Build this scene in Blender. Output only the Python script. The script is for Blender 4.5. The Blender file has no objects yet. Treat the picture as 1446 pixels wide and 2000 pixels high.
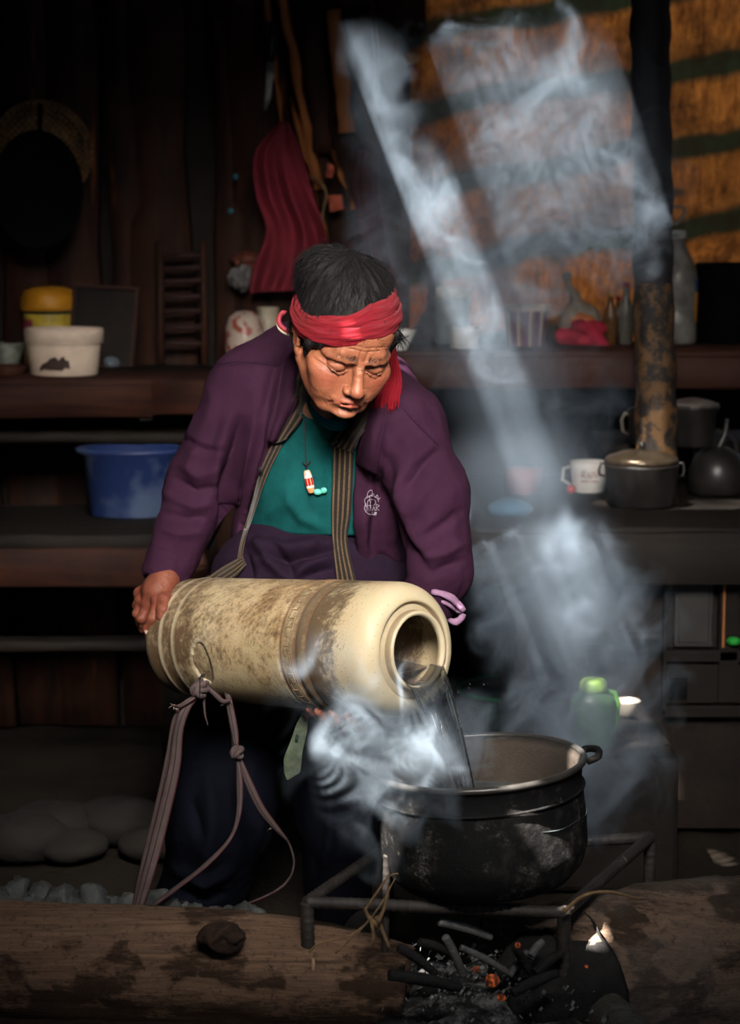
import bpy, bmesh, math, random
import numpy as np
from mathutils import Vector, Matrix, Quaternion
from mathutils.bvhtree import BVHTree

SC = bpy.context.scene
COL = SC.collection
rnd = random.Random(7)
PI = math.pi

# ------------------------------------------------------------------ camera
CAM_Y, CAM_Z, PITCH, FPX = -3.6, 1.29, math.radians(8.0), 4000.0
cd = bpy.data.cameras.new('camera')
cd.sensor_fit = 'VERTICAL'; cd.sensor_height = 36.0; cd.sensor_width = 36.0
cd.lens = 36.0 * FPX / 2000.0
cd.clip_start = 0.05; cd.clip_end = 60
cd.dof.use_dof = True; cd.dof.focus_distance = 3.40; cd.dof.aperture_fstop = 3.6
cam = bpy.data.objects.new('camera', cd); COL.objects.link(cam)
cam.location = (0, CAM_Y, CAM_Z); cam.rotation_euler = (PI / 2 - PITCH, 0, 0)
SC.camera = cam

# ------------------------------------------------------------------ world, sun, added key light, doorway daylight, exposure
SUN_DIR = Vector((0.40, 0.42, -1.0)).normalized()
SUN_STRENGTH = 60.0
w = bpy.data.worlds.new('world'); SC.world = w; w.use_nodes = True
bg = w.node_tree.nodes['Background']
bg.inputs[0].default_value = (0.62, 0.75, 1.0, 1); bg.inputs[1].default_value = 1.0
sl = bpy.data.lights.new('sun', 'SUN'); sl.energy = SUN_STRENGTH; sl.angle = math.radians(0.53); sl.color = (1.0, 0.93, 0.84)
so = bpy.data.objects.new('sun', sl); COL.objects.link(so)
so.rotation_euler = SUN_DIR.to_track_quat('-Z', 'Y').to_euler(); so.location = (-1, -1, 5)

def area(name, loc, target, sx, sy, power, col):
    l = bpy.data.lights.new(name, 'AREA'); l.shape = 'RECTANGLE'; l.size = sx; l.size_y = sy; l.energy = power; l.color = col
    o = bpy.data.objects.new(name, l); COL.objects.link(o); o.location = loc
    o.rotation_euler = (Vector(target) - Vector(loc)).to_track_quat('-Z', 'Y').to_euler()
    return o
k_ = area('added_key_light', (0.10, -2.35, 2.08), (-0.02, -0.15, 0.90), 0.8, 0.6, 11.5, (1.0, 0.93, 0.85)); k_.data.spread = math.radians(40)  # added key light, kept narrow so the wall behind stays dark
k_ = area('doorway_daylight', (2.1, -3.3, 1.3), (0.2, 0.3, 0.9), 0.8, 1.4, 0.6, (0.95, 0.95, 1.0)); k_.data.spread = math.radians(110)
SC.view_settings.view_transform = 'Standard'; SC.view_settings.look = 'None'
SC.view_settings.gamma = 1.0; SC.view_settings.use_curve_mapping = False
SC.view_settings.exposure = 0.0
SC.cycles.volume_bounces = 0; SC.cycles.max_bounces = 8; SC.cycles.diffuse_bounces = 4; SC.cycles.glossy_bounces = 3
SC.cycles.transmission_bounces = 6; SC.cycles.transparent_max_bounces = 8
SC.cycles.volume_step_rate = 1.0; SC.cycles.adaptive_threshold = 0.02

# ------------------------------------------------------------------ placing helpers
cP, sP = math.cos(PITCH), math.sin(PITCH)
def P(px, py, Y):
    """world point at depth Y seen at pixel (px, py)"""
    a = (px - 723.0) / FPX; b = (1000.0 - py) / FPX
    dy = cP + b * sP; dz = -sP + b * cP
    t = (Y - CAM_Y) / dy
    return Vector((a * t, Y, CAM_Z + dz * t))
def Pz(px, py, z):
    a = (px - 723.0) / FPX; b = (1000.0 - py) / FPX
    dy = cP + b * sP; dz = -sP + b * cP
    t = (z - CAM_Z) / dz
    return Vector((a * t, CAM_Y + dy * t, z))
def pxm(Y):                    # metres per pixel at depth Y (near the axis)
    return (Y - CAM_Y) / FPX
def to_px(X, Y, Z):
    d = (Y - CAM_Y) * cP - (Z - CAM_Z) * sP
    v = (Y - CAM_Y) * sP + (Z - CAM_Z) * cP
    return 723.0 + FPX * X / d, 1000.0 - FPX * v / d

# ------------------------------------------------------------------ objects
def tag(o, label=None, cat=None, group=None, kind=None):
    if label: o['label'] = label
    if cat: o['category'] = cat
    if group: o['group'] = group
    if kind: o['kind'] = kind
    return o
def empty(name, loc=(0, 0, 0), label=None, cat=None, group=None, kind=None, rz=0.0):
    o = bpy.data.objects.new(name, None); COL.objects.link(o); o.location = loc; o.rotation_euler = (0, 0, rz)
    o.empty_display_size = 0.05
    return tag(o, label, cat, group, kind)
def link(name, me, mat=None, parent=None, smooth=True):
    if mat is not None:
        for m in (mat if isinstance(mat, (list, tuple)) else [mat]): me.materials.append(m)
    if smooth and len(me.polygons): me.polygons.foreach_set('use_smooth', np.ones(len(me.polygons), bool))
    o = bpy.data.objects.new(name, me); COL.objects.link(o)
    if parent is not None:
        o.parent = parent
        o.matrix_parent_inverse = Matrix.Identity(4)
        if tuple(parent.location) != (0, 0, 0) or parent.rotation_euler.z:
            # geometry was made in world space: bring it into the parent's space
            m = Matrix.Translation(parent.location) @ Matrix.Rotation(parent.rotation_euler.z, 4, 'Z')
            if not me.get('local'): me.transform(m.inverted())
    return o
def local(me): me['local'] = 1; return me
def mesh_np(name, V, F, uv=None):
    me = bpy.data.meshes.new(name)
    V = np.asarray(V, np.float32); F = np.asarray(F, np.int32)
    k = F.shape[1]
    me.vertices.add(len(V)); me.vertices.foreach_set('co', V.ravel())
    me.loops.add(F.size); me.loops.foreach_set('vertex_index', F.ravel())
    me.polygons.add(len(F)); me.polygons.foreach_set('loop_start', np.arange(0, F.size, k, dtype=np.int32))
    me.update(calc_edges=True); me.validate()
    if uv is not None:
        l = me.uv_layers.new(name='UVMap'); l.data.foreach_set('uv', np.asarray(uv, np.float32)[F.ravel()].ravel())
    return me
def add_attr(me, name, vals):
    a = me.attributes.new(name, 'FLOAT', 'POINT'); a.data.foreach_set('value', np.asarray(vals, np.float32))
def bm_mesh(bm, name='m'):
    bmesh.ops.recalc_face_normals(bm, faces=bm.faces[:])
    me = bpy.data.meshes.new(name); bm.to_mesh(me); bm.free(); return me
def join_np(parts):
    """parts: list of (V, F) quads -> one"""
    Vs, Fs, n = [], [], 0
    for V, F in parts:
        Vs.append(np.asarray(V, float)); Fs.append(np.asarray(F, int) + n); n += len(V)
    return np.vstack(Vs), np.vstack(Fs)

def box(bm, lo, hi, M=None, bev=0.0):
    lo = Vector(lo); hi = Vector(hi)
    r = bmesh.ops.create_cube(bm, size=1.0)
    vs = r['verts']
    for v in vs:
        v.co = Vector(((v.co.x + .5) * (hi.x - lo.x) + lo.x, (v.co.y + .5) * (hi.y - lo.y) + lo.y, (v.co.z + .5) * (hi.z - lo.z) + lo.z))
    if bev > 0:
        es = list({e for v in vs for e in v.link_edges})
        rr = bmesh.ops.bevel(bm, geom=es, offset=bev, segments=2, affect='EDGES', profile=0.6)
        vs = list({v for v in rr['verts']} | {v for v in vs if v.is_valid})
    if M is not None:
        for v in vs: v.co = M @ v.co
    return vs

def frames(pts):
    pts = [Vector(p) for p in pts]
    T = []
    for i in range(len(pts)):
        a = pts[max(i - 1, 0)]; b = pts[min(i + 1, len(pts) - 1)]
        t = (b - a); T.append(t.normalized() if t.length > 1e-9 else Vector((0, 0, 1)))
    n = T[0].orthogonal().normalized(); out = []
    for i, t in enumerate(T):
        n = (n - t * n.dot(t))
        n = n.normalized() if n.length > 1e-6 else t.orthogonal().normalized()
        out.append((t, n, t.cross(n)))
    return out
def spline(pts, n):
    """Catmull-Rom through pts (any dimension), n samples in all"""
    A = np.asarray([tuple(p) for p in pts], float)
    m = len(A)
    if m == 2: 
        t = np.linspace(0, 1, n)[:, None]; return A[0] * (1 - t) + A[1] * t
    A2 = np.vstack([2 * A[0] - A[1], A, 2 * A[-1] - A[-2]])
    out = []
    for u in np.linspace(0, m - 1 - 1e-9, n):
        i = int(u); t = u - i; p0, p1, p2, p3 = A2[i:i + 4]
        out.append(.5 * ((2 * p1) + (-p0 + p2) * t + (2 * p0 - 5 * p1 + 4 * p2 - p3) * t * t + (-p0 + 3 * p1 - 3 * p2 + p3) * t ** 3))
    return np.array(out)
def tube(pts, r, seg=8, cap=True, flat=1.0, twist=0.0, up=None):
    """V, F of a tube along pts; r scalar or list; flat squeezes along the second axis"""
    pts = [Vector(tuple(p)) for p in pts]; n = len(pts)
    R = [r] * n if np.isscalar(r) else list(r)
    fr = frames(pts); V = []; F = []
    for i, (t, a, b) in enumerate(fr):
        if up is not None:
            a = Vector(up) - t * Vector(up).dot(t); a.normalize(); b = t.cross(a)
        for k in range(seg):
            th = 2 * PI * k / seg + twist * i
            V.append(pts[i] + (a * math.cos(th) + b * math.sin(th) * flat) * R[i])
    for i in range(n - 1):
        for k in range(seg):
            k2 = (k + 1) % seg
            F.append((i * seg + k, i * seg + k2, (i + 1) * seg + k2, (i + 1) * seg + k))
    if cap:
        for e, base in ((0, 0), (n - 1, (n - 1) * seg)):
            c = len(V); V.append(pts[e])
            for k in range(0, seg, 2):
                k1, k2 = (k + 1) % seg, (k + 2) % seg
                q = (base + k, base + k1, base + k2, c)
                F.append(q if e else q[::-1])
    return np.array([tuple(v) for v in V]), np.array(F)
def ribbon(pts, width, thick, wdir=None, uvs=True, ripple=0.0):
    """flat strap with thickness; pts Vectors, wdir: per-point width direction. returns V, F, UV (u across)"""
    pts = [Vector(tuple(p)) for p in pts]; n = len(pts); fr = frames(pts)
    Wd = [width] * n if np.isscalar(width) else list(width)
    m = 7; V = []; UV = []
    for i, (t, a, b) in enumerate(fr):
        wd = Vector(wdir[i] if isinstance(wdir, list) else wdir) if wdir is not None else a
        wd = (wd - t * wd.dot(t)).normalized(); nn = t.cross(wd)
        ring = []
        for s, k0 in ((1, range(m)), (-1, range(m - 1, -1, -1))):
            for k in k0:
                u = k / (m - 1)
                e = 1 - abs(2 * u - 1) ** 6 * 0.8
                ring.append(pts[i] + wd * (u - .5) * Wd[i] + nn * (s * thick * .5 * e + ripple * Wd[i] * math.cos((u - .5) * PI * 2)))
                UV.append((u, i / (n - 1)))
        V += ring
    k = 2 * m; F = []
    for i in range(n - 1):
        for j in range(k):
            j2 = (j + 1) % k
            F.append((i * k + j, i * k + j2, (i + 1) * k + j2, (i + 1) * k + j))
    for base, rev in ((0, True), ((n - 1) * k, False)):
        for j in range(m - 1):
            q = (base + j, base + j + 1, base + k - 2 - j, base + k - 1 - j)
            F.append(q[::-1] if rev else q)
    return np.array([tuple(v) for v in V]), np.array(F), np.array(UV)
def lathe(profile, seg=48, M=None, close=False):
    """profile (r, z) list -> V, F; r=0 ends collapse to tiny radius"""
    V = []; F = []; n = len(profile)
    for r, z in profile:
        for k in range(seg):
            th = 2 * PI * k / seg
            V.append((max(r, 1e-5) * math.cos(th), max(r, 1e-5) * math.sin(th), z))
    for i in range(n - 1 if not close else n):
        j = (i + 1) % n
        for k in range(seg):
            k2 = (k + 1) % seg
            F.append((i * seg + k, i * seg + k2, j * seg + k2, j * seg + k))
    V = np.array(V)
    if M is not None: V = xf(M, V)
    return V, np.array(F)
def xf(M, V):
    A = np.array(M)
    return V @ A[:3, :3].T + A[:3, 3]
def axisM(origin, direction, up=(0, 0, 1)):
    """matrix whose local +Z is direction"""
    z = Vector(direction).normalized(); x = Vector(up).cross(z)
    if x.length < 1e-5: x = Vector((1, 0, 0))
    x.normalize(); y = z.cross(x)
    M = Matrix((x, y, z)).transposed().to_4x4(); M.translation = Vector(origin)
    return M

# ------------------------------------------------------------------ noise
_rs = np.random.RandomState(11)
_H = _rs.rand(64, 64, 64).astype(np.float32)
def vnoise(X, Y, Z):
    """value noise 0..1"""
    xi = np.floor(X).astype(int); yi = np.floor(Y).astype(int); zi = np.floor(Z).astype(int)
    fx, fy, fz = X - xi, Y - yi, Z - zi
    fx, fy, fz = [f * f * (3 - 2 * f) for f in (fx, fy, fz)]
    x0, y0, z0 = xi & 63, yi & 63, zi & 63; x1, y1, z1 = (xi + 1) & 63, (yi + 1) & 63, (zi + 1) & 63
    a = _H[x0, y0, z0] * (1 - fx) + _H[x1, y0, z0] * fx; b = _H[x0, y1, z0] * (1 - fx) + _H[x1, y1, z0] * fx
    c = _H[x0, y0, z1] * (1 - fx) + _H[x1, y0, z1] * fx; d = _H[x0, y1, z1] * (1 - fx) + _H[x1, y1, z1] * fx
    e = a * (1 - fy) + b * fy; g = c * (1 - fy) + d * fy
    return e * (1 - fz) + g * fz
def fbm(X, Y, Z, o=4):
    s = 0; a = .5; t = 0
    for i in range(o):
        s = s + a * vnoise(X * 2 ** i + 7.3 * i, Y * 2 ** i + 3.1 * i, Z * 2 ** i + 9.7 * i); t += a; a *= .5
    return s / t

# ------------------------------------------------------------------ implicit surfaces
class SDF:
    def __init__(s, lo, hi, h):
        s.lo = np.array(lo, float); s.h = h
        s.n = [int(math.ceil((hi[i] - lo[i]) / h)) + 1 for i in range(3)]
        s.ax = [(s.lo[i] + h * np.arange(s.n[i])).astype(np.float32) for i in range(3)]
        s.D = np.full(s.n, 1.0, np.float32)
    def sl(s, lo, hi):
        r = []
        for i in range(3):
            a = max(0, int((lo[i] - s.lo[i]) / s.h)); b = min(s.n[i], int((hi[i] - s.lo[i]) / s.h) + 2)
            if b <= a: return None
            r.append(slice(a, b))
        return tuple(r)
    def g(s, q): return s.ax[0][q[0]][:, None, None], s.ax[1][q[1]][None, :, None], s.ax[2][q[2]][None, None, :]
    def put(s, q, d, k, op):
        A = s.D[q]
        if op == 'u':
            if k > 0:
                h = np.clip(.5 + .5 * (A - d) / k, 0, 1); r = A * (1 - h) + d * h - k * h * (1 - h)
            else: r = np.minimum(A, d)
        else:
            if k > 0:
                h = np.clip(.5 - .5 * (A + d) / k, 0, 1); r = A * (1 - h) - d * h + k * h * (1 - h)
            else: r = np.maximum(A, -d)
        s.D[q] = r
    def ell(s, c, r, k=0.01, op='u', R=None):
        c = np.array(c, float); r = np.array(r, float) * np.ones(3); m = max(r) + k * 1.5 + .012
        q = s.sl(c - m, c + m)
        if q is None: return
        X, Y, Z = s.g(q); X = X - c[0]; Y = Y - c[1]; Z = Z - c[2]
        if R is not None:
            R = np.array(R.to_3x3()).T
            X, Y, Z = (R[0, 0] * X + R[0, 1] * Y + R[0, 2] * Z, R[1, 0] * X + R[1, 1] * Y + R[1, 2] * Z, R[2, 0] * X + R[2, 1] * Y + R[2, 2] * Z)
        k0 = np.sqrt((X / r[0]) ** 2 + (Y / r[1]) ** 2 + (Z / r[2]) ** 2)
        k1 = np.sqrt((X / r[0] ** 2) ** 2 + (Y / r[1] ** 2) ** 2 + (Z / r[2] ** 2) ** 2) + 1e-9
        s.put(q, (k0 * (k0 - 1) / k1).astype(np.float32), k, op)
    def cap(s, a, b, ra, rb=None, k=0.01, op='u'):
        if rb is None: rb = ra
        a = np.array(tuple(a), float); b = np.array(tuple(b), float); m = max(ra, rb) + k * 1.5 + .012
        q = s.sl(np.minimum(a, b) - m, np.maximum(a, b) + m)
        if q is None: return
        X, Y, Z = s.g(q); d = b - a; L = d @ d + 1e-12
        t = np.clip(((X - a[0]) * d[0] + (Y - a[1]) * d[1] + (Z - a[2]) * d[2]) / L, 0, 1)
        D = np.sqrt((X - a[0] - t * d[0]) ** 2 + (Y - a[1] - t * d[1]) ** 2 + (Z - a[2] - t * d[2]) ** 2) - (ra + (rb - ra) * t)
        s.put(q, D.astype(np.float32), k, op)
    def line(s, pts, r, k=0.004, op='u'):
        R = [r] * len(pts) if np.isscalar(r) else r
        for i in range(len(pts) - 1): s.cap(pts[i], pts[i + 1], R[i], R[i + 1], k, op)
    def mesh(s):
        D = s.D; S = D < 0; nx, ny, nz = D.shape
        idx = np.full((nx - 1, ny - 1, nz - 1), -1, np.int64)
        c = np.zeros((nx - 1, ny - 1, nz - 1), np.int8)
        for i in (0, 1):
            for j in (0, 1):
                for k in (0, 1): c += S[i:nx - 1 + i, j:ny - 1 + j, k:nz - 1 + k]
        act = np.argwhere((c > 0) & (c < 8)); n = len(act)
        idx[act[:, 0], act[:, 1], act[:, 2]] = np.arange(n)
        acc = np.zeros((n, 3)); cnt = np.zeros(n)
        cs = [(i, j, k) for i in (0, 1) for j in (0, 1) for k in (0, 1)]
        for p in cs:
            for ax in range(3):
                if p[ax]: continue
                q = list(p); q[ax] = 1
                a = D[act[:, 0] + p[0], act[:, 1] + p[1], act[:, 2] + p[2]]; b = D[act[:, 0] + q[0], act[:, 1] + q[1], act[:, 2] + q[2]]
                m = (a < 0) != (b < 0); t = np.where(m, a / np.where(m, a - b, 1), 0)
                pos = np.tile(np.array(p, float), (n, 1)); pos[:, ax] = t
                acc[m] += pos[m]; cnt[m] += 1
        V = (act + acc / cnt[:, None]) * s.h + s.lo
        F = []
        for ax in range(3):
            u, v = (ax + 1) % 3, (ax + 2) % 3
            sl0 = [slice(None)] * 3; sl1 = [slice(None)] * 3; sl0[ax] = slice(0, -1); sl1[ax] = slice(1, None)
            A, B = S[tuple(sl0)], S[tuple(sl1)]
            e = np.argwhere(A != B)
            ok = (e[:, u] > 0) & (e[:, v] > 0) & (e[:, u] < D.shape[u] - 1) & (e[:, v] < D.shape[v] - 1)
            e = e[ok]; fl = A[e[:, 0], e[:, 1], e[:, 2]]
            def ix(du, dv):
                f = e.copy(); f[:, u] -= du; f[:, v] -= dv
                return idx[f[:, 0], f[:, 1], f[:, 2]]
            q = np.stack([ix(1, 1), ix(0, 1), ix(0, 0), ix(1, 0)], 1)
            q[~fl] = q[~fl][:, ::-1]
            F.append(q)
        F = np.vstack(F); F = F[(F >= 0).all(1)]
        return V, F
def vnormals(V, F):
    n = np.cross(V[F[:, 2]] - V[F[:, 0]], V[F[:, 3]] - V[F[:, 1]])
    N = np.zeros_like(V)
    for k in range(4): np.add.at(N, F[:, k], n)
    return N / (np.linalg.norm(N, axis=1)[:, None] + 1e-12)
def seg_dist2d(x, y, pl):
    """distance in the plane to a polyline, and the position along it"""
    best = np.full(x.shape, 1e9); al = np.zeros(x.shape); n = len(pl) - 1
    for i in range(n):
        ax, ay = pl[i]; bx, by = pl[i + 1]; dx, dy = bx - ax, by - ay
        t = np.clip(((x - ax) * dx + (y - ay) * dy) / (dx * dx + dy * dy + 1e-9), 0, 1)
        d = np.hypot(x - ax - t * dx, y - ay - t * dy); m = d < best
        best[m] = d[m]; al[m] = ((i + t) / n)[m]
    return best, al
def poly_sd(x, y, pl):
    """signed distance to a closed polygon (negative inside)"""
    d, _ = seg_dist2d(x, y, list(pl) + [pl[0]]); ins = np.zeros(x.shape, bool)
    n = len(pl)
    for i in range(n):
        x0, y0 = pl[i]; x1, y1 = pl[(i + 1) % n]
        c = ((y0 > y) != (y1 > y)) & (x < (x1 - x0) * (y - y0) / ((y1 - y0) if y1 != y0 else 1e-9) + x0)
        ins ^= c
    return np.where(ins, -d, d)

# ------------------------------------------------------------------ materials
MATS = {}
class NT:
    def __init__(s, name):
        s.m = bpy.data.materials.new(name); s.m.use_nodes = True; s.t = s.m.node_tree; s.b = s.t.nodes['Principled BSDF']; s.out = s.t.nodes['Material Output']
        s._co = None
    def n(s, typ, **kw):
        o = s.t.nodes.new(typ)
        for k, v in kw.items(): setattr(o, k, v)
        return o
    def L(s, a, b): s.t.links.new(a, b)
    def setin(s, node, key, v):
        if hasattr(v, 'is_output') or isinstance(v, bpy.types.NodeSocket): s.L(v, node.inputs[key])
        elif isinstance(v, (tuple, list)) and len(v) == 3 and node.inputs[key].type == 'RGBA': node.inputs[key].default_value = (*v, 1)
        else: node.inputs[key].default_value = v
    def co(s, kind='Object'):
        return s.n('ShaderNodeTexCoord').outputs[kind]
    def map(s, v, scale=(1, 1, 1), rot=(0, 0, 0)):
        o = s.n('ShaderNodeMapping'); s.L(v, o.inputs[0]); o.inputs['Scale'].default_value = scale; o.inputs['Rotation'].default_value = rot; return o.outputs[0]
    def noise(s, scale, detail=4, rough=.55, vec=None, dist=0.0, out=0):
        o = s.n('ShaderNodeTexNoise'); s.L(vec if vec is not None else s.co(), o.inputs['Vector'])
        o.inputs['Scale'].default_value = scale; o.inputs['Detail'].default_value = detail; o.inputs['Roughness'].default_value = rough; o.inputs['Distortion'].default_value = dist
        return o.outputs[out]
    def ramp(s, f, stops, interp='LINEAR'):
        o = s.n('ShaderNodeValToRGB'); s.L(f, o.inputs[0]); e = o.color_ramp.elements; o.color_ramp.interpolation = interp
        while len(e) < len(stops): e.new(.5)
        for i, (p, c) in enumerate(stops):
            e[i].position = p; e[i].color = (*c, 1) if isinstance(c, (tuple, list)) else (c, c, c, 1)
        return o.outputs[0]
    def mix(s, f, a, b, mode='MIX'):
        o = s.n('ShaderNodeMix', data_type='RGBA', blend_type=mode)
        for k, v in ((0, f), (6, a), (7, b)):
            if isinstance(v, bpy.types.NodeSocket): s.L(v, o.inputs[k])
            elif k == 0: o.inputs[0].default_value = v
            else: o.inputs[k].default_value = (*v, 1)
        return o.outputs[2]
    def math(s, op, a, b=0.0, c=None, clamp=False):
        o = s.n('ShaderNodeMath', operation=op, use_clamp=clamp)
        for k, v in ((0, a), (1, b), (2, c)):
            if v is None: continue
            if isinstance(v, bpy.types.NodeSocket): s.L(v, o.inputs[k])
            else: o.inputs[k].default_value = v
        return o.outputs[0]
    def attr(s, name): return s.n('ShaderNodeAttribute', attribute_name=name).outputs['Fac']
    def bump(s, h, strength=.3, dist=.002, normal=None):
        o = s.n('ShaderNodeBump'); s.L(h, o.inputs['Height']); o.inputs['Strength'].default_value = strength; o.inputs['Distance'].default_value = dist
        if normal is not None: s.L(normal, o.inputs['Normal'])
        s.L(o.outputs[0], s.b.inputs['Normal']); return o.outputs[0]
    def set(s, **kw):
        for k, v in kw.items():
            key = {'color': 'Base Color', 'rough': 'Roughness', 'metal': 'Metallic', 'spec': 'Specular IOR Level', 'trans': 'Transmission Weight', 'ior': 'IOR',
                   'sss': 'Subsurface Weight', 'sheen': 'Sheen Weight', 'coat': 'Coat Weight', 'alpha': 'Alpha'}[k]
            s.setin(s.b, key, v)
        return s
def simple(name, col, rough=.6, var=.35, scale=12, bump=.25, bd=.002, metal=0, spec=.4, bscale=None, **kw):
    if name in MATS: return MATS[name]
    t = NT(name); f = t.noise(scale, 5, .6)
    c = t.mix(t.ramp(f, [(.3, 0.0), (.7, 1.0)]), tuple(x * (1 - var) for x in col), tuple(min(1, x * (1 + var)) for x in col))
    t.set(color=c, rough=rough, metal=metal, spec=spec, **kw)
    if bump: t.bump(t.noise(bscale or scale * 6, 5, .6), bump, bd)
    MATS[name] = t.m; return t.m
# ------------------------------------------------------------------ the setting: dark timber cooking shelter
WOOD_DK = simple('smoked_wood', (.014, .009, .007), .75, .5, 7, .5, .004, spec=.25, bscale=60)
WOOD_RED = simple('reddish_wood', (.042, .013, .007), .7, .45, 6, .5, .004, spec=.3, bscale=50)
WOOD_GREY = simple('grey_board', (.03, .025, .02), .8, .35, 8, .5, .003, spec=.25, bscale=60)
BARK = simple('bark', (.055, .032, .020), .9, .6, 14, .9, .008, spec=.2, bscale=70)
DIRT = simple('trodden_earth', (.017, .013, .009), .95, .45, 5, .7, .006, spec=.15, bscale=60)
BLACK = simple('sooty_iron', (.012, .012, .012), .55, .4, 20, .35, .002, spec=.5, bscale=120)
def grainy(name, a, b, sc=(3, 3, 40), rough=.75, extra=None):          # extra: colour of sparse bright vertical streaks
    t = NT(name); n = t.noise(1, 6, .65, vec=t.map(t.co(), sc), dist=.6); m = t.noise(6, 4, .6)
    c = t.mix(t.ramp(n, [(.3, 0), (.7, 1)]), a, b); c = t.mix(t.math('MULTIPLY', t.ramp(m, [(.45, 0), (.7, 1)]), .6), c, tuple(x * .35 for x in a))
    if extra: c = t.mix(t.ramp(t.noise(1, 3, .5, vec=t.map(t.co(), (22, 22, 3.2), (0, 0, .4))), [(.67, 0), (.74, .8)]), c, extra)
    t.set(color=c, rough=rough, spec=.25); t.bump(n, .6, .004); return t.m
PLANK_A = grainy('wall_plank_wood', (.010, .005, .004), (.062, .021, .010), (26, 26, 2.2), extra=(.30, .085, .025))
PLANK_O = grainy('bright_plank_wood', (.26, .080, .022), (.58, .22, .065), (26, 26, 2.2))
PLANK_H = grainy('shelf_plank_wood', (.014, .004, .003), (.058, .016, .007), (2.2, 26, 26))
PLANK_G = grainy('bench_plank_wood', (.004, .003, .002), (.014, .009, .006), (2.2, 26, 26))

# floor with lumps
def ground():
    nx, ny = 200, 180; V = []; xs = np.linspace(-2.4, 2.4, nx); ys = np.linspace(-4.6, 1.9, ny)
    X, Y = np.meshgrid(xs, ys, indexing='ij'); Z = (fbm(X * 3, Y * 3, X * 0 + 1.5, 5) - .5) * .05 + (fbm(X * 16, Y * 16, X * 0, 3) - .5) * .012 - .012
    V = np.stack([X, Y, Z], -1).reshape(-1, 3); i, j = np.meshgrid(range(nx - 1), range(ny - 1), indexing='ij'); a = (i * ny + j).ravel()
    F = np.stack([a, a + ny, a + ny + 1, a + 1], 1); o = link('floor', mesh_np('floor', V, F), DIRT); o['kind'] = 'structure'
ground()

# back wall: rough split planks leaning this way and that
WY = 1.62
def plank_bm(w0, w1, h, th, r, lean=0.0, rag=.012, taper=0):
    V = []; F = []; n = 10
    for i in range(n + 1):
        v = i / n; wl = -w0 * .5 + r.uniform(-rag, rag); wr = w0 * .5 + r.uniform(-rag, rag); cx = lean * v * h
        wl = wl * (1 - v) + (wl * w1 / w0) * v; wr = wr * (1 - v) + (wr * w1 / w0) * v; d = r.uniform(-.006, .006)
        V += [(cx + wl, d, v * h), (cx + wl + .008, -th + d, v * h), (cx + wr - .008, -th + d + r.uniform(-.004, .004), v * h), (cx + wr, d, v * h)]
    for i in range(n):
        for k in range(4): F.append((i * 4 + k, i * 4 + (k + 1) % 4, i * 4 + 4 + (k + 1) % 4, i * 4 + 4 + k))
    F += [(3, 2, 1, 0), (n * 4, n * 4 + 1, n * 4 + 2, n * 4 + 3)]
    return np.array(V), np.array(F)
wall = empty('wall_back', (0, WY, 0), kind='structure')
r = random.Random(21)
bm = bmesh.new(); box(bm, (-2.3, WY + .03, -.05), (.16, WY + .07, 2.5)); box(bm, (.16, WY + .03, -.05), (2.3, WY + .07, .92))
link('backing_boards', bm_mesh(bm), WOOD_DK, wall, False)
x = -2.25; k = 0
while x < .12:
    wd = r.uniform(.09, .17); h = 2.45; lean = r.uniform(-.03, .02) - (.05 if -1.0 < x < -.3 else .02)
    V, F = plank_bm(wd, wd * r.uniform(.8, 1.05), h, r.uniform(.018, .05), r, -lean * .9 - .06)
    m = PLANK_A
    link('plank', mesh_np('plank', V + np.array((x + .09, WY + r.uniform(-.012, .01), 0)), F), m, wall, False); x += wd * r.uniform(.86, 1.0)
# the two bright orange leaning slats beside the hung cloth
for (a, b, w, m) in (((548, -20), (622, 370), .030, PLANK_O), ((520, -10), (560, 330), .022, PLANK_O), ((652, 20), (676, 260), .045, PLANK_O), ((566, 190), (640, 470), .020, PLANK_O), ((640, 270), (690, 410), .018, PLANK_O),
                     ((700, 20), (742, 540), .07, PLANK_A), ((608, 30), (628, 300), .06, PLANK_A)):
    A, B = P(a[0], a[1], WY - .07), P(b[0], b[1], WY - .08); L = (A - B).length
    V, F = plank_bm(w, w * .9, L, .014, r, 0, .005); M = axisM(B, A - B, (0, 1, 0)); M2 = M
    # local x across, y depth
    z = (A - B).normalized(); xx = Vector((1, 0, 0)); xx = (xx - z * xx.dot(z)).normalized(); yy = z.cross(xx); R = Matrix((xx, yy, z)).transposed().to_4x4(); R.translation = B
    link('slat', mesh_np('slat', xf(R, V), F), m, wall, False)

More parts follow.
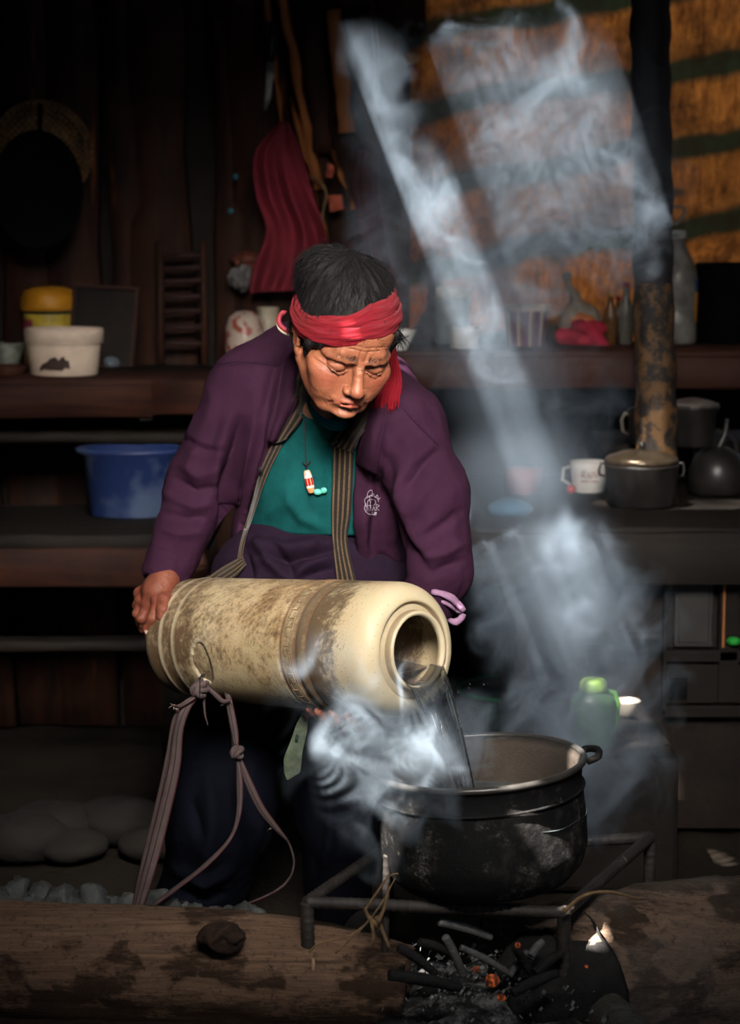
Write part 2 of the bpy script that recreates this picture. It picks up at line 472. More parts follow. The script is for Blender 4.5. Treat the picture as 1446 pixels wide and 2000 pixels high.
# right part of the back wall: a striped woven plastic sheet, daylight behind it
def tarp():
    t = NT('striped_tarpaulin'); co = t.co(); sx = t.n('ShaderNodeSeparateXYZ'); t.L(co, sx.inputs[0])
    z = t.math('ADD', sx.outputs[2], t.math('MULTIPLY', sx.outputs[0], -.16)); z = t.math('ADD', z, t.math('MULTIPLY', t.noise(2.2, 3, .5), .16))
    f = t.math('FRACT', t.math('MULTIPLY', z, 5.0)); band = t.ramp(f, [(0, 1), (.20, 1), (.28, .25), (.36, .2), (.42, 0), (.90, 0), (1, 1)])
    n = t.noise(1, 5, .7, vec=t.map(co, (60, 60, 14))); n2 = t.noise(7, 5, .7)
    c = t.mix(t.ramp(n, [(.3, 0), (.7, 1)]), (.16, .040, .008), (.80, .235, .036)); g = t.mix(n, (.018, .020, .008), (.06, .06, .022))
    c = t.mix(band, c, g); c = t.mix(t.ramp(n2, [(.42, 0), (.68, .85)]), c, (.035, .014, .006))
    t.set(color=c, rough=.6, spec=.3)
    wv = t.n('ShaderNodeTexChecker'); t.L(t.map(co, (1, 1, 1)), wv.inputs[0]); wv.inputs['Scale'].default_value = 260
    b = t.bump(t.math('ADD', t.math('MULTIPLY', wv.outputs[1], .3), t.noise(40, 4, .6)), .5, .004)
    tr = t.n('ShaderNodeBsdfTranslucent'); t.L(c, tr.inputs[0]); mx = t.n('ShaderNodeMixShader'); mx.inputs[0].default_value = .5
    t.L(t.b.outputs[0], mx.inputs[1]); t.L(tr.outputs[0], mx.inputs[2]); t.L(mx.outputs[0], t.out.inputs[0])
    nx, nz = 140, 120; X, Z = np.meshgrid(np.linspace(.10, 1.9, nx), np.linspace(.93, 2.45, nz), indexing='ij')
    Y = WY - .02 + .030 * np.sin(X * 9 + 2 * np.sin(Z * 3)) + .020 * np.sin(Z * 11 - X * 5) + (fbm(X * 9, Z * 9, X * 0, 4) - .5) * .04
    Y -= .05 * np.exp(-((Z - 1.27) / .05) ** 2)
    V = np.concatenate([np.stack([X, Y, Z], -1).reshape(-1, 3), np.stack([X, Y + .002, Z], -1).reshape(-1, 3)]); i, j = np.meshgrid(range(nx - 1), range(nz - 1), indexing='ij'); a = (i * nz + j).ravel()
    F = np.stack([a, a + nz, a + nz + 1, a + 1], 1)
    o = link('tarpaulin', mesh_np('tarp', V[:nx * nz], F), t.m)
    tag(o, 'orange and green striped woven plastic sheet hung as the right part of the back wall', 'tarpaulin')
tarp()
# the other walls and the roof; gaps in the roof let the sun in
bm = bmesh.new(); box(bm, (-2.35, -4.6, -.05), (-2.30, 1.7, 2.5)); tag(link('wall_left', bm_mesh(bm), WOOD_DK, smooth=False), kind='structure')
bm = bmesh.new(); box(bm, (2.30, -2.6, -.05), (2.35, 1.7, 2.5)); box(bm, (2.30, -4.6, -.05), (2.35, -4.1, 2.5)); box(bm, (2.30, -4.1, 2.1), (2.35, -2.6, 2.5)); tag(link('wall_right', bm_mesh(bm), WOOD_DK, smooth=False), kind='structure')
bm = bmesh.new(); box(bm, (-2.35, -4.65, -.05), (2.35, -4.60, 2.5)); tag(link('wall_front', bm_mesh(bm), WOOD_DK, smooth=False), kind='structure')
ROOF_Z = 2.42
def up(p):      # where the sun ray through p crosses the roof
    p = Vector(p); t_ = (ROOF_Z - p.z) / -SUN_DIR.z; q = p - SUN_DIR * t_; return q.x, q.y
def roof():
    # gaps: (point the shaft passes through, half widths along x and y, rotation)
    G = GAPS
    h = .0125; xs = np.arange(-2.4, 2.4 + h, h); ys = np.arange(-4.7, 1.72 + h, h)
    X, Y = np.meshgrid((xs[:-1] + xs[1:]) / 2, (ys[:-1] + ys[1:]) / 2, indexing='ij'); hole = np.zeros(X.shape, bool)
    II, JJ = np.indices(X.shape)
    for p, a, b, rot, share in G:
        cx, cy = up(p); c_, s_ = math.cos(rot), math.sin(rot); dx, dy = X - cx, Y - cy; u = (dx * c_ + dy * s_) / a; v = (-dx * s_ + dy * c_) / b
        wob = 1 + .35 * (fbm(X * 18, Y * 18, X * 0 + cx * 9, 2) - .5)
        hole |= ((np.abs(u) ** 3 + np.abs(v) ** 3) < wob) & ((II + JJ * (1 if share == .5 else 2)) % (2 if share == .5 else 3) == 0 if share < 1 else True)      # pinhole lattice added to these gaps to thin the sunlight
    # merge solid cells into long runs to stay light
    V = []; F = []
    nx, ny = X.shape
    for i in range(nx):
        j = 0; col = hole[i]
        while j < ny:
            if col[j]: j += 1; continue
            j0 = j
            while j < ny and not col[j]: j += 1
            b = len(V); V += [(xs[i], ys[j0], ROOF_Z), (xs[i + 1], ys[j0], ROOF_Z), (xs[i + 1], ys[j], ROOF_Z), (xs[i], ys[j], ROOF_Z)]; F.append((b, b + 1, b + 2, b + 3))
    V = np.array(V); n = len(V); V2 = V + np.array((0, 0, .004)); F = np.array(F)
    o = link('ceiling', mesh_np('roof', np.vstack([V, V2]), np.vstack([F[:, ::-1], F + n])), WOOD_DK, smooth=False); o['kind'] = 'structure'
GAPS = [                                  # (a point its shaft passes through, half widths, turn, share of it that is open)
    (P(745, 200, .05), .016, .040, 0.0, 1.0),
    (P(915, 580, .25), .052, .065, 0.0, 1.0),
    (P(1100, 330, .65), .190, .085, 0.0, .5),
    (P(1085, 1150, .24), .150, .090, 0.0, .33),
    (P(1190, 1345, .33), .045, .020, 0.0, 1.0),
    (P(690, 1430, -.60), .085, .030, 0.0, 1.0),
    (P(822, 1485, -.57), .060, .026, 0.0, 1.0),
    (P(1040, 1585, -.598), .028, .032, 0.0, 1.0),
    (Vector((.329, -.417, .438)), .022, .022, 0.0, 1.0),
    (P(905, 1186, -.15), .011, .009, 0.0, 1.0),
    (P(385, 1094, .775), .011, .010, 0.0, 1.0),
    (P(366, 1438, .60), .008, .008, 0.0, 1.0),
    (Vector((.10, -2.35, ROOF_Z)), .34, .28, 0.0, 1.0),       # opening added above the key light, over the near side
]
roof()
# ------------------------------------------------------------------ the man: head
def skin_mat():
    t = NT('skin')
    n1 = t.noise(26, 5, .6); n2 = t.noise(160, 4, .6)
    base = t.mix(t.ramp(n1, [(.32, 0.0), (.72, 1.0)]), (.215, .070, .033), (.33, .122, .062))
    c = t.mix(t.attr('red'), base, (.30, .055, .036))
    c = t.mix(t.attr('pale'), c, (.72, .47, .37))
    c = t.mix(t.attr('dark'), c, (.03, .018, .014))
    c = t.mix(t.math('MULTIPLY', t.ramp(n2, [(.35, 1.0), (.5, 0.0)]), .25), c, (.24, .09, .05))
    t.set(color=c, rough=t.ramp(n1, [(0, .50), (1, .36)]), spec=.5, sss=.12)
    t.b.inputs['Subsurface Radius'].default_value = (.9, .3, .15); t.b.inputs['Subsurface Scale'].default_value = .008
    t.L(t.math('MULTIPLY', t.math('SUBTRACT', 1.0, t.attr('dark')), .5), t.b.inputs['Specular IOR Level'])
    b = t.math('ADD', t.math('MULTIPLY', t.noise(420, 4, .6), .7), t.noise(90, 3, .6))
    t.bump(b, .7, .0016)
    return t.m
SKIN = skin_mat()

HEAD_C = P(671, 668, -0.24)
HEAD_M = (Matrix.Translation(HEAD_C) @ Matrix.Rotation(math.radians(19), 4, 'Z') @ Matrix.Rotation(math.radians(28), 4, 'X')
          @ Matrix.Rotation(math.radians(6.5), 4, 'Y')).normalized()
NECK_W = P(648, 824, -0.04)          # root of the neck in the world
def build_head_mesh():
    s = SDF((-.1, -.15, -.215), (.1, .13, .135), .0016)
    Mi = HEAD_M.inverted(); nk = Mi @ NECK_W
    s.ell((0, .015, .035), (.073, .094, .080), .0)
    s.ell((0, -.022, -.03), (.066, .064, .082), .02)
    s.ell((0, -.03, -.078), (.047, .048, .037), .022)
    for q in (1, -1):
        s.cap((q * .056, .005, -.045), (q * .03, -.058, -.1), .017, .015, .026)
        s.ell((q * .046, -.054, -.022), (.024, .020, .018), .022)        # cheek bone
        s.ell((q * .036, -.059, -.050), (.025, .021, .030), .022)           # cheek
        s.cap((q * .008, -.0815, .022), (q * .03, -.079, .0235), .008, .0075, .012)
        s.cap((q * .03, -.079, .0235), (q * .052, -.061, .016), .0075, .006, .012)
    s.ell((0, -.079, -.102), (.021, .017, .014), .016)                    # chin
    s.ell((0, -.05, .05), (.055, .04, .035), .02)
    for q in (1, -1):                                                      # eye sockets
        s.ell((q * .0315, -.0965, .0015), (.0175, .0125, .0105), .010, 's')
        s.ell((q * .015, -.0955, .002), (.006, .012, .012), .006, 's')
        s.ell((q * .0315, -.0705, -.0005), (.0155, .0155, .0125), .003)    # the closed lids over the eyeball
        lid = [(q * x, y, z) for x, y, z in ((.0165, -.0835, -.0035), (.023, -.0865, -.0065), (.032, -.0872, -.0078), (.041, -.0825, -.0055), (.047, -.076, -.0015))]
        s.line(lid, .0012, .0016, 's')
        s.line([(x, y + .0006, z - .0026) for x, y, z in lid], .0010, .003)  # lower lid rim
        s.line([(x, y - .0002, z - .0095) for x, y, z in lid[:4]], .0008, .004, 's')
        s.line([(q * x, y, z) for x, y, z in ((.0155, -.0865, .006), (.024, -.0875, .0075), (.035, -.085, .0065), (.045, -.077, .003))], .0011, .002, 's')
        s.line([(q * x, y, z) for x, y, z in ((.011, -.0925, .0160), (.024, -.0885, .0150), (.038, -.083, .0165), (.05, -.0715, .013))], .0026, .008)   # lowered brow
        for a, b in (((.051, -.0715, -.001), (.0625, -.056, .008)), ((.052, -.070, -.006), (.064, -.052, -.005)), ((.050, -.071, -.012), (.063, -.052, -.018))):
            s.cap((q * a[0], a[1], a[2]), (q * b[0], b[1], b[2]), .0014, .0008, .003, 's')   # crow's feet
        s.cap((q * .0042, -.0930, .012), (q * .0065, -.0885, .036), .0020, .0008, .003, 's')     # frown lines
        s.cap((q * .0125, -.0905, .015), (q * .0135, -.0865, .031), .0016, .0007, .0025, 's')
    # nose
    s.cap((0, -.086, .008), (0, -.104, -.03), .0075, .0098, .009)
    s.ell((0, -.107, -.0365), (.0115, .0105, .0098), .007)
    for q in (1, -1):
        s.ell((q * .013, -.0955, -.0395), (.0072, .0105, .0078), .004)
        s.ell((q * .0068, -.1035, -.0485), (.0038, .0055, .003), .0016, 's')
        s.cap((q * .0215, -.091, -.036), (q * .0205, -.089, -.048), .0014, .0012, .0025, 's')
        s.cap((q * .012, -.0925, -.014), (q * .019, -.09, -.03), .002, .0015, .004, 's')
        s.line([(q * x, y, z) for x, y, z in ((.0215, -.093, -.038), (.029, -.0885, -.052), (.034, -.083, -.066), (.0345, -.079, -.078))], [.0014, .0018, .0016, .0008], .004, 's')
    s.cap((0, -.086, .0065), (0, -.0945, -.002), .006, .0065, .004)
    s.cap((-.008, -.0958, .004), (.008, -.0958, .004), .0007, .0007, .0015, 's')
    s.cap((-.007, -.0965, .0005), (.007, -.0965, .0005), .0007, .0007, .0015, 's')
    # mouth: muzzle, lips, slightly parted at his right, teeth inside
    s.ell((0, -.0735, -.066), (.030, .0215, .022), .014)
    s.line([(-.0235, -.0865, -.0735), (-.012, -.0938, -.0638), (0, -.096, -.0620), (.012, -.0938, -.0638), (.0235, -.0865, -.0740)], [.0015, .0034, .0038, .0034, .0015], .005)
    s.line([(-.0235, -.0858, -.0762), (-.012, -.0925, -.0722), (0, -.0945, -.0735), (.012, -.0925, -.0722), (.0235, -.0858, -.0767)], [.0015, .0038, .0048, .0038, .0015], .005)
    s.line([(-.0265, -.0870, -.0805), (-.012, -.098, -.0680), (0, -.101, -.0668), (.012, -.098, -.0684), (.0265, -.0870, -.0810)], [.0012, .0022, .0015, .0013, .0012], .0015, 's')
    s.ell((-.0110, -.0965, -.0688), (.0085, .007, .0030), .001, 's')
    s.ell((-.0110, -.0885, -.0672), (.0065, .003, .0028), .0005)
    s.cap((0, -.1, -.0535), (0, -.1015, -.0585), .0016, .0022, .003, 's')
    s.cap((-.012, -.091, -.0845), (.012, -.091, -.0845), .0028, .0028, .005, 's')
    for q in (1, -1): s.cap((q * .029, -.084, -.072), (q * .032, -.078, -.082), .0018, .001, .003, 's')
    for z in (.036, .043): s.line([(-.04, -.077, z), (-.02, -.0885, z + .002), (0, -.091, z), (.02, -.0885, z + .002), (.04, -.077, z)], .0007, .002, 's')
    # ears
    for q in (1, -1):
        for i in range(9):
            a0, a1 = PI * (.1 + 1.45 * i / 9) - .3, PI * (.1 + 1.45 * (i + 1) / 9) - .3
            p = [(q * (.076 + .003 * math.sin(a)), .014 + .0145 * math.cos(a), -.004 + .022 * math.sin(a)) for a in (a0, a1)]
            s.cap(p[0], p[1], .003, .003, .003)
        s.ell((q * .0755, .012, -.008), (.0035, .014, .022), .004)
        s.ell((q * .075, .003, -.029), (.004, .006, .008), .005)
        s.ell((q * .080, .012, -.008), (.0035, .0075, .012), .003, 's')
    # neck
    up = Vector((0, .03, -.04))
    s.cap(up, nk, .043, .046, .022)
    for q in (1, -1): s.cap((q * .055, .025, -.05), nk + Vector((q * .005, -.03, .0)), .010, .010, .02)
    V, F = s.mesh()
    X, Y, Z = V.T
    V = V + vnormals(V, F) * ((fbm(X * 60 + 5, Y * 60, Z * 60, 4) - .5) * .0022)[:, None]
    def blob(c, r): return np.exp(-(((X - c[0]) / r[0]) ** 2 + ((Y - c[1]) / r[1]) ** 2 + ((Z - c[2]) / r[2]) ** 2))

    red = .8 * blob((0, -.098, -.0625), (.024, .012, .006)) + .9 * blob((0, -.097, -.0735), (.022, .012, .006))
    red += .45 * (blob((.046, -.07, -.03), (.022, .03, .02)) + blob((-.046, -.07, -.03), (.022, .03, .02))) + .35 * blob((0, -.112, -.038), (.014, .01, .012))
    tooth = np.clip(1.6 * blob((-.0110, -.0905, -.0672), (.0052, .0030, .0022)) - .5, 0, 1)
    dark = np.zeros(len(V))
    m = Y < -.05
    for q in (1, -1):
        bx = q * X
        zc = .0205 + .0045 * np.clip((bx - .01) / .03, 0, 1) - .006 * np.clip((bx - .038) / .016, 0, 1)
        br = np.exp(-((Z - zc) / .0042) ** 2) * np.clip((bx - .007) / .004, 0, 1) * np.clip((.056 - bx) / .014, 0, 1)
        br *= .35 + .65 * (fbm(X * 700, Y * 200, Z * 900, 2) > .45)
        br *= np.clip(1.5 - (bx - .01) / .03, .30, 1.6)
        dark = np.maximum(dark, np.where(m, np.clip(br * 1.15, 0, .95), 0))
        lash = np.zeros(len(V)); pl = [(.0165, -.0035), (.023, -.0065), (.032, -.0078), (.041, -.0055), (.047, -.0015)]
        d, _ = seg_dist2d(bx, Z, pl); dark = np.maximum(dark, np.where(m, np.exp(-(d / .0011) ** 2) * .8, 0))
        dark = np.maximum(dark, .85 * blob((q * .0068, -.1035, -.0495), (.0035, .006, .0022)))
    # moles and thin stubble
    for c in ((-.0185, -.093, -.0565), (-.006, -.097, -.0785), (.004, -.1, -.0545)): dark = np.maximum(dark, .7 * blob(c, (.0011, .004, .0011)))
    st = (fbm(X * 900, Y * 900, Z * 900, 2) > .66) * (.35 * blob((0, -.095, -.055), (.02, .02, .005)) + .4 * blob((0, -.085, -.092), (.018, .02, .012)))
    dark = np.clip(np.maximum(dark, st), 0, 1)
    V = V.copy(); zz = V[:, 2]; body_ = np.clip((zz + .13) / .03, 0, 1)
    zz = np.where(zz < 0, zz * .88, zz); zz = np.where(zz < -.062, -.062 + (zz + .062) * .80, zz); V[:, 2] = zz
    V[:, 0] *= 1.03 - .09 * np.clip((-zz - .005) / .05, 0, 1)
    return V, F, {'red': np.clip(red, 0, 1), 'dark': dark, 'pale': tooth}

def head_r(th, z):
    """radius of the cranium in the head's frame at angle th (0 = front, positive to +x) and height z"""
    zz = np.clip((z - .035) / .082, -.95, .95); k = np.sqrt(1 - zz ** 2)
    ax, ay = .0745 * k, .095 * k
    return 1 / np.sqrt((np.sin(th) / ax) ** 2 + (np.cos(th) / ay) ** 2)
def head_pt(th, z, r): return np.array([r * math.sin(th), .015 - r * math.cos(th), z])

def build_headgear(parent):
    M = HEAD_M
    # hair: matted cap with locks
    s = SDF((-.1, -.12, -.07), (.1, .135, .15), .0022)
    s.ell((0, .018, .043), (.081, .1, .085), 0)
    s.ell((0, .03, .1), (.062, .07, .034), .02)
    s.ell((-.035, .06, .085), (.05, .05, .05), .02)
    s.ell((0, .035, .0), (.079, .088, .06), .015)
    # free the face and the ears
    s.ell((0, -.13, -.055), (.086, .125, .112), .008, 's')
    for q in (1, -1):
        s.ell((q * .085, .012, -.02), (.02, .02, .036), .006, 's')
        s.cap((q * .067, -.034, .03), (q * .070, -.026, -.012), .007, .0035, .006)
    for q in (1, -1):
        z_ = .052 if q > 0 else .026
        s.cap((q * .060, -.054, z_), (q * .071, -.034, z_ - .014), .009, .008, .01); s.cap((q * .071, -.034, z_ - .014), (q * .0715, -.022, -.006), .008, .004, .006)
    V, F = s.mesh(); N = vnormals(V, F); X, Y, Z = V.T
    ang = np.arctan2(X, -(Y - .055)); rho = np.sqrt(X ** 2 + (Y - .055) ** 2 + (Z - .125) ** 2)
    wv = (fbm(X * 25, Y * 25, Z * 25, 2) - .5) * 1.6
    lock = .6 * fbm(ang * 9 + wv * 3, rho * 14 + 9, wv, 3) + .4 * fbm(ang * 26 + wv * 4, rho * 30, wv + 4, 3)
    V = V + N * ((lock - .5) * .014)[:, None]
    t = NT('hair'); st = t.noise(1, 3, .6, vec=t.map(t.co(), (120, 420, 300)))
    t.set(color=t.mix(st, (.002, .002, .003), (.009, .008, .008)), rough=.65, spec=.2); t.bump(st, .6, .002)
    hair = link('hair', mesh_np('hair', xf(M, V), F), t.m, parent)
    hp = V; hn = N; r = random.Random(3); parts = []
    cr = np.array([0, .055, .125])
    ids = [i for i in range(len(hp)) if hp[i][2] > .035 or hp[i][1] > .03]
    for i in range(4200):
        j = ids[r.randrange(len(ids))]; p = hp[j]; n_ = hn[j]
        d = p - cr; d = d - n_ * (d @ n_); L_ = np.linalg.norm(d)
        d = d / (L_ + 1e-6) if L_ > .01 else np.array([r.uniform(-1, 1), r.uniform(-1, 1), 0])
        sd = np.cross(n_, d); L = r.uniform(.012, .034); k1 = r.uniform(-.5, .5); up_ = r.uniform(.0, .16) + (.25 if r.random() < .04 else 0)
        pts = [p - n_ * .002 + d * L * u + n_ * L * (up_ * math.sin(u * 2.6)) + sd * L * k1 * u * u for u in (0, .25, .5, .75, 1)]
        parts.append(tube(pts, [.0005, .0005, .00045, .00035, .00012], 3, False))
    for i in range(420):                                   # fringe escaping below the band
        th = r.choice((-1.25, -1.1, .0, .62, .8, .95, -.2)) + r.gauss(0, .08); z0 = .052
        p = head_pt(th, z0, head_r(th, z0) + .004); o_ = np.array([math.sin(th), -math.cos(th), 0]); sd = np.array([math.cos(th), math.sin(th), 0])
        L = r.uniform(.012, .024) * (1.4 if abs(th) > 1 else 1); k1 = r.uniform(.2, 1.2) * (1 if th < .5 else -1)
        pts = [p + o_ * L * .22 * math.sin(u * 3) + sd * L * k1 * u * u + np.array([0, 0, -L * u * (1 - .2 * u)]) for u in (0, .2, .4, .6, .8, 1)]
        parts.append(tube(pts, [.0007, .0007, .0006, .0005, .0004, .0002], 3, False))
    V, F = join_np(parts)
    o = link('hair_strand', mesh_np('strands', xf(M, V), F), t.m, hair); o['kind'] = 'stuff'
    # red yarn turban band: three twisted bundles
    t = NT('red_yarn'); st = t.noise(1, 4, .6, vec=t.map(t.co('UV'), (5, 150, 1))); n2 = t.noise(18, 3, .5)
    c = t.mix(st, (.05, .001, .002), (.36, .003, .008)); c = t.mix(t.math('MULTIPLY', n2, .35), c, (.22, .02, .05))
    t.set(color=c, rough=.8, sheen=.05, spec=.12); t.bump(st, .9, .003)
    YARN = t.m
    band = None
    defs = [(.086, .006, .0175, .0078, 0.6, .002), (.064, .007, .0175, .0085, 0.9, .003), (.076, .000, .015, .0080, 2.2, .004)]
    for bi, (z0, tilt, hz, hr, ph, wob) in enumerate(defs):
        n = 120; seg = 64; Vb = []; UV = []
        for i in range(n + 1):
            th = -PI + 2 * PI * i / n
            zc = z0 + ((tilt + .004) if th > 0 else (tilt * .3 + .033 - (z0 - .066) * -.45)) * math.sin(th) + wob * math.sin(2 * th + ph) - .012 * (1 - math.cos(th)) / 2
            sq = 1 - .45 * math.exp(-((th + 1.75) / .5) ** 2)                     # gathered above his right ear
            for k in range(seg):
                a = 2 * PI * k / seg
                g = 1 + .10 * math.cos(a * 7 + th * 5 + bi) + .06 * math.cos(a * 13 - th * 9) + .03 * math.cos(a * 23 + th * 4)
                z = zc + hz * sq * math.sin(a) * g
                r_ = head_r(th, zc) + .008 + hr * math.cos(a) * g + .35 * (head_r(th, z) - head_r(th, zc))
                if bi == 0: r_ += .004 * math.sin(th * 1.5 + .6)
                if bi == 2: r_ -= .0035
                Vb.append(head_pt(th, z, r_)); UV.append((i / n * 1.0, k / seg + i / n * .6))
        Vb = np.array(Vb); Fb = [(i * seg + k, i * seg + (k + 1) % seg, (i + 1) * seg + (k + 1) % seg, (i + 1) * seg + k) for i in range(n) for k in range(seg)]
        me = mesh_np('band', xf(M, Vb), np.array(Fb)[:, ::-1], np.array(UV))
        o = link('headband' if bi == 0 else 'headband_wrap', me, YARN, parent if bi == 0 else band)
        if bi == 0: band = o; o['label'] = 'bright red yarn headband'
    # hanging tail of loose yarn at his left, world space
    parts = []
    top = [P(752, 672, -.12), P(772, 690, -.115)]
    for i in range(700):
        u = r.random(); v = r.random()
        p0 = P(745 + 24 * u, 650 + 30 * r.random(), -.13 + .03 * v)
        wv = r.uniform(-5, 5)
        e = 812 - 26 * abs(u - .45) - 46 * r.random()
        p1 = P(737 + 44 * u + wv, 740, -.145 + .035 * v); p2 = P(728 + 48 * u + wv * 1.3, e, -.15 + .045 * v)
        q = spline([p0, p1, p2], 7)
        a, b = tube(q, .0009, 4, False); parts.append((a, b))
    V, F = join_np(parts)
    o = link('headband_tail', mesh_np('tail', V, F), YARN, parent); o['label'] = 'loose red yarn end hanging beside the neck'
    # rolled end of the band sticking out as a loop at his right, pale lining
    c0 = P(558, 631, -.12); pts = []
    for i in range(26):
        a = math.radians(-55 + 275 * i / 25 + 110)
        pts.append(P(561 + 17 * math.cos(a), 630 - 17 * math.sin(a), -.145 + .012 * math.sin(a)))
    pts = [P(600, 636, -.16)] + [p for p in pts[::-1]]
    pts = [P(596, 646, -.19), P(585, 648, -.18), P(572, 648, -.17), P(560, 645, -.165), P(549, 637, -.165), P(545, 627, -.165), P(547, 617, -.165), P(553, 611, -.165), P(560, 608, -.16)]
    V, F = tube(spline(pts, 40), [.0042] * 34 + [.005, .0046, .004, .0032, .0024, .0012], 10)
    link('headband_loop', mesh_np('loop', V, F), simple('yarn_loop', (.26, .020, .036), .6, .3, 60), parent)
    pts = [p + Vector((-.002, .002, -.0052)) for p in pts[1:-2]]
    V, F = tube(spline(pts, 30), .0028, 8)
    o = link('headband_lining', mesh_np('lining', V, F), simple('pale_cord', (.45, .38, .27), .6, .15, 60), parent)
# ------------------------------------------------------------------ the man: body, clothes, hands
def cloth(name, col, warm, rough=.85, weave=900, sheen=0.0):
    t = NT(name); n1 = t.noise(9, 5, .6); n2 = t.noise(60, 4, .7)
    c = t.mix(t.ramp(n1, [(.3, 0.0), (.7, 1.0)]), col, warm)
    c = t.mix(t.ramp(n2, [(.45, 0.0), (.75, .35)]), c, tuple(x * .55 for x in col))
    t.set(color=c, rough=rough, sheen=sheen, spec=.08)
    wv = t.n('ShaderNodeTexWave', bands_direction='DIAGONAL'); t.L(t.co(), wv.inputs['Vector']); wv.inputs['Scale'].default_value = weave; wv.inputs['Distortion'].default_value = 1.5
    h = t.math('ADD', t.math('MULTIPLY', wv.outputs['Fac'], .25), t.math('MULTIPLY', n2, 1.0)); h = t.math('ADD', h, t.noise(300, 2, .5))
    t.bump(h, .35, .0018); return t.m
JACKET = cloth('purple_cotton', (.024, .0072, .019), (.037, .0120, .030))
JACKET_DK = cloth('dark_purple_cotton', (.010, .005, .013), (.016, .0075, .018))
TEAL = cloth('teal_knit', (.003, .046, .048), (.006, .082, .080), weave=600)
TEAL_RIB = cloth('teal_rib', (.005, .085, .105), (.008, .115, .13), weave=700)
TROUSER = cloth('navy_trouser_cloth', (.0022, .0028, .006), (.0035, .0045, .010))
def striped_mat():
    t = NT('striped_shirting'); uv = t.n('ShaderNodeSeparateXYZ'); t.L(t.co('UV'), uv.inputs[0])
    u = t.math('FRACT', t.math('MULTIPLY', uv.outputs[0], 4.0))
    line = t.ramp(u, [(0, 0), (.12, 0), (.17, 1), (.24, 1), (.28, 0), (.33, 0), (.37, 1), (.43, 1), (.48, 0), (1, 0)])
    th = t.noise(1, 3, .6, vec=t.map(t.co(), (300, 300, 700)))
    c = t.mix(t.math('MULTIPLY', line, t.ramp(th, [(.3, .35), (.6, 1.0)])), (.009, .006, .005), (.17, .11, .055))
    t.set(color=c, rough=.85, sheen=.2, spec=.2); t.bump(t.noise(500, 3, .6), .35, .001); return t.m
STRIPE = striped_mat()

PERSON = empty('person', (0, 0, 0), 'stooping person in purple jacket and red headband tipping the canister over the black pot', 'person')

def pc(s, a, b, k=.03, op='u'):
    """capsule between two (px, py, Y, r) points"""
    s.cap(P(*a[:3]), P(*b[:3]), a[3], b[3], k, op)
def pe(s, px, py, Y, r, k=.04, op='u'): s.ell(P(px, py, Y), r, k, op)

# -- landmarks (px, py, Y, radius)
SHL, ELL, WRL = (486, 760, .03, .072), (392, 950, .04, .060), (325, 1118, -.02, .041)
SHR, ELR = (782, 838, -.06, .074), (862, 1118, -.10, .053)
def jacket_outer(s, g=0.0):
    pe(s, 640, 820, .05, (.165 + g, .12 + g, .13 + g), 0)
    pe(s, 655, 950, .05, (.165 + g, .125 + g, .15 + g), .05)
    pe(s, 625, 1120, .08, (.175 + g, .13 + g, .17 + g), .05)
    pe(s, 560, 1310, .12, (.185 + g, .125 + g, .12 + g), .05)
    pc(s, (500, 745, .06, .07 + g), (585, 715, .08, .07 + g), (720, 770, .06, .07 + g)[3] - .03)
    pc(s, (585, 715, .08, .072 + g), (730, 770, .05, .07 + g), .04)
    pc(s, (730, 770, .05, .07 + g), (SHR[0], SHR[1], SHR[2], SHR[3] + g), .04)
def jacket_arms(s, g=0.0):
    pc(s, (SHL[0], SHL[1], SHL[2], SHL[3] + g), (ELL[0], ELL[1], ELL[2], ELL[3] + g), .03)
    pc(s, (ELL[0], ELL[1], ELL[2], ELL[3] + g), (WRL[0], WRL[1], WRL[2], WRL[3] + g), .022)
    pc(s, (SHR[0], SHR[1], SHR[2], SHR[3] + g), (842, 960, -.09, .064 + g), .035)
    pc(s, (842, 960, -.09, .064 + g), (ELR[0], ELR[1], ELR[2], ELR[3] + g), .02)
    pc(s, (ELR[0], ELR[1], ELR[2], ELR[3] + g), (800, 1240, -.10, .048 + g), .02)

OPEN = [(604, 660), (594, 740), (576, 795), (542, 850), (505, 930), (482, 1000), (466, 1060), (440, 1100), (420, 1160), (430, 1220),
        (700, 1220), (706, 1120), (694, 1040), (690, 960), (696, 880), (712, 800), (724, 740), (700, 640)]
def vproj(V): return to_px(V[:, 0], V[:, 1], V[:, 2])
def fold(V, N, pl, amp, wid, sharp=1.0):
    """a raised fold (amp > 0) or groove along a polyline given where it runs on the front of the garment"""
    x, y = vproj(V); m = (N @ np.array([0, -1.0, .14])) > 0
    d, al = seg_dist2d(x, y, pl)
    return np.where(m, 1.6 * amp * np.exp(-np.abs(d / wid) ** (2 * sharp)) * np.sin(np.clip(al, 0, 1) * PI * .92 + .12) ** .6, 0)

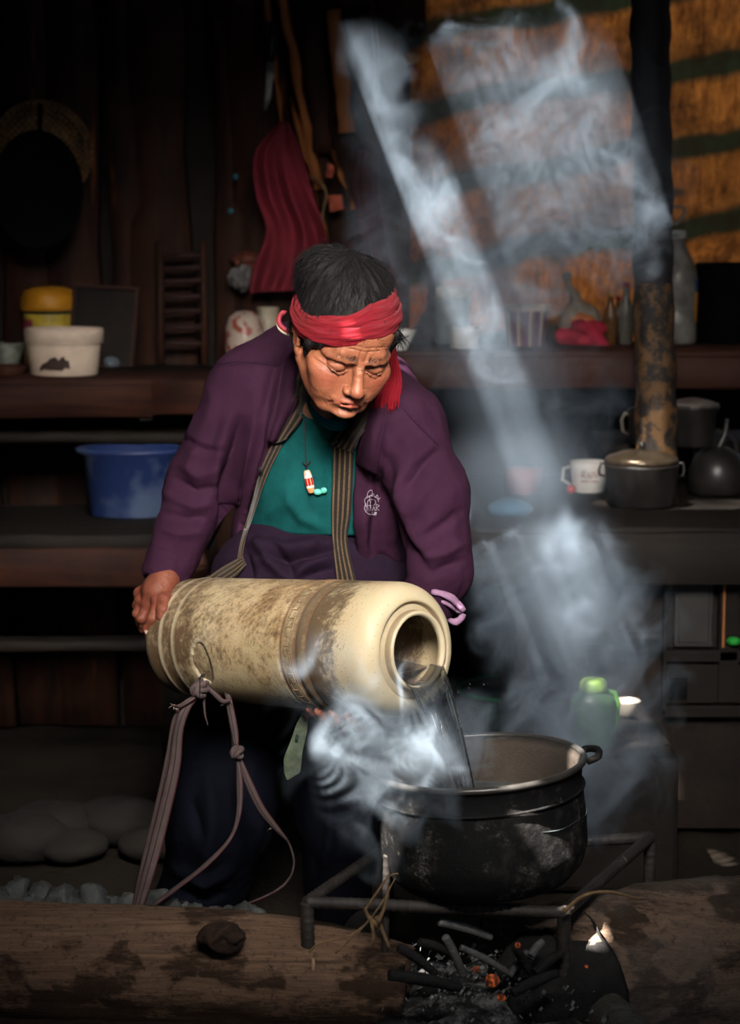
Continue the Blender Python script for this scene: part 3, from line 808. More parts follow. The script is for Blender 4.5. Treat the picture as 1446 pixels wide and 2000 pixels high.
def build_clothes():
    # ---- jacket
    s = SDF(tuple(np.minimum(P(235, 560, .45), P(235, 1500, -.3))), (.33, .38, 1.45), .0042)
    lo = (-.50, -.34, .38); hi = (.235, .34, 1.26)
    s = SDF(lo, hi, .0042)
    jacket_outer(s); jacket_arms(s)
    X, Y, Z = s.g((slice(None),) * 3)
    X, Y, Z = np.broadcast_arrays(X, Y, Z)
    u, v = to_px(X, Y, Z)
    # free the opening: the front of the trunk inside the outline of the lapels
    inner = SDF(lo, hi, .0042); jacket_outer(inner, -.011)
    sd = poly_sd(u.ravel()[::1], v.ravel(), OPEN).reshape(u.shape) * .00088
    front = np.maximum(sd, Y - .06)
    body = np.maximum(s.D, -inner.D)                                     # a shell for the trunk
    arms = SDF(lo, hi, .0042); jacket_arms(arms); armD = arms.D
    D = np.minimum(body, np.maximum(armD, -(inner.D)))
    k = .006
    h = np.clip(.5 - .5 * (D + front) / k, 0, 1)
    D = D * (1 - h) - front * h + k * h * (1 - h)
    D = np.maximum(D, (Z - 9))
    # hem: lower edge of the jacket
    hem = -(Z - (P(480, 1450, 0).z - .035 + .10 * (X - P(480, 1440, 0).x) * -.35))
    D = np.maximum(D, hem.astype(np.float32))
    # neck hole and cuffs
    s.D = D.astype(np.float32)
    s.cap(P(634, 738, .03), P(672, 640, -.10), .060, .078, .008, 's')
    a = P(WRL[0], WRL[1], WRL[2]); dr = (P(WRL[0], WRL[1], WRL[2]) - P(ELL[0], ELL[1], ELL[2])).normalized()
    s.cap(a + dr * .022, a + dr * .09, .034, .034, .004, 's')
    s.ell(a + dr * .085, (.06, .06, .06), .004, 's')
    V, F = s.mesh(); N = vnormals(V, F)
    d = np.zeros(len(V))
    # hanging folds and creases (positions along the garment)
    for pl, a_, w_ in [
        ([(452, 800), (430, 880), (418, 960)], .010, 13), ([(470, 820), (455, 900), (452, 980)], -.010, 10), ([(505, 790), (490, 880), (470, 970), (450, 1060)], .010, 13),
        ([(530, 780), (505, 880), (478, 990)], -.007, 9), ([(436, 900), (445, 1000), (430, 1090)], -.014, 12),
        ([(345, 850), (400, 880), (440, 880)], -.005, 8), ([(345, 905), (390, 930), (430, 915)], .006, 11), ([(340, 935), (385, 960), (425, 950)], -.008, 8), ([(325, 965), (375, 990), (410, 985)], .006, 9),
        ([(318, 1000), (365, 1012), (400, 1010)], -.006, 7), ([(312, 1030), (350, 1045), (390, 1040)], .004, 8), ([(330, 1060), (350, 1085), (352, 1110)], -.003, 7), ([(390, 850), (375, 900), (380, 945)], .005, 12),
        ([(400, 720), (415, 790), (390, 850)], .004, 14), ([(560, 700), (545, 780), (520, 850)], .005, 12), ([(545, 690), (525, 770), (505, 820)], -.005, 8),
        ([(745, 830), (742, 900), (730, 1000), (720, 1090)], -.006, 8), ([(760, 900), (770, 980), (800, 1060), (840, 1120)], -.009, 11), ([(785, 930), (790, 1010), (830, 1080)], .008, 14),
        ([(800, 900), (775, 960), (765, 1050), (770, 1110)], .007, 14), ([(858, 880), (820, 915), (790, 960)], -.008, 9), ([(850, 930), (820, 970), (805, 1010)], .005, 12), ([(895, 1000), (860, 1030), (825, 1050)], -.005, 9),
        ([(905, 1060), (870, 1080), (835, 1090)], .006, 10), ([(905, 1095), (875, 1105), (840, 1120)], -.006, 8), ([(725, 800), (735, 870), (728, 960), (705, 1080)], .006, 12), ([(705, 980), (712, 1060), (730, 1120)], .006, 9),
        ([(455, 1395), (470, 1440)], .008, 12), ([(520, 1385), (530, 1450)], -.008, 12), ([(570, 1380), (575, 1450)], .007, 12), ([(740, 1080), (760, 1100), (790, 1125)], -.006, 8)]:
        d += fold(V, N, pl, a_, w_)
    Xv, Yv, Zv = V.T
    d += (fbm(Xv * 16 + 3, Yv * 16, Zv * 9, 4) - .5) * .016 + (fbm(Xv * 45, Yv * 45, Zv * 30, 3) - .5) * .004
    # seams: shoulder yoke and armhole
    for pl in ([(405, 712), (470, 706), (545, 712), (585, 722)], [(760, 760), (800, 815), (858, 872)], [(300, 1070), (345, 1082)]):
        d += fold(V, N, pl, -.003, 2.5)
    V = V + N * d[:, None]
    jk = link('jacket', mesh_np('jacket', V, F), JACKET, PERSON); jk['label'] = 'faded purple cotton jacket hanging open'
    JV, JF = V, F
    jbvh = BVHTree.FromPolygons([tuple(p) for p in JV], [tuple(int(i) for i in f) for f in JF])
    # ---- tee
    s = SDF((-.30, -.25, .55), (.16, .3, 1.22), .0042)
    jacket_outer(s, -.014)
    s.cap(P(618, 812, .02), P(655, 700, -.08), .052, .060, .004, 's')
    X, Y, Z = s.g((slice(None),) * 3)
    s.D = np.maximum(s.D, np.maximum(.748 - Z + 0 * X + 0 * Y, np.minimum(P(606, 800, 0).x - X, Z - P(600, 792, 0).z) + 0 * Y)).astype(np.float32)
    V, F = s.mesh(); N = vnormals(V, F); d = np.zeros(len(V))
    for pl, a_, w_ in [([(640, 880), (650, 960), (640, 1040)], -.005, 14), ([(590, 900), (560, 980), (520, 1010)], .005, 16), ([(560, 960), (590, 1010), (640, 1035)], .005, 12), ([(600, 860), (620, 930), (615, 1000)], .004, 14)]:
        d += fold(V, N, pl, a_, w_)
    d += (fbm(V[:, 0] * 18, V[:, 1] * 18, V[:, 2] * 14, 3) - .5) * .007
    V = V + N * d[:, None]
    tee = link('shirt', mesh_np('tee', V, F), TEAL, PERSON); tee['label'] = 'teal crew neck shirt'
    tb = BVHTree.FromPolygons([tuple(p) for p in V], [tuple(int(i) for i in f) for f in F])
    def hit(px, py, trees=(tb, jbvh), off=.003):
        o = Vector((0, CAM_Y, CAM_Z)); dr = (P(px, py, 0) - o).normalized(); best = None
        for t_ in trees:
            h = t_.ray_cast(o, dr)
            if h[0] is not None and (best is None or h[3] < best[3]): best = h
        if best is None: return P(px, py, -.02), Vector((0, -1, .1))
        n = best[1]; n = n if n.y < 0 else -n
        return best[0] - dr * off, n
    # ribbed neck band of the tee
    pts = [(596, 740), (598, 772), (608, 800), (628, 822), (655, 832), (682, 826), (704, 806), (716, 780)]
    q = [P(x, y, .02 - .085 * math.sin(PI * i / 7) ** .7 - .028) for i, (x, y) in enumerate(pts)]
    sp = spline(q, 60); n = 60; VV = []; UV = []; m = 22
    for i in range(n):
        for k in range(m):
            a = 2 * PI * k / m; w_ = .0085; g = 0
            VV.append((sp[i][0], sp[i][1] - .0035 * math.sin(a) + .003 * math.cos(a), sp[i][2] + w_ * math.cos(a))); UV.append((i / n, k / m))
    FF = [(i * m + k, i * m + (k + 1) % m, (i + 1) * m + (k + 1) % m, (i + 1) * m + k) for i in range(n - 1) for k in range(m)]
    o = link('neckband', mesh_np('nb', np.array(VV), FF, np.array(UV)), TEAL_RIB, tee)
    # ---- dark shirt below the tee, rumpled (sash and shirt tails)
    s = SDF((-.34, -.22, .48), (.16, .2, .92), .0046)
    pe(s, 605, 1150, .03, (.185, .11, .14), 0)
    V, F = s.mesh(); N = vnormals(V, F)
    d = (fbm(V[:, 0] * 22, V[:, 1] * 22, V[:, 2] * 30, 4) - .5) * .014
    for pl, a_, w_ in [([(490, 1060), (560, 1072), (650, 1062)], .012, 12), ([(500, 1085), (570, 1094), (650, 1080)], -.010, 7), ([(500, 1062), (525, 1095), (560, 1128)], .012, 10), ([(530, 1060), (555, 1090), (575, 1128)], -.010, 6),
                       ([(650, 1085), (600, 1105), (570, 1130)], .010, 9), ([(655, 1110), (620, 1118), (590, 1132)], -.008, 6), ([(480, 1080), (490, 1130)], -.010, 8), ([(620, 1050), (610, 1075), (585, 1100)], .006, 8)]:
        d += fold(V, N, pl, a_, w_)
    V = V + N * d[:, None]
    sb = BVHTree.FromPolygons([tuple(p) for p in V], [tuple(int(i) for i in f) for f in F])
    o = link('sash', mesh_np('sash', V, F), JACKET_DK, PERSON); o['label'] = 'dark rumpled cloth round the waist'
    # ---- striped shirt fronts lying over the edges of the opening
    def strip(name, L, R, n=60, off=.006, thick=.004, bulge=.004, mat=STRIPE, parent=PERSON, rep=1, trees=(tb, jbvh, sb), yf=None):
        a = spline(L, n); b = spline(R, n); m = 9; V = []; UV = []
        P0 = np.zeros((n, m, 3))
        for i in range(n):
            for k in range(m):
                t_ = k / (m - 1); p, _ = hit(a[i][0] * (1 - t_) + b[i][0] * t_, a[i][1] * (1 - t_) + b[i][1] * t_, trees, off)
                if yf is not None:
                    w_ = min(1, i / (n - 1) / yf[2]); w_ = w_ * w_ * (3 - 2 * w_); yy = yf[0] * (1 - t_) + yf[1] * t_
                    p = P(a[i][0] * (1 - t_) + b[i][0] * t_, a[i][1] * (1 - t_) + b[i][1] * t_, min(p.y, p.y * w_ + yy * (1 - w_)))
                P0[i, k] = p
        # smooth the depth so that the cloth bridges hollows
        for _ in range(14):
            Q = P0.copy(); Q[1:-1] = (P0[:-2] + P0[1:-1] * 2 + P0[2:]) / 4; P0[:, :, 1] = np.minimum(P0[:, :, 1] + .001, Q[:, :, 1])
            Q = P0.copy(); Q[:, 1:-1] = (P0[:, :-2] + P0[:, 1:-1] * 2 + P0[:, 2:]) / 4; P0[:, :, 1] = Q[:, :, 1]
        for sgn in (-1, 1):
            for i in range(n):
                for k in range(m):
                    t_ = k / (m - 1)
                    p = P0[i, k].copy(); p[1] += sgn * thick / 2 * (1 - abs(2 * t_ - 1) ** 4 * .7) - bulge * math.sin(PI * t_)
                    V.append(p); UV.append((t_ * rep, i / n))
        F = []; o_ = n * m
        for i in range(n - 1):
            for k in range(m - 1):
                F.append((i * m + k, (i + 1) * m + k, (i + 1) * m + k + 1, i * m + k + 1)); F.append((o_ + i * m + k, o_ + i * m + k + 1, o_ + (i + 1) * m + k + 1, o_ + (i + 1) * m + k))
            for k in (0, m - 1): F.append((i * m + k, o_ + i * m + k, o_ + (i + 1) * m + k, (i + 1) * m + k)[::1 if k else -1])
        for i in (0, n - 1):
            for k in range(m - 1): F.append((i * m + k, i * m + k + 1, o_ + i * m + k + 1, o_ + i * m + k)[::1 if i == 0 else -1])
        return link(name, mesh_np(name, np.array(V), F, np.array(UV)), mat, parent)
    sf = strip('shirt_front', [(652, 866), (650, 930), (648, 1000), (650, 1060), (660, 1150)], [(692, 866), (690, 930), (686, 1000), (680, 1060), (700, 1150)], off=.010)
    sf['label'] = 'brown and tan striped shirt edge'
    strip('shirt_front', [(530, 868), (506, 925), (486, 1000), (470, 1055), (462, 1100)], [(552, 868), (522, 930), (497, 1002), (480, 1052), (472, 1100)], off=.008, rep=.6)
    strip('shirt_collar', [(702, 782), (690, 808), (668, 838), (645, 868)], [(738, 776), (728, 820), (706, 850), (690, 884)], n=30, off=.016, thick=.006, rep=1)
    strip('shirt_collar', [(590, 690), (580, 740), (566, 790), (530, 868)], [(610, 690), (612, 745), (602, 800), (560, 858)], n=30, off=.014, thick=.006, rep=.7, yf=(-.20, -.21, .9))
    # jacket collar flaps, standing rolls beside the neck
    c1 = strip('jacket_collar', [(596, 664), (556, 700), (546, 740), (538, 800), (522, 862)], [(610, 668), (600, 720), (590, 760), (572, 805), (543, 862)], n=36, off=.020, thick=.008, bulge=.010, mat=JACKET, yf=(-.04, -.17, .9))
    c2 = strip('jacket_collar', [(732, 742), (726, 790), (708, 850), (694, 905)], [(762, 770), (752, 830), (742, 880), (737, 930)], n=36, off=.014, thick=.008, bulge=.008, mat=JACKET)
    # shirt tail corner below at his right
    strip('shirt_tail', [(372, 1146), (400, 1128), (440, 1104), (474, 1086)], [(392, 1162), (430, 1146), (462, 1126), (482, 1104)], n=24, off=.012)
    # buttons
    for (x, y) in ((546, 861), (655, 862), (509, 917)):
        p, n_ = hit(x, y, off=.019)
        V, F = lathe([(0, .002), (.003, .002), (.0042, .0012), (.0042, -.001), (0, -.001)], 14, axisM(p, n_))
        link('button', mesh_np('b', V, F), simple('button_black', (.015, .013, .014), .35, .1), PERSON)
    # stitched seams as thin raised threads on the jacket
    for pl in ([(428, 712), (470, 707), (545, 714)], [(766, 765), (800, 812), (857, 870)], [(733, 930), (738, 870), (735, 800)]):
        q = [hit(x, y, (jbvh,), .001)[0] for x, y in spline([(a, b) for a, b in pl], 40)]
        V, F = tube(q, .0007, 5)
        link('seam', mesh_np('seam', V, F), JACKET_DK, jk)
    # chest embroidery: script line over a hexagonal letter mark
    segs = [[(717, 974), (719, 962), (726, 957), (727, 965), (719, 972)], [(723, 968), (722, 980)], [(726, 970), (730, 964), (733, 972), (737, 967), (740, 975), (743, 972)],
            [(715, 990), (713, 975), (724, 968), (736, 972), (740, 980)], [(715, 982), (712, 992), (715, 1000), (722, 1004), (735, 1006)],
            [(719, 998), (719, 978), (730, 976), (734, 981), (730, 987), (720, 987)], [(724, 978), (723, 998)],
            [(724, 988), (727, 998), (730, 990), (733, 998)], [(735, 984), (735, 998)], [(736, 985), (741, 988), (736, 992), (741, 997)],
            [(727, 1000), (727, 1005)], [(731, 1001), (736, 1001), (731, 1004), (736, 1004)], [(716, 985), (716, 1000), (725, 1007)]]
    parts = []
    for sg in segs:
        q = [hit(x, y, (jbvh,), .0005)[0] for x, y in spline(sg, max(8, 5 * len(sg)))]
        parts.append(tube(q, .00034, 5))
    V, F = join_np(parts)
    o = link('chest_emblem', mesh_np('emblem', V, F), simple('silver_thread', (.42, .38, .42), .5, .2, 80), jk); o['label'] = 'small silver embroidered letter emblem'
    # necklace: cord, ridged carnelian bead, turquoise beads
    q = [hit(x, y, (tb,), .004)[0] for x, y in spline([(592, 770), (595, 830), (597, 880), (599, 915)], 30)]
    V, F = tube(q, .0011, 6); cord = link('necklace_cord', mesh_np('cord', V, F), simple('cord_dark', (.035, .012, .016), .7), PERSON)
    for a, b in (((599, 910), (591, 903)), ((599, 910), (607, 901))):
        V, F = tube([hit(*a, (tb,), .005)[0], hit(*b, (tb,), .006)[0]], .001, 6); link('cord_knot', mesh_np('k', V, F), MATS['cord_dark'], cord)
    a, b = hit(599, 918, (tb,), .008)[0], hit(609, 963, (tb,), .008)[0]
    M = axisM(a, b - a); L = (b - a).length
    t = NT('banded_bead'); sx = t.n('ShaderNodeSeparateXYZ'); t.L(t.co('UV'), sx.inputs[0])
    c = t.ramp(sx.outputs[1], [(0, (.72, .42, .28)), (.22, (.75, .55, .42)), (.27, (.85, .72, .6)), (.33, (.85, .72, .6)), (.36, (.30, .01, .01)), (.5, (.42, .012, .01)), (.66, (.30, .01, .01)), (.69, (.85, .72, .6)), (.75, (.8, .6, .48)), (.8, (.75, .22, .08)), (1, (.8, .3, .14))])
    ring = t.ramp(t.math('FRACT', t.math('MULTIPLY', sx.outputs[0], 8.0)), [(0, 1), (.2, 1), (.25, 0), (1, 0)])
    mid = t.ramp(sx.outputs[1], [(.35, 0), (.37, 1), (.65, 1), (.67, 0)])
    c = t.mix(t.math('MULTIPLY', ring, mid), c, (.75, .38, .22)); t.set(color=c, rough=.2, coat=.4)
    prof = [(.0012, 0)] + [(.0045 + .0030 * math.sin(PI * i / 14) ** .6, L * i / 14) for i in range(15)] + [(.0012, L)]
    V, F = lathe(prof, 24); uv = [((math.atan2(v[1], v[0]) / (2 * PI)) % 1, v[2] / L) for v in V]
    o = link('bead', mesh_np('bead', xf(M, V), F, np.array(uv)), t.m, cord); o['label'] = 'long red and cream banded bead'
    tq = simple('turquoise', (.10, .52, .38), .35, .3, 200)
    for (x, y, rx) in ((621, 961, .0075), (632, 958, .0062)):
        s = SDF((-.012,) * 3, (.012,) * 3, .0008); s.ell((0, 0, 0), (rx, .005, .0055), 0); s.ell((rx * .2, -.003, .004), (.002,) * 3, .002, 's')
        V, F = s.mesh(); p = hit(x, y, (tb,), .007)[0]
        o = link('bead', mesh_np('tq', V + np.array(p), F), tq, cord); o['label'] = 'turquoise bead'
    return jbvh, tb

def build_trousers():
    s = SDF((-.42, -.22, -.02), (.16, .42, .62), .0055)
    pe(s, 560, 1330, .14, (.15, .11, .11), 0)
    pc(s, (470, 1400, .12, .098), (430, 1600, .02, .092), .04); pc(s, (430, 1600, .02, .092), (392, 1770, .08, .082), .03)
    pc(s, (392, 1770, .08, .082), (392, 1835, .10, .078), .03)
    pc(s, (650, 1400, .10, .085), (672, 1590, .0, .083), .04); pc(s, (672, 1590, .0, .083), (688, 1800, .06, .085), .03)
    X, Y, Z = s.g((slice(None),) * 3); s.D = np.maximum(s.D, (.012 - Z) + 0 * X + 0 * Y).astype(np.float32)
    V, F = s.mesh(); N = vnormals(V, F); d = (fbm(V[:, 0] * 14, V[:, 1] * 14, V[:, 2] * 9, 4) - .5) * .022
    for pl, a_, w_ in [([(400, 1500), (420, 1600), (400, 1720)], .010, 16), ([(480, 1450), (470, 1560), (500, 1600)], -.010, 12), ([(370, 1560), (400, 1640)], -.008, 12), ([(340, 1700), (400, 1720), (450, 1700)], .010, 12), ([(330, 1740), (390, 1755), (440, 1745)], -.010, 9), ([(640, 1500), (650, 1620), (630, 1720)], .010, 12)]:
        d += fold(V, N, pl, a_, w_)
    V = V + N * d[:, None]
    o = link('trousers', mesh_np('trousers', V, F), TROUSER, PERSON); o['label'] = 'loose dark navy trousers'
    # shoes
    for i, (x, yy) in enumerate(((392, .10), (690, .07))):
        b = P(x, 1830, yy); b.z = 0
        s = SDF((-.06, -.2, -.01), (.06, .1, .12), .004)
        s.cap((0, .03, .04), (0, -.10, .032), .038, .034, 0); s.cap((0, -.1, .03), (.0, -.14, .024), .034, .026, .02); s.cap((0, .03, .045), (0, .03, .1), .042, .046, .02)
        X, Y, Z = s.g((slice(None),) * 3); s.D = np.maximum(s.D, (.002 - Z) + 0 * X + 0 * Y).astype(np.float32)
        V, F = s.mesh(); R = Matrix.Translation(b) @ Matrix.Rotation(math.radians((-12, 14)[i]), 4, 'Z')
        sh = link('shoe', mesh_np('shoe', xf(R, V), F), simple('shoe_rubber', (.015, .014, .013), .6), PERSON)
        V, F = tube([R @ Vector((.036 * math.cos(a), -.055 + .095 * math.sin(a), .008)) for a in np.linspace(0, 2 * PI, 33)], .006, 6, False)
        link('sole', mesh_np('sole', V, F), simple('shoe_sole', (.05, .045, .04), .8), sh)

def hand_R(s):
    """his right hand (left in the photo), gripping the far rim of the canister: world space"""
    w = P(322, 1132, -.045); 
    kn = [P(309, 1176, -.085), P(289, 1180, -.066), P(277, 1172, -.040), P(274, 1160, -.015)]   # knuckles, index first
    s.cap(P(326, 1095, -.02), w, .027, .025, .01)
    s.ell(P(306, 1150, -.055), (.026, .030, .024), .014)
    for k in kn: s.cap(w, k, .0165, .0115, .014)
    return w, kn
def build_body():
    # rough body inside the clothes
    s = SDF((-.48, -.3, .0), (.26, .34, 1.24), .009)
    jacket_outer(s, -.048); jacket_arms(s, -.032)
    pc(s, (590, 760, .06, .06), (620, 812, -.0, .05), .03)
    pc(s, (470, 1400, .12, .07), (430, 1600, .02, .062), .04); pc(s, (430, 1600, .02, .062), (392, 1790, .08, .045), .03)
    pc(s, (650, 1400, .10, .065), (672, 1590, .0, .06), .04); pc(s, (672, 1590, .0, .06), (688, 1790, .06, .045), .03)
    parts = [s.mesh()]; at = [np.zeros((len(parts[0][0]), 3))]
    V, F, A = build_head_mesh(); parts.append((xf(HEAD_M, V), F)); at.append(np.stack([A['red'], A['dark'], A['pale']], 1))
    # his right hand
    c = P(300, 1165, -.05); s = SDF(np.array(c) - (.075, .075, .10), np.array(c) + (.075, .075, .09), .0014)
    w, kn = hand_R(s)
    ch = [  # finger chains from knuckle, curling under the rim of the base
        [P(298, 1208, -.102), P(289, 1228, -.093), P(288, 1238, -.082)],
        [P(277, 1207, -.070), P(281, 1228, -.050), P(290, 1238, -.036)],
        [P(269, 1198, -.040), P(274, 1218, -.024), P(284, 1228, -.012)],
        [P(268, 1182, -.012), P(273, 1200, .0), P(282, 1210, .010)]]
    rad = [(.0102, .0092, .0086, .0072), (.0102, .0092, .0084, .0072), (.0096, .0088, .008, .0068), (.0086, .0078, .007, .006)]
    for k, c_, r_ in zip(kn, ch, rad):
        pts = [k] + c_
        for i in range(3): s.cap(pts[i], pts[i + 1], r_[i], r_[i + 1], .0035)
        s.ell(k - Vector((0, .003, -.002)), (.0105, .0095, .0105), .006)
        s.ell(pts[1], (r_[1] * 1.06,) * 3, .002)
    th = [P(330, 1150, -.075), P(336, 1176, -.098), P(338, 1196, -.108), P(337, 1210, -.110)]     # thumb over the near side
    th = [P(326, 1148, -.060), P(322, 1172, -.092), P(318, 1190, -.108), P(315, 1204, -.112)]
    for i in range(3): s.cap(th[i], th[i + 1], (.0135, .0112, .0102)[i], (.0112, .0102, .0085)[i], .006)
    for a, b in zip([w] * 3, kn[:3]): s.cap(a + Vector((0, -.018, .006)), b + Vector((0, -.0075, .003)), .0018, .0016, .005)   # tendons
    tip = ch[0][1]; f = (ch[0][2] - ch[0][1]).normalized()
    nail_c = P(288, 1233, -.0985)
    s.ell(nail_c, (.0055, .0022, .0068), .0006)
    V, F = s.mesh(); V = V + vnormals(V, F) * ((fbm(V[:, 0] * 200, V[:, 1] * 200, V[:, 2] * 200, 3) - .5) * .0014)[:, None]
    a = np.zeros((len(V), 3)); dn = np.sqrt((((V - np.array(nail_c)) / (.0062, .0045, .0075)) ** 2).sum(1)); a[:, 2] = np.clip((1.02 - dn) * 12, 0, 1)
    kd = np.min([np.linalg.norm(V - np.array(k), axis=1) for k in kn], 0); a[:, 0] = .45 + .5 * np.exp(-(kd / .012) ** 2); a[:, 1] = .45 * (1 - a[:, 2])  # whole hand darkened in its colour for the shade it sits in
    parts.append((V, F)); at.append(a)
    # his left hand, palm up under the canister near its mouth end
    c = P(676, 1400, -.30); s = SDF(np.array(c) - (.10, .12, .08), np.array(c) + (.17, .14, .13), .0017)
    w = P(760, 1345, -.16)
    s.cap(P(812, 1270, -.11), w, .030, .026, .01)
    s.ell(P(712, 1378, -.22), (.042, .036, .018), .014, R=Matrix.Rotation(.25, 4, 'Y'))
    kn2 = [P(722, 1398, -.285), P(697, 1398, -.275), P(673, 1394, -.262), P(650, 1388, -.245)]
    for k in kn2: s.cap(w, k, .016, .0115, .016)
    ch2 = [[P(702, 1420, -.325), P(690, 1408, -.35), P(680, 1398, -.362)], [P(674, 1416, -.315), P(658, 1404, -.338), P(648, 1394, -.348)],
           [P(648, 1409, -.302), P(632, 1399, -.322), P(622, 1390, -.332)], [P(624, 1399, -.284), P(612, 1390, -.302), P(604, 1384, -.31)]]
    for k, c_, r_ in zip(kn2, ch2, rad):
        pts = [k] + c_
        for i in range(3): s.cap(pts[i], pts[i + 1], r_[i] * 1.04, r_[i + 1] * 1.04, .003)
        s.ell(pts[1], (r_[1] * 1.1,) * 3, .002)
    th = [P(745, 1372, -.22), P(752, 1392, -.29), P(742, 1396, -.33), P(733, 1392, -.352)]
    for i in range(3): s.cap(th[i], th[i + 1], (.0145, .012, .0108)[i], (.012, .0108, .009)[i], .006)
    V, F = s.mesh(); V = V + vnormals(V, F) * ((fbm(V[:, 0] * 200, V[:, 1] * 200, V[:, 2] * 200, 3) - .5) * .0014)[:, None]
    a = np.zeros((len(V), 3)); a[:, 0] = .35; a[:, 1] = .2
    parts.append((V, F)); at.append(a)
    V, F = join_np(parts); A = np.vstack(at)
    me = mesh_np('body', V, F)
    for i, k in enumerate(('red', 'dark', 'pale')): add_attr(me, k, A[:, i])
    return link('body', me, SKIN, PERSON)
build_body()
JB, TB = build_clothes()
build_trousers()
build_headgear(PERSON)
# rolled shirt cuffs at his left elbow, the sunlit edges painted pale lilac
cuff = simple('sunlit_cuff', (.24, .13, .22), .8, .2, 60)
def cuff_roll(pts, r):
    o = Vector((0, CAM_Y, CAM_Z)); q = []
    for x, y in spline(pts, 26):
        d = (P(x, y, 0) - o).normalized(); h = JB.ray_cast(o, d); p = h[0] if h[0] is not None and h[0].y < 0 else P(x, y, -.135)
        q.append(p)
    Y0 = sorted(p.y for p in q)[len(q) // 2]
    q = [P(x, y, .5 * (p.y if abs(p.y - Y0) < .03 else Y0) + .5 * Y0) - Vector((0, r * .4, 0)) for (x, y), p in zip(spline(pts, 26), q)]
    V, F = tube(q, [r * (.35 + .65 * math.sin(PI * (i + .5) / 26) ** .5) for i in range(26)], 12, flat=.7); N = vnormals(V, F)
    V = V + N * ((fbm(V[:, 0] * 90, V[:, 1] * 90, V[:, 2] * 90, 3) - .5) * .005)[:, None]
    return link('shirt_cuff', mesh_np('cuff', V, F), cuff, PERSON)
o = cuff_roll([(842, 1155), (858, 1157), (876, 1164), (894, 1178), (907, 1192)], .0075); o['label'] = 'rolled shirt cuff with sunlit edges painted lilac'
cuff_roll([(858, 1170), (872, 1176), (888, 1186), (902, 1194)], .0065)
cuff_roll([(876, 1209), (888, 1213), (898, 1210), (907, 1198)], .0070)
# ------------------------------------------------------------------ canister, straps, water
CA0 = P(364, 1244, -.02); CA1 = P(815, 1271, -.405)      # axis: centre of base, centre of the mouth end
CAX = (CA1 - CA0).normalized(); CL = (CA1 - CA0).length
CM = axisM(CA0, CAX)
def canister_mat():
    t = NT('stained_plastic'); uv = t.n('ShaderNodeSeparateXYZ'); t.L(t.co('UV'), uv.inputs[0]); s_ = uv.outputs[1]
    big = t.noise(5.5, 5, .65, dist=.4); mid = t.noise(24, 5, .75); fine = t.noise(110, 5, .8)
    base = t.mix(t.ramp(big, [(.35, 0), (.65, 1)]), (.58, .48, .28), (.70, .62, .43))
    amber = t.ramp(t.math('ADD', t.math('MULTIPLY', big, .6), t.math('MULTIPLY', mid, .4)), [(.40, 0), (.58, 1)])
    c = t.mix(t.math('MULTIPLY', amber, t.ramp(s_, [(0, .9), (.12, .6), (.30, .35), (.62, .85), (.66, .5), (.84, .3), (.93, .05)])), base, (.42, .22, .06))
    # grime: where along the body it gathers
    zone = t.ramp(s_, [(0, .50), (.07, .52), (.16, .47), (.25, .38), (.40, .30), (.52, .36), (.62, .38), (.655, .42), (.70, .52), (.78, .52), (.84, .42), (.875, .22), (.905, .08), (.955, .0), (.985, .0), (1, .05)])
    fib = t.noise(1, 4, .7, vec=t.map(t.co(), (30, 160, 90), (.3, .2, .8)))
    g = t.math('ADD', t.math('MULTIPLY', mid, .50), t.math('MULTIPLY', fib, .5)); g = t.math('ADD', g, t.math('MULTIPLY', t.math('SUBTRACT', big, .5), .5))
    g = t.math('ADD', g, t.math('SUBTRACT', zone, .40))
    grime = t.ramp(g, [(.42, 0), (.50, .45), (.60, 1)])
    c = t.mix(t.math('MULTIPLY', grime, .85), c, (.080, .044, .024))
    # short scratches in two directions
    for sc, rot, th in (((26, 420, 420), (.2, .6, .3), .68), ((400, 34, 340), (.1, .3, .9), .69), ((160, 480, 30), (.7, .2, .5), .70)):
        n = t.noise(1, 1, .4, vec=t.map(t.co('Generated'), tuple(x * .45 for x in sc), rot)); k = t.ramp(n, [(th, 0), (th + .03, .8)])
        k = t.math('MULTIPLY', k, t.ramp(s_, [(0, .8), (.88, .8), (.93, .15), (1, .1)])); c = t.mix(k, c, (.07, .04, .025))
    c = t.mix(t.math('MULTIPLY', t.attr('groove'), .8), c, (.16, .085, .045))
    c = t.mix(t.math('MULTIPLY', t.attr('edge'), .7), c, (.66, .58, .42))
    c = t.mix(t.math('MULTIPLY', t.attr('pale'), .9), c, (.72, .66, .50))
    t.set(color=c, rough=t.ramp(mid, [(.3, .34), (.7, .55)]), spec=.45, sss=.06)
    t.b.inputs['Subsurface Radius'].default_value = (1, .6, .3); t.b.inputs['Subsurface Scale'].default_value = .006
    t.bump(t.math('ADD', t.math('MULTIPLY', fine, .5), t.math('MULTIPLY', grime, .4)), .25, .0015)
    tr = t.n('ShaderNodeBsdfTranslucent'); t.L(c, tr.inputs[0]); mx = t.n('ShaderNodeMixShader'); mx.inputs[0].default_value = .30       # thin milky plastic lets some light through
    t.L(t.b.outputs[0], mx.inputs[1]); t.L(tr.outputs[0], mx.inputs[2]); t.L(mx.outputs[0], t.out.inputs[0]); return t.m
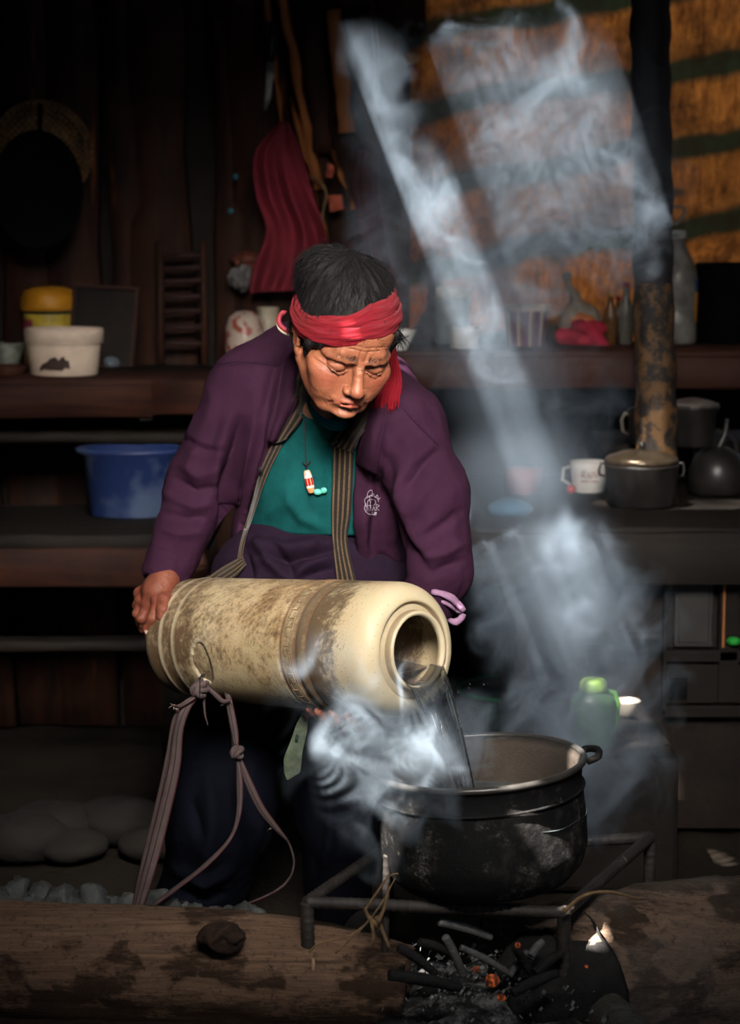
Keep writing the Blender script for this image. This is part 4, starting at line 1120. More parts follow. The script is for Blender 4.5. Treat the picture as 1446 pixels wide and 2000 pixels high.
def build_canister():
    R = .1085; L = CL
    can = empty('water_canister', CA0, 'stained cream plastic milk can tilted on its side pouring water', 'canister')
    # outer profile (r, z, groove, edge)
    pr = [(0, .006, 0, 0), (.05, .006, 0, 0), (.072, .002, 0, 0), (.090, 0, 0, .4), (.0985, .004, 0, .3), (.1025, .012, 0, .1), (.1045, .022, 0, .1), (.1048, .036, 0, 0), (.1045, .045, .2, 0),
          (.1062, .049, 0, .9), (.1067, .052, 0, 1), (.1062, .055, 0, .8), (.1054, .059, .3, 0), (.1056, .080, .2, 0), (.1066, .083, 0, .9), (.1071, .086, 0, 1), (.1068, .089, 0, .5), (.1062, .093, .3, 0), (.1068, .110, 0, 0)]
    for i in range(44): pr.append((R - .0015 + .0015 * i / 43, .115 + (.62 * L - .115) * i / 43, 0, 0))
    z = .62 * L
    pr += [(.1085, z + .004, 0, .1), (.1065, z + .007, 1, 0), (.1065, z + .009, 1, 0), (.1088, z + .012, 0, .1), (.1088, z + .040, 0, .1), (.1065, z + .043, 1, 0), (.1065, z + .046, .8, 0), (.1092, z + .049, 0, .3), (.1096, z + .056, 0, .1), (.1092, z + .064, .1, 0),
           (.1068, z + .067, .9, 0), (.1068, z + .069, .6, 0), (.109, z + .073, 0, .1)]
    z1 = L - .046
    pr += [(.1092, z + .085, 0, 0), (.1092, z1, 0, 0)]
    for i in range(1, 13):
        a = PI / 2 * i / 12; pr.append((.1092 - .029 * (1 - math.cos(a)), z1 + .040 * math.sin(a), 0, .15 * (i > 5)))
    pr += [(.0790, z1 + .0392, .3, .2), (.0775, z1 + .037, .9, 0), (.0765, z1 + .032, 1, 0), (.0720, z1 + .031, 1, 0), (.0675, z1 + .031, 1, 0), (.0655, z1 + .033, .9, 0), (.0640, z1 + .042, .75, 0), (.0640, z1 + .047, .5, 0), (.0630, z1 + .0505, 0, 1), (.0600, z1 + .0515, 0, 1),
           (.0575, z1 + .0495, 0, .8), (.0560, z1 + .0465, 0, .5), (.0558, z1 + .044, .3, .1), (.0566, z1 + .0425, .2, .1), (.0560, z1 + .041, .4, .3), (.0580, z1 + .039, .4, 0), (.066, z1 + .036, .3, 0), (.085, z1 + .026, .2, 0), (.098, z1 + .010, .2, 0), (.1035, z1 - .02, .2, 0)]
    for i in range(8): pr.append((.1035, z1 - .04 - (z1 - .06) * i / 7, .2, 0))
    pr += [(.08, .014, .2, 0), (0, .014, .2, 0)]
    seg = 160
    V, F = lathe([(r, z_) for r, z_, _, _ in pr], seg)
    zt = z1 + .0515
    uv = np.array([((k % seg) / seg, min(max(V[k][2] / zt, 0), 1)) for k in range(len(V))])
    gr = np.repeat([p[2] for p in pr], seg); ed = np.repeat([p[3] for p in pr], seg)
    # the side hollow behind the lug: press the wall in
    Wv = xf(CM, V)
    Mi = CM.inverted(); cb = BVHTree.FromPolygons([tuple(p) for p in Wv], [tuple(int(i) for i in f) for f in F])
    oc = Vector((0, CAM_Y, CAM_Z)); chit = lambda x, y: cb.ray_cast(oc, (P(x, y, 0) - oc).normalized())[0]
    lug = chit(393, 1296); ll = Mi @ lug; ang0 = math.atan2(ll.y, ll.x)
    n_out = 12 + 30
    a = np.arctan2(V[:, 1], V[:, 0]); da = (a - ang0 + PI) % (2 * PI) - PI
    e = np.sqrt(((V[:, 2] - ll.z) / .020) ** 2 + (da * R / .036) ** 2)
    outer = np.arange(len(V)) < seg * len([p for p in pr if True]) * .6
    press = np.clip((1.05 - e) * 7, 0, 1) * outer * (V[:, 2] > .095) * (V[:, 2] < .62 * L)
    rr = np.hypot(V[:, 0], V[:, 1]); k = 1 - press * .022 / np.maximum(rr, .01)
    V[:, 0] *= k; V[:, 1] *= k
    ed = np.clip(ed + np.exp(-((e - 1.10) / .12) ** 2) * outer * 1.2, 0, 1)
    pale = np.clip((1.0 - e) * 6, 0, 1) * outer
    me = mesh_np('can', xf(CM, V), F, uv); add_attr(me, 'pale', pale); add_attr(me, 'groove', gr); add_attr(me, 'edge', ed)
    can_m = canister_mat()
    body = link('body', me, can_m, can)
    # key-pattern relief running round the band
    def cyl(s_, z_, r_): return Mi.inverted() @ Vector((r_ * math.cos(s_ / R), r_ * math.sin(s_ / R), z_))
    parts = []; nrep = 22; st = 2 * PI * R / nrep; z0 = .62 * L + .012
    pts = []
    for i in range(nrep):
        b = i * st
        for u, w_ in [(0, 7), (0, 20), (.5, 20), (.5, 7)]: pts.append((b + u * st, z0 + w_ * .001))
    pts.append((2 * PI * R, z0 + .007)); dense = []
    for p, q in zip(pts[:-1], pts[1:]):
        for k in range(4): dense.append(cyl(p[0] + (q[0] - p[0]) * k / 4, p[1] + (q[1] - p[1]) * k / 4, .1089))
    parts.append(tube(dense, .0009, 5))
    for w_ in (.003, .025): parts.append(tube([cyl(2 * PI * R * k / 120, z0 + w_, .1089) for k in range(121)], .0007, 5))
    V, F = join_np(parts)
    me = mesh_np('key', V, F); me.transform(Matrix.Identity(4))
    t = simple('key_relief', (.20, .115, .055), .55, .3, 60)
    link('key_pattern', me, t, can)
    # graduation ticks pressed in the shoulder
    parts = []
    for i, an in enumerate(np.linspace(-.95, .9, 9)):
        c = Mi @ P(735, 1270, -.5); a0 = math.atan2(c.y, c.x) + an * .9; rr_ = .091
        for r0, r1, da_ in ((.086, .094, 0), (.086, .086, .05)):
            p = Vector((r0 * math.cos(a0), r0 * math.sin(a0), z1 + .0385)); q = Vector((r1 * math.cos(a0 + da_), r1 * math.sin(a0 + da_), z1 + (.0375 if r1 > .09 else .0385) - (.0015 if r1 > .09 else 0)))
            parts.append(tube([CM @ p, CM @ p.lerp(q, .5), CM @ q], .0003, 4))
    V, F = join_np(parts); link('tick_marks', mesh_np('ticks', V, F), simple('tick_brown', (.14, .08, .05), .6), can)
    # lug bridging the hollow and carrying the strap
    V, F = tube([P(404, 1322, -.175), P(412, 1334, -.178), P(424, 1346, -.170)], .009, 10)
    link('lug', mesh_np('lug', V, F), can_m, can)
    return can, z1
CAN, Z1 = build_canister()

def strap_mat():
    t = NT('strap_webbing'); s_ = t.n('ShaderNodeSeparateXYZ'); t.L(t.co('UV'), s_.inputs[0])
    u = s_.outputs[0]
    c = t.ramp(u, [(0, (.06, .007, .010)), (.06, (.06, .007, .010)), (.10, (.085, .065, .065)), (.44, (.10, .078, .075)), (.48, (.03, .012, .015)), (.54, (.03, .012, .015)), (.58, (.10, .078, .075)), (.9, (.085, .065, .065)), (.94, (.06, .007, .010)), (1, (.06, .007, .010))])
    c = t.mix(t.math('MULTIPLY', t.noise(45, 4, .6), .6), c, (.03, .02, .02))
    t.set(color=c, rough=.9, spec=.15); t.bump(t.noise(500, 3, .6), .5, .0012); return t.m
STRAP = strap_mat()
def build_straps():
    st = empty('carrying_strap', P(392, 1345, -.19), 'long grey and maroon webbing strap knotted to the canister lug and trailing to the log', 'strap')
    def run(name, pts, w, wd=(1, -.3, 0), th=.0028, n=60, ripple=.05):
        wl = spline([(x,) for x in (w if isinstance(w, (list, tuple)) else [w, w])], n)[:, 0]
        V, F, UV = ribbon(spline(pts, n), list(wl), th, Vector(wd), ripple=ripple)
        return link(name, mesh_np(name, V, F, UV), STRAP, st)
    # left run, two layers
    run('strap_run', [P(388, 1352, -.20), P(362, 1386, -.21), P(348, 1430, -.205), P(340, 1500, -.20), P(312, 1620, -.21), P(288, 1710, -.24), P(268, 1782, -.33)], [.010, .016, .018, .022, .024, .022, .014])
    run('strap_run', [P(384, 1356, -.195), P(345, 1400, -.195), P(330, 1480, -.185), P(310, 1580, -.185), P(284, 1690, -.21), P(262, 1785, -.31)], [.008, .012, .014, .018, .02, .012])
    # right run to the second knot
    run('strap_run', [P(424, 1340, -.195), P(442, 1352, -.20), P(450, 1386, -.20), P(458, 1430, -.20), P(462, 1462, -.20)], [.006, .010, .014, .014, .008])
    run('strap_run', [P(426, 1342, -.19), P(446, 1364, -.19), P(454, 1400, -.19), P(456, 1460, -.19)], [.006, .008, .010, .006])
    # below the knot: one falls back left, the other loops right
    run('strap_run', [P(464, 1482, -.20), P(468, 1530, -.205), P(466, 1590, -.21), P(448, 1640, -.225), P(400, 1690, -.25), P(340, 1736, -.29), P(282, 1780, -.335)], [.006, .013, .010, .008, .017, .022, .02], wd=(.8, -.3, .35))
    run('strap_run', [P(468, 1480, -.20), P(486, 1530, -.205), P(510, 1580, -.205), P(540, 1618, -.205), P(560, 1640, -.20)], [.007, .015, .016, .012, .006], wd=(1, -.3, .3))
    run('strap_run', [P(540, 1614, -.20), P(566, 1650, -.195), P(574, 1690, -.195), P(558, 1725, -.20), P(520, 1750, -.22), P(470, 1770, -.26)], [.006, .004, .004, .0045, .006, .004], wd=(1, 0, .2), th=.0035)
    # knots
    for c, sz, sd in ((P(390, 1345, -.205), .013, 1), (P(463, 1469, -.205), .0095, 2)):
        r = random.Random(sd); parts = []
        for k in range(3):
            ax = Vector((r.uniform(-1, 1), r.uniform(-.6, .6), r.uniform(-1, 1))).normalized(); a, b = ax.orthogonal().normalized(), None; b = ax.cross(a)
            pts = [c + (a * math.cos(t_) + b * math.sin(t_)) * sz * (1 + .12 * math.sin(3 * t_ + k)) + ax * sz * .35 * math.sin(2 * t_) for t_ in np.linspace(0, 2 * PI, 26)]
            parts.append(tube(pts, sz * .42, 8, False))
        V, F = join_np(parts); uv = np.stack([(V[:, 0] * 40) % 1, V[:, 2] * 10], 1)
        link('knot', mesh_np('knot', V, F, uv), STRAP, st)
    # loop through the lug, and the frayed tail ends
    lp = [P(392, 1340, -.20), P(394, 1322, -.195), P(408, 1312, -.178), P(422, 1322, -.165), P(424, 1344, -.165), P(412, 1352, -.185)]
    V, F, UV = ribbon(spline(lp, 40), .015, .003, Vector((.2, -1, .1))); link('strap_loop', mesh_np('loop', V, F, UV), simple('dark_rag', (.02, .017, .026), .9), st)
    run('strap_tail', [P(396, 1350, -.21), P(372, 1366, -.215), P(352, 1378, -.215), P(338, 1378, -.21)], [.008, .009, .007, .005])
    run('strap_tail', [P(404, 1340, -.21), P(424, 1360, -.215), P(436, 1370, -.215), P(450, 1368, -.21)], [.008, .010, .009, .006], wd=(.4, -.2, 1))
    run('strap_tail', [P(398, 1352, -.20), P(400, 1390, -.20), P(406, 1416, -.20)], [.006, .004, .002])
    parts = []; r = random.Random(5)
    for c in (P(338, 1378, -.21), P(450, 1369, -.21), P(345, 1384, -.21), P(436, 1374, -.21), P(530, 1618, -.2), P(458, 1476, -.21)):
        for k in range(9):
            d = Vector((r.uniform(-1, 1), r.uniform(-.4, .4), r.uniform(-1, .5))) * r.uniform(.003, .008)
            parts.append(tube([c, c + d * .6 + Vector((0, 0, .001)), c + d], [.0007, .0006, .0003], 4))
    V, F = join_np(parts); uv = np.zeros((len(V), 2)) + .3
    o = link('frayed_thread', mesh_np('fray', V, F, uv), simple('fray', (.25, .17, .16), .9), st); o['kind'] = 'stuff'
build_straps()

# worn greenish belt end hanging under the canister by a red cord
bt = empty('strap_end', P(590, 1390, -.25), 'worn greenish leather strap end with pointed tip hanging below the canister', 'strap')
bm = bmesh.new()
out = [(590, 1392), (601, 1396), (602, 1400), (600, 1430), (591, 1468), (588, 1500), (586, 1510), (561, 1525), (555, 1510), (554, 1482), (566, 1452), (578, 1418)]
fr_ = [bm.verts.new(P(x, y, -.262 + .0002 * (y - 1390) * .3)) for x, y in out]; bk_ = [bm.verts.new(v.co + Vector((0, .006, 0))) for v in fr_]
bm.faces.new(fr_); bm.faces.new(bk_[::-1])
for i in range(len(out)): bm.faces.new((fr_[i], fr_[(i + 1) % len(out)], bk_[(i + 1) % len(out)], bk_[i]))
bmesh.ops.bevel(bm, geom=bm.edges[:], offset=.0012, segments=2, affect='EDGES')
link('leather_tip', bm_mesh(bm), simple('green_leather', (.065, .085, .055), .7, .45, 60, .6, .002), bt, smooth=False)
bm = bmesh.new(); V, F = tube([P(581, 1436, -.262 - .003), P(579, 1446, -.265)], .0022, 8); me = mesh_np('slot', V, F); bm.free()
link('buckle_hole', me, simple('hole_dark', (.012, .03, .02), .8), bt)
V, F = tube(spline([P(590, 1372, -.25), P(594, 1384, -.256), P(600, 1392, -.262), P(597, 1402, -.268)], 16), .0042, 8)
link('red_cord', mesh_np('cord', V, F), simple('red_cord', (.35, .02, .035), .7, .3, 60), bt)

# ---- poured water: a curved sheet of clear water from the lip down into the pot, and the water left inside
def build_water():
    wt = empty('poured_water', P(850, 1400, -.48), 'clear water pouring from the canister mouth into the pot', 'water')
    t = NT('water'); t.set(color=(.96, .98, 1.0), rough=.0, ior=1.333, trans=1.0, spec=.5)
    t.bump(t.noise(1, 3, .5, vec=t.map(t.co(), (160, 160, 14))), .35, .004)
    WAT = t.m
    # lip arc on the neck ring, lower part (as seen: left bottom to right bottom)
    zt = Z1 + .0505; arc = []
    Mi = CM.inverted(); m = 30; n = 56
    oc = Vector((0, CAM_Y, CAM_Z)); pc_ = CM @ Vector((0, 0, zt))
    def onm(x, y):
        d = (P(x, y, 0) - oc).normalized(); return Mi @ (oc + d * ((pc_ - oc).dot(CAX) / d.dot(CAX)))
    c0 = onm(790, 1338); c1 = onm(879, 1312)
    a0, a1 = math.atan2(c0.y, c0.x), math.atan2(c1.y, c1.x)
    if a1 - a0 > PI: a1 -= 2 * PI
    if a0 - a1 > PI: a1 += 2 * PI
    top = []; r_in = []
    for k in range(m + 1):
        a = a0 + (a1 - a0) * k / m
        r_in.append(CM @ Vector((.0535 * math.cos(a), .0535 * math.sin(a), zt - .020)))
        top.append(CM @ Vector((.0595 * math.cos(a), .0595 * math.sin(a), zt + .004)))
    bot = [P(878 + 54 * k / m, 1560 + 6 * math.sin(k / m * PI), -.545 + .05 * math.sin(k / m * PI * 1.3)) for k in range(m + 1)]
    V = []; rw = random.Random(9); ph = [rw.uniform(0, 6) for _ in range(8)]
    for side in (0, 1):
        for i in range(n + 1):
            v = i / n
            for k in range(m + 1):
                u = k / m
                if v < .16:
                    w_ = v / .16; p = r_in[k].lerp(top[k], w_); tk = .0032
                else:
                    w_ = (v - .16) / .84
                    # ballistic fall from the lip to the pot, the sheet gathering in as it falls
                    p = top[k].lerp(bot[k], w_); lift = (top[k].z - bot[k].z)
                    p.z = top[k].z - lift * (w_ ** 1.45 * .86 + w_ * .14); tk = .0032 + .0022 * w_
                    p.y -= .012 * math.sin(min(w_ * 3, PI / 2)) * .6
                rip = .0016 * math.sin(u * 24 + ph[0] + 3 * v) + .0016 * math.sin(u * 43 + ph[1] - 5 * v) + .0012 * math.sin(u * 71 + 9 * v)
                edge = 1 - abs(2 * u - 1) ** 8
                bead = .0035 * math.exp(-((u - .02) / .05) ** 2) + .003 * math.exp(-((u - .97) / .05) ** 2)
                q = Vector(p) + Vector((0, -1, .2)) * ((tk * edge + bead + rip * min(1, v * 4)) if side == 0 else -(tk * edge * .6 + bead) + .5 * rip)
                V.append(q)
    F = []; w1 = m + 1; o_ = (n + 1) * w1
    for i in range(n):
        for k in range(m): F += [(i * w1 + k, (i + 1) * w1 + k, (i + 1) * w1 + k + 1, i * w1 + k + 1), (o_ + i * w1 + k, o_ + i * w1 + k + 1, o_ + (i + 1) * w1 + k + 1, o_ + (i + 1) * w1 + k)]
        F.append((i * w1, o_ + i * w1, o_ + (i + 1) * w1, (i + 1) * w1)); F.append((i * w1 + m, (i + 1) * w1 + m, o_ + (i + 1) * w1 + m, o_ + i * w1 + m))
    for k in range(m): F.append((k, k + 1, o_ + k + 1, o_ + k)); F.append((n * w1 + k, o_ + n * w1 + k, o_ + n * w1 + k + 1, n * w1 + k + 1))
    V = np.array([tuple(v) for v in V])
    link('stream', mesh_np('stream', V, F), WAT, wt)
    # strands and droplets
    parts = []
    for k in range(9):
        u = rw.uniform(.05, .98); a = top[int(u * m)]; b = bot[int(u * m)]; w0 = rw.uniform(.1, .5); w1_ = w0 + rw.uniform(.25, .5)
        pts = []
        for i in range(14):
            w_ = w0 + (w1_ - w0) * i / 13; p = a.lerp(b, w_); p.z = a.z - (a.z - b.z) * (w_ ** 1.45 * .86 + w_ * .14); p += Vector((.002 * math.sin(9 * w_ + k), -.012 - .006 * rw.random(), 0)); pts.append(p)
        parts.append(tube(pts, [.0004 + .0016 * math.sin(PI * i / 13) for i in range(14)], 6))
    V, F = join_np(parts); link('water_strand', mesh_np('strand', V, F), WAT, wt)
    drops = [(730, 1404, .0022), (906, 1332, .0012), (1118, 1425, .0015), (953, 966, .0016), (902, 1050, .0014), (938, 1180, .001), (700, 1560, .0015), (765, 1640, .0012), (640, 1430, .0012), (940, 1405, .0012), (720, 1510, .001), (1010, 1405, .001)]
    parts = []
    for x, y, r_ in drops[:0]: pass
    for k in range(26):
        x = rw.gauss(905, 40); y = rw.uniform(1330, 1540); r_ = rw.uniform(.0006, .0015); c = P(x, y, -.5 + rw.uniform(-.06, .04))
        parts.append(tube([c + Vector((0, 0, r_)), c, c - Vector((0, 0, r_ * 1.6))], [r_ * .4, r_, r_ * .4], 6))
    V, F = join_np(parts); o = link('droplet', mesh_np('drops', V, F), WAT, wt); o['kind'] = 'stuff'
    # level surface of the water inside the can
    wl = min(p.z for p in r_in) + .006; S = []
    ring = []
    nn = 26
    for i in range(nn + 1):
        zz = .03 + (Z1 - .05) * i / nn
        c = CM @ Vector((0, 0, zz)); d = (c.z - wl)
        q = math.cos(math.asin(max(-1, min(1, CAX.z)))); h = d / q
        if abs(h) < .1: 
            wv = math.sqrt(.1025 ** 2 - h * h); side = Vector((0, 0, 1)).cross(CAX).normalized()
            dn = (Vector((0, 0, -1)) + CAX * CAX.z).normalized(); ring.append((c + dn * h, side * wv))
    if len(ring) > 2:
        V = []; F = []
        for i, (c, s_) in enumerate(ring):
            for k in range(9): V.append(c + s_ * (k / 4 - 1)); V.append(c + s_ * (k / 4 - 1) + Vector((0, 0, -.003)))
        for i in range(len(ring) - 1):
            for k in range(8):
                a = i * 18 + k * 2; F.append((a, a + 2, a + 20, a + 18)); F.append((a + 1, a + 19, a + 21, a + 3))
        link('water_inside', mesh_np('wi', np.array([tuple(v) for v in V]), F), WAT, wt)
build_water()
# ------------------------------------------------------------------ shelves, benches, posts
def board(name, lo, hi, mat, label=None, cat=None, parent=None, kind=None, seed=0, bev=.004, rot=None):
    bm = bmesh.new(); r = random.Random(seed); lo = Vector(lo); hi = Vector(hi); L = hi.x - lo.x; n = max(2, int(L / .12)); 
    V = []; F = []
    for i in range(n + 1):
        x = lo.x + L * i / n; j = lambda a=.004: r.uniform(-a, a)
        for (y, z) in ((lo.y + bev, lo.z), (lo.y, lo.z + bev), (lo.y, hi.z - bev), (lo.y + bev, hi.z), (hi.y - bev, hi.z), (hi.y, hi.z - bev), (hi.y, lo.z + bev), (hi.y - bev, lo.z)):
            V.append((x, y + j(), z + j(.003)))
    for i in range(n):
        for k in range(8): F.append((i * 8 + k, i * 8 + 8 + k, i * 8 + 8 + (k + 1) % 8, i * 8 + (k + 1) % 8))
    for b, rv in ((0, 0), (n * 8, 1)):
        for q in ((0, 1, 2, 3), (0, 3, 4, 7), (4, 5, 6, 7)): F.append(tuple(b + k for k in (q if not rv else q[::-1])))
    V = np.array(V)
    if rot is not None: V = xf(rot, V)
    o = link(name, mesh_np(name, V, np.array(F)), mat, parent, False)
    return tag(o, label, cat, kind=kind)
ZL, ZR = .937, 1.000
sh = empty('shelf', (-.9, 1.2, ZL), 'long smoke-darkened wooden shelf along the left back wall', 'shelf')
board('shelf_board', (-2.2, 1.12, ZL - .028), (-.06, 1.56, ZL), PLANK_H, parent=sh, seed=1)
board('front_rail', (-2.2, 1.09, ZL - .088), (-.50, 1.118, ZL - .012), PLANK_H, parent=sh, seed=2)
board('front_rail', (-.50, 1.094, ZL - .082), (-.04, 1.12, ZL - .006), PLANK_H, parent=sh, seed=3)
for x in (-1.9, -.30): board('bracket', (x, 1.115, .72), (x + .05, 1.155, ZL - .03), PLANK_H, parent=sh, seed=4)
s2 = empty('shelf', (.8, 1.2, ZR), 'reddish wooden shelf along the right back wall under the hung sheet', 'shelf')
board('shelf_board', (-.05, 1.12, ZR - .028), (2.2, 1.50, ZR), WOOD_RED, parent=s2, seed=5)
board('front_rail', (-.05, 1.095, ZR - .085), (2.2, 1.118, ZR - .01), WOOD_RED, parent=s2, seed=6)
for x in (.1, 1.6): board('bracket', (x, 1.14, .70), (x + .05, 1.19, ZR - .03), PLANK_H, parent=s2, seed=4)
# mid shelf on the left (behind the blue basin), bench below it
def zat(py, Y): return P(723, py, Y).z
b1 = empty('side_bench', (-1.2, .9, 0), 'dark low wooden bench carrying the blue basin', 'bench')
zb = zat(1010, 1.05)
board('bench_top', (-2.2, .78, zb - .035), (-.35, 1.25, zb), PLANK_G, parent=b1, seed=7)
board('front_rail', (-2.2, .775, zb - .115), (-.35, .80, zb - .03), PLANK_H, parent=b1, seed=8)
for x in (-.98, -1.9, -.46): board('leg', (x, .82, 0), (x + .07, .89, zb - .035), PLANK_G, parent=b1, seed=9)
board('stretcher', (-2.1, .80, zat(1275, .8)), (-.40, .86, zat(1252, .8)), PLANK_G, parent=b1, seed=10)
b2 = empty('side_shelf', (-1.2, 1.3, 0), 'dark middle shelf board on the left above the blue basin', 'shelf')
zm = zat(838, 1.25)
board('shelf_board', (-2.2, 1.18, zm - .025), (-.38, 1.56, zm), PLANK_G, parent=b2, seed=11)
board('front_rail', (-2.2, 1.165, zat(865, 1.17)), (-.38, 1.182, zm), PLANK_G, parent=b2, seed=12)
# upright post in front of the sheet
V, F = tube(spline([P(1272, -60, 1.0), P(1272, 200, 1.0), P(1275, 500, 1.0), P(1281, 780, 1.0), P(1283, 1000, 1.0)], 40), [.044 + .0025 * math.sin(i * 1.7) for i in range(40)], 24)
N = vnormals(V, F); V = V + N * ((fbm(V[:, 0] * 60, V[:, 1] * 60, V[:, 2] * 6, 4) - .5) * .012)[:, None]
t = NT('post_wood'); n = t.noise(1, 5, .6, vec=t.map(t.co(), (60, 60, 5))); n2 = t.noise(30, 4, .7)
c = t.mix(n, (.006, .005, .005), (.024, .018, .016)); sx = t.n('ShaderNodeSeparateXYZ'); t.L(t.co(), sx.inputs[0])
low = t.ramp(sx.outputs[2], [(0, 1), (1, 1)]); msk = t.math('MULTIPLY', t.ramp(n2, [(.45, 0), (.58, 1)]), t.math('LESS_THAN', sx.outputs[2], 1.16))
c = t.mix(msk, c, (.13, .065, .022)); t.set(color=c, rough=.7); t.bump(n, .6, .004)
o = link('timber_post', mesh_np('post', V, F), t.m); tag(o, 'dark round timber post standing in front of the striped sheet', 'post')
# slanting pale pole behind the bench on the left, and its neighbours
def pole(name, a, b, r0, mat, label, cat='pole', parent=None, seg=12, rough=.006):
    V, F = tube(spline([a, (Vector(a) + Vector(b)) / 2 + Vector((.004, 0, 0)), b], 20), r0, seg); N = vnormals(V, F)
    V = V + N * ((fbm(V[:, 0] * 40, V[:, 1] * 40, V[:, 2] * 12, 3) - .5) * rough)[:, None]
    o = link(name, mesh_np(name, V, F), mat, parent); return tag(o, label, cat) if label else o

# ------------------------------------------------------------------ crockery and goods
def vessel(name, label, cat, px, base, z, prof, mat, seg=32, handle=None, squash=None, group=None, part='body', yoff=0.0, tilt=None):
    """prof in pixels (radius, height) as seen; stands with its base at pixel (px, base) on height z"""
    p = Pz(px, base, z); p.y += yoff; p.x *= (p.y - CAM_Y) / (p.y - yoff - CAM_Y); s = (p.y - CAM_Y) / FPX
    e = empty(name, p, label, cat, group)
    M = Matrix.Translation(p)
    if tilt: M = M @ Matrix.Rotation(tilt[0], 4, 'X') @ Matrix.Rotation(tilt[1], 4, 'Y')
    if squash: M = M @ Matrix.Diagonal((1, squash, 1, 1))
    V, F = lathe([(a * s, b * s) for a, b in prof], seg, M); uv = [((k % seg) / seg, prof[k // seg][1] / max(1, max(q[1] for q in prof))) for k in range(len(V))]
    o = link(part, mesh_np(part, V, F, np.array(uv)), mat, e)
    return e, M, s
def cupprof(rb, rt, h, th=2.5, bot=3):
    return [(0, 0), (rb * .96, 0), (rb, 2), (rt, h - 1), (rt - th * .3, h), (rt - th, h - 1), (rb - th, bot + 1), (0, bot)]
WHITE = simple('white_plastic', (.68, .55, .43), .5, .15, 14, .1, .001)
WHITE2 = simple('white_enamel', (.62, .60, .56), .3, .15, 30, .05, .001)
YELLOW = simple('yellow_plastic', (.60, .26, .015), .45, .15, 20, .1)
YEL2 = simple('yellow_label', (.50, .36, .04), .5, .3, 40, .1)
BLUE = simple('blue_plastic', (.012, .025, .10), .45, .3, 8, .1)
REDP = simple('red_plastic', (.40, .03, .03), .5, .3, 20, .1)
REDC = simple('red_fabric', (.36, .015, .04), .8, .35, 14, .5)
GREENP = simple('green_plastic', (.05, .22, .09), .45, .3, 14, .1)
PINKP = simple('pink_plastic', (.42, .09, .13), .5, .45, 50, .1)
GLASSY = None
t = NT('clear_plastic'); t.set(color=(.85, .88, .85), rough=.25, trans=.85, ior=1.2, spec=.6); CLEAR = t.m
t = NT('thin_bag'); t.set(color=(.7, .68, .62), rough=.35, trans=.6, ior=1.1); t.bump(t.noise(30, 4, .6), .8, .01); BAGM = t.m

# left shelf: white tub with dark printed horse-like blotch, yellow tub behind, bowl, box, bag
e, M, s = vessel('white_tub', 'dirty white plastic tub with dark blotchy print on the left shelf', 'tub', 126, 733, ZL, [(0, 0), (60, 0), (66, 3), (72, 58), (72, 62), (77, 63), (78, 84), (77, 92), (74, 93), (71, 88), (66, 60), (60, 6), (0, 5)], WHITE, squash=.8)
pts = [(86, 716), (92, 708), (101, 704), (108, 697), (118, 694), (124, 701), (128, 696), (134, 693), (136, 700), (143, 702), (141, 711), (145, 717), (136, 715), (130, 720), (120, 716), (110, 719), (103, 715), (95, 718), (88, 722)]
tub_c = e.location; rr = 70 * s
bm = bmesh.new(); vs = []
for (x, y) in pts:
    ang = math.asin(max(-.98, min(.98, (x - 126) / 68.0))); z_ = tub_c.z + (733 - y) * s * 1.01
    vs.append(bm.verts.new((tub_c.x + rr * math.sin(ang), tub_c.y - rr * .8 * math.cos(ang) - .0015, z_)))
f = bm.faces.new(vs); bmesh.ops.triangulate(bm, faces=[f]); g = bmesh.ops.extrude_face_region(bm, geom=bm.faces[:]); bmesh.ops.translate(bm, verts=[v for v in g['geom'] if isinstance(v, bmesh.types.BMVert)], vec=(0, -.001, 0))
o = link('printed_mark', bm_mesh(bm), simple('print_brown', (.035, .015, .012), .6, .5, 60), e, False); o['label'] = 'dark brown printed shape'
V, F = tube([M @ Vector((75 * s * math.cos(a), 75 * s * math.sin(a), 66 * s)) for a in np.linspace(0, 2 * PI, 40)], 2.2 * s, 6, False); link('rim', mesh_np('rim', V, F), WHITE, e)

e, M, s = vessel('yellow_tub', 'round tub with bright yellow lid behind the white tub', 'tub', 98, 722, ZL, [(0, 0), (44, 0), (48, 4), (50, 100), (48, 108), (0, 108)], YEL2, yoff=.13)
V, F = lathe([(a * s, b * s) for a, b in [(0, 108), (53, 108), (55, 114), (54, 135), (48, 148), (30, 154), (0, 156)]], 32, M); link('lid', mesh_np('lid', V, F), YELLOW, e)
V, F = tube([M @ Vector((51.5 * s * math.cos(a), 51.5 * s * math.sin(a), 106 * s)) for a in np.linspace(0, 2 * PI, 40)], 3 * s, 6, False); link('lid_ring', mesh_np('ring', V, F), simple('dark_green_ring', (.02, .03, .02), .5), e)
V, F = lathe([(50.8 * s, 40 * s), (51.6 * s, 42 * s), (51.6 * s, 92 * s), (50.8 * s, 94 * s)], 8, M); 
V = []; 
for a in np.linspace(-2.9, -2.1, 7):
    for z_ in (60, 92): V.append(M @ Vector((51.5 * s * math.cos(a), 51.5 * s * math.sin(a), z_ * s)))
F = [(2 * i, 2 * i + 2, 2 * i + 3, 2 * i + 1) for i in range(6)]
me = mesh_np('label', np.array([tuple(v) for v in V]), F); o = link('label', me, simple('label_maroon', (.22, .03, .05), .5, .4, 60), e)
md = o.modifiers.new('t', 'SOLIDIFY'); md.thickness = .0015
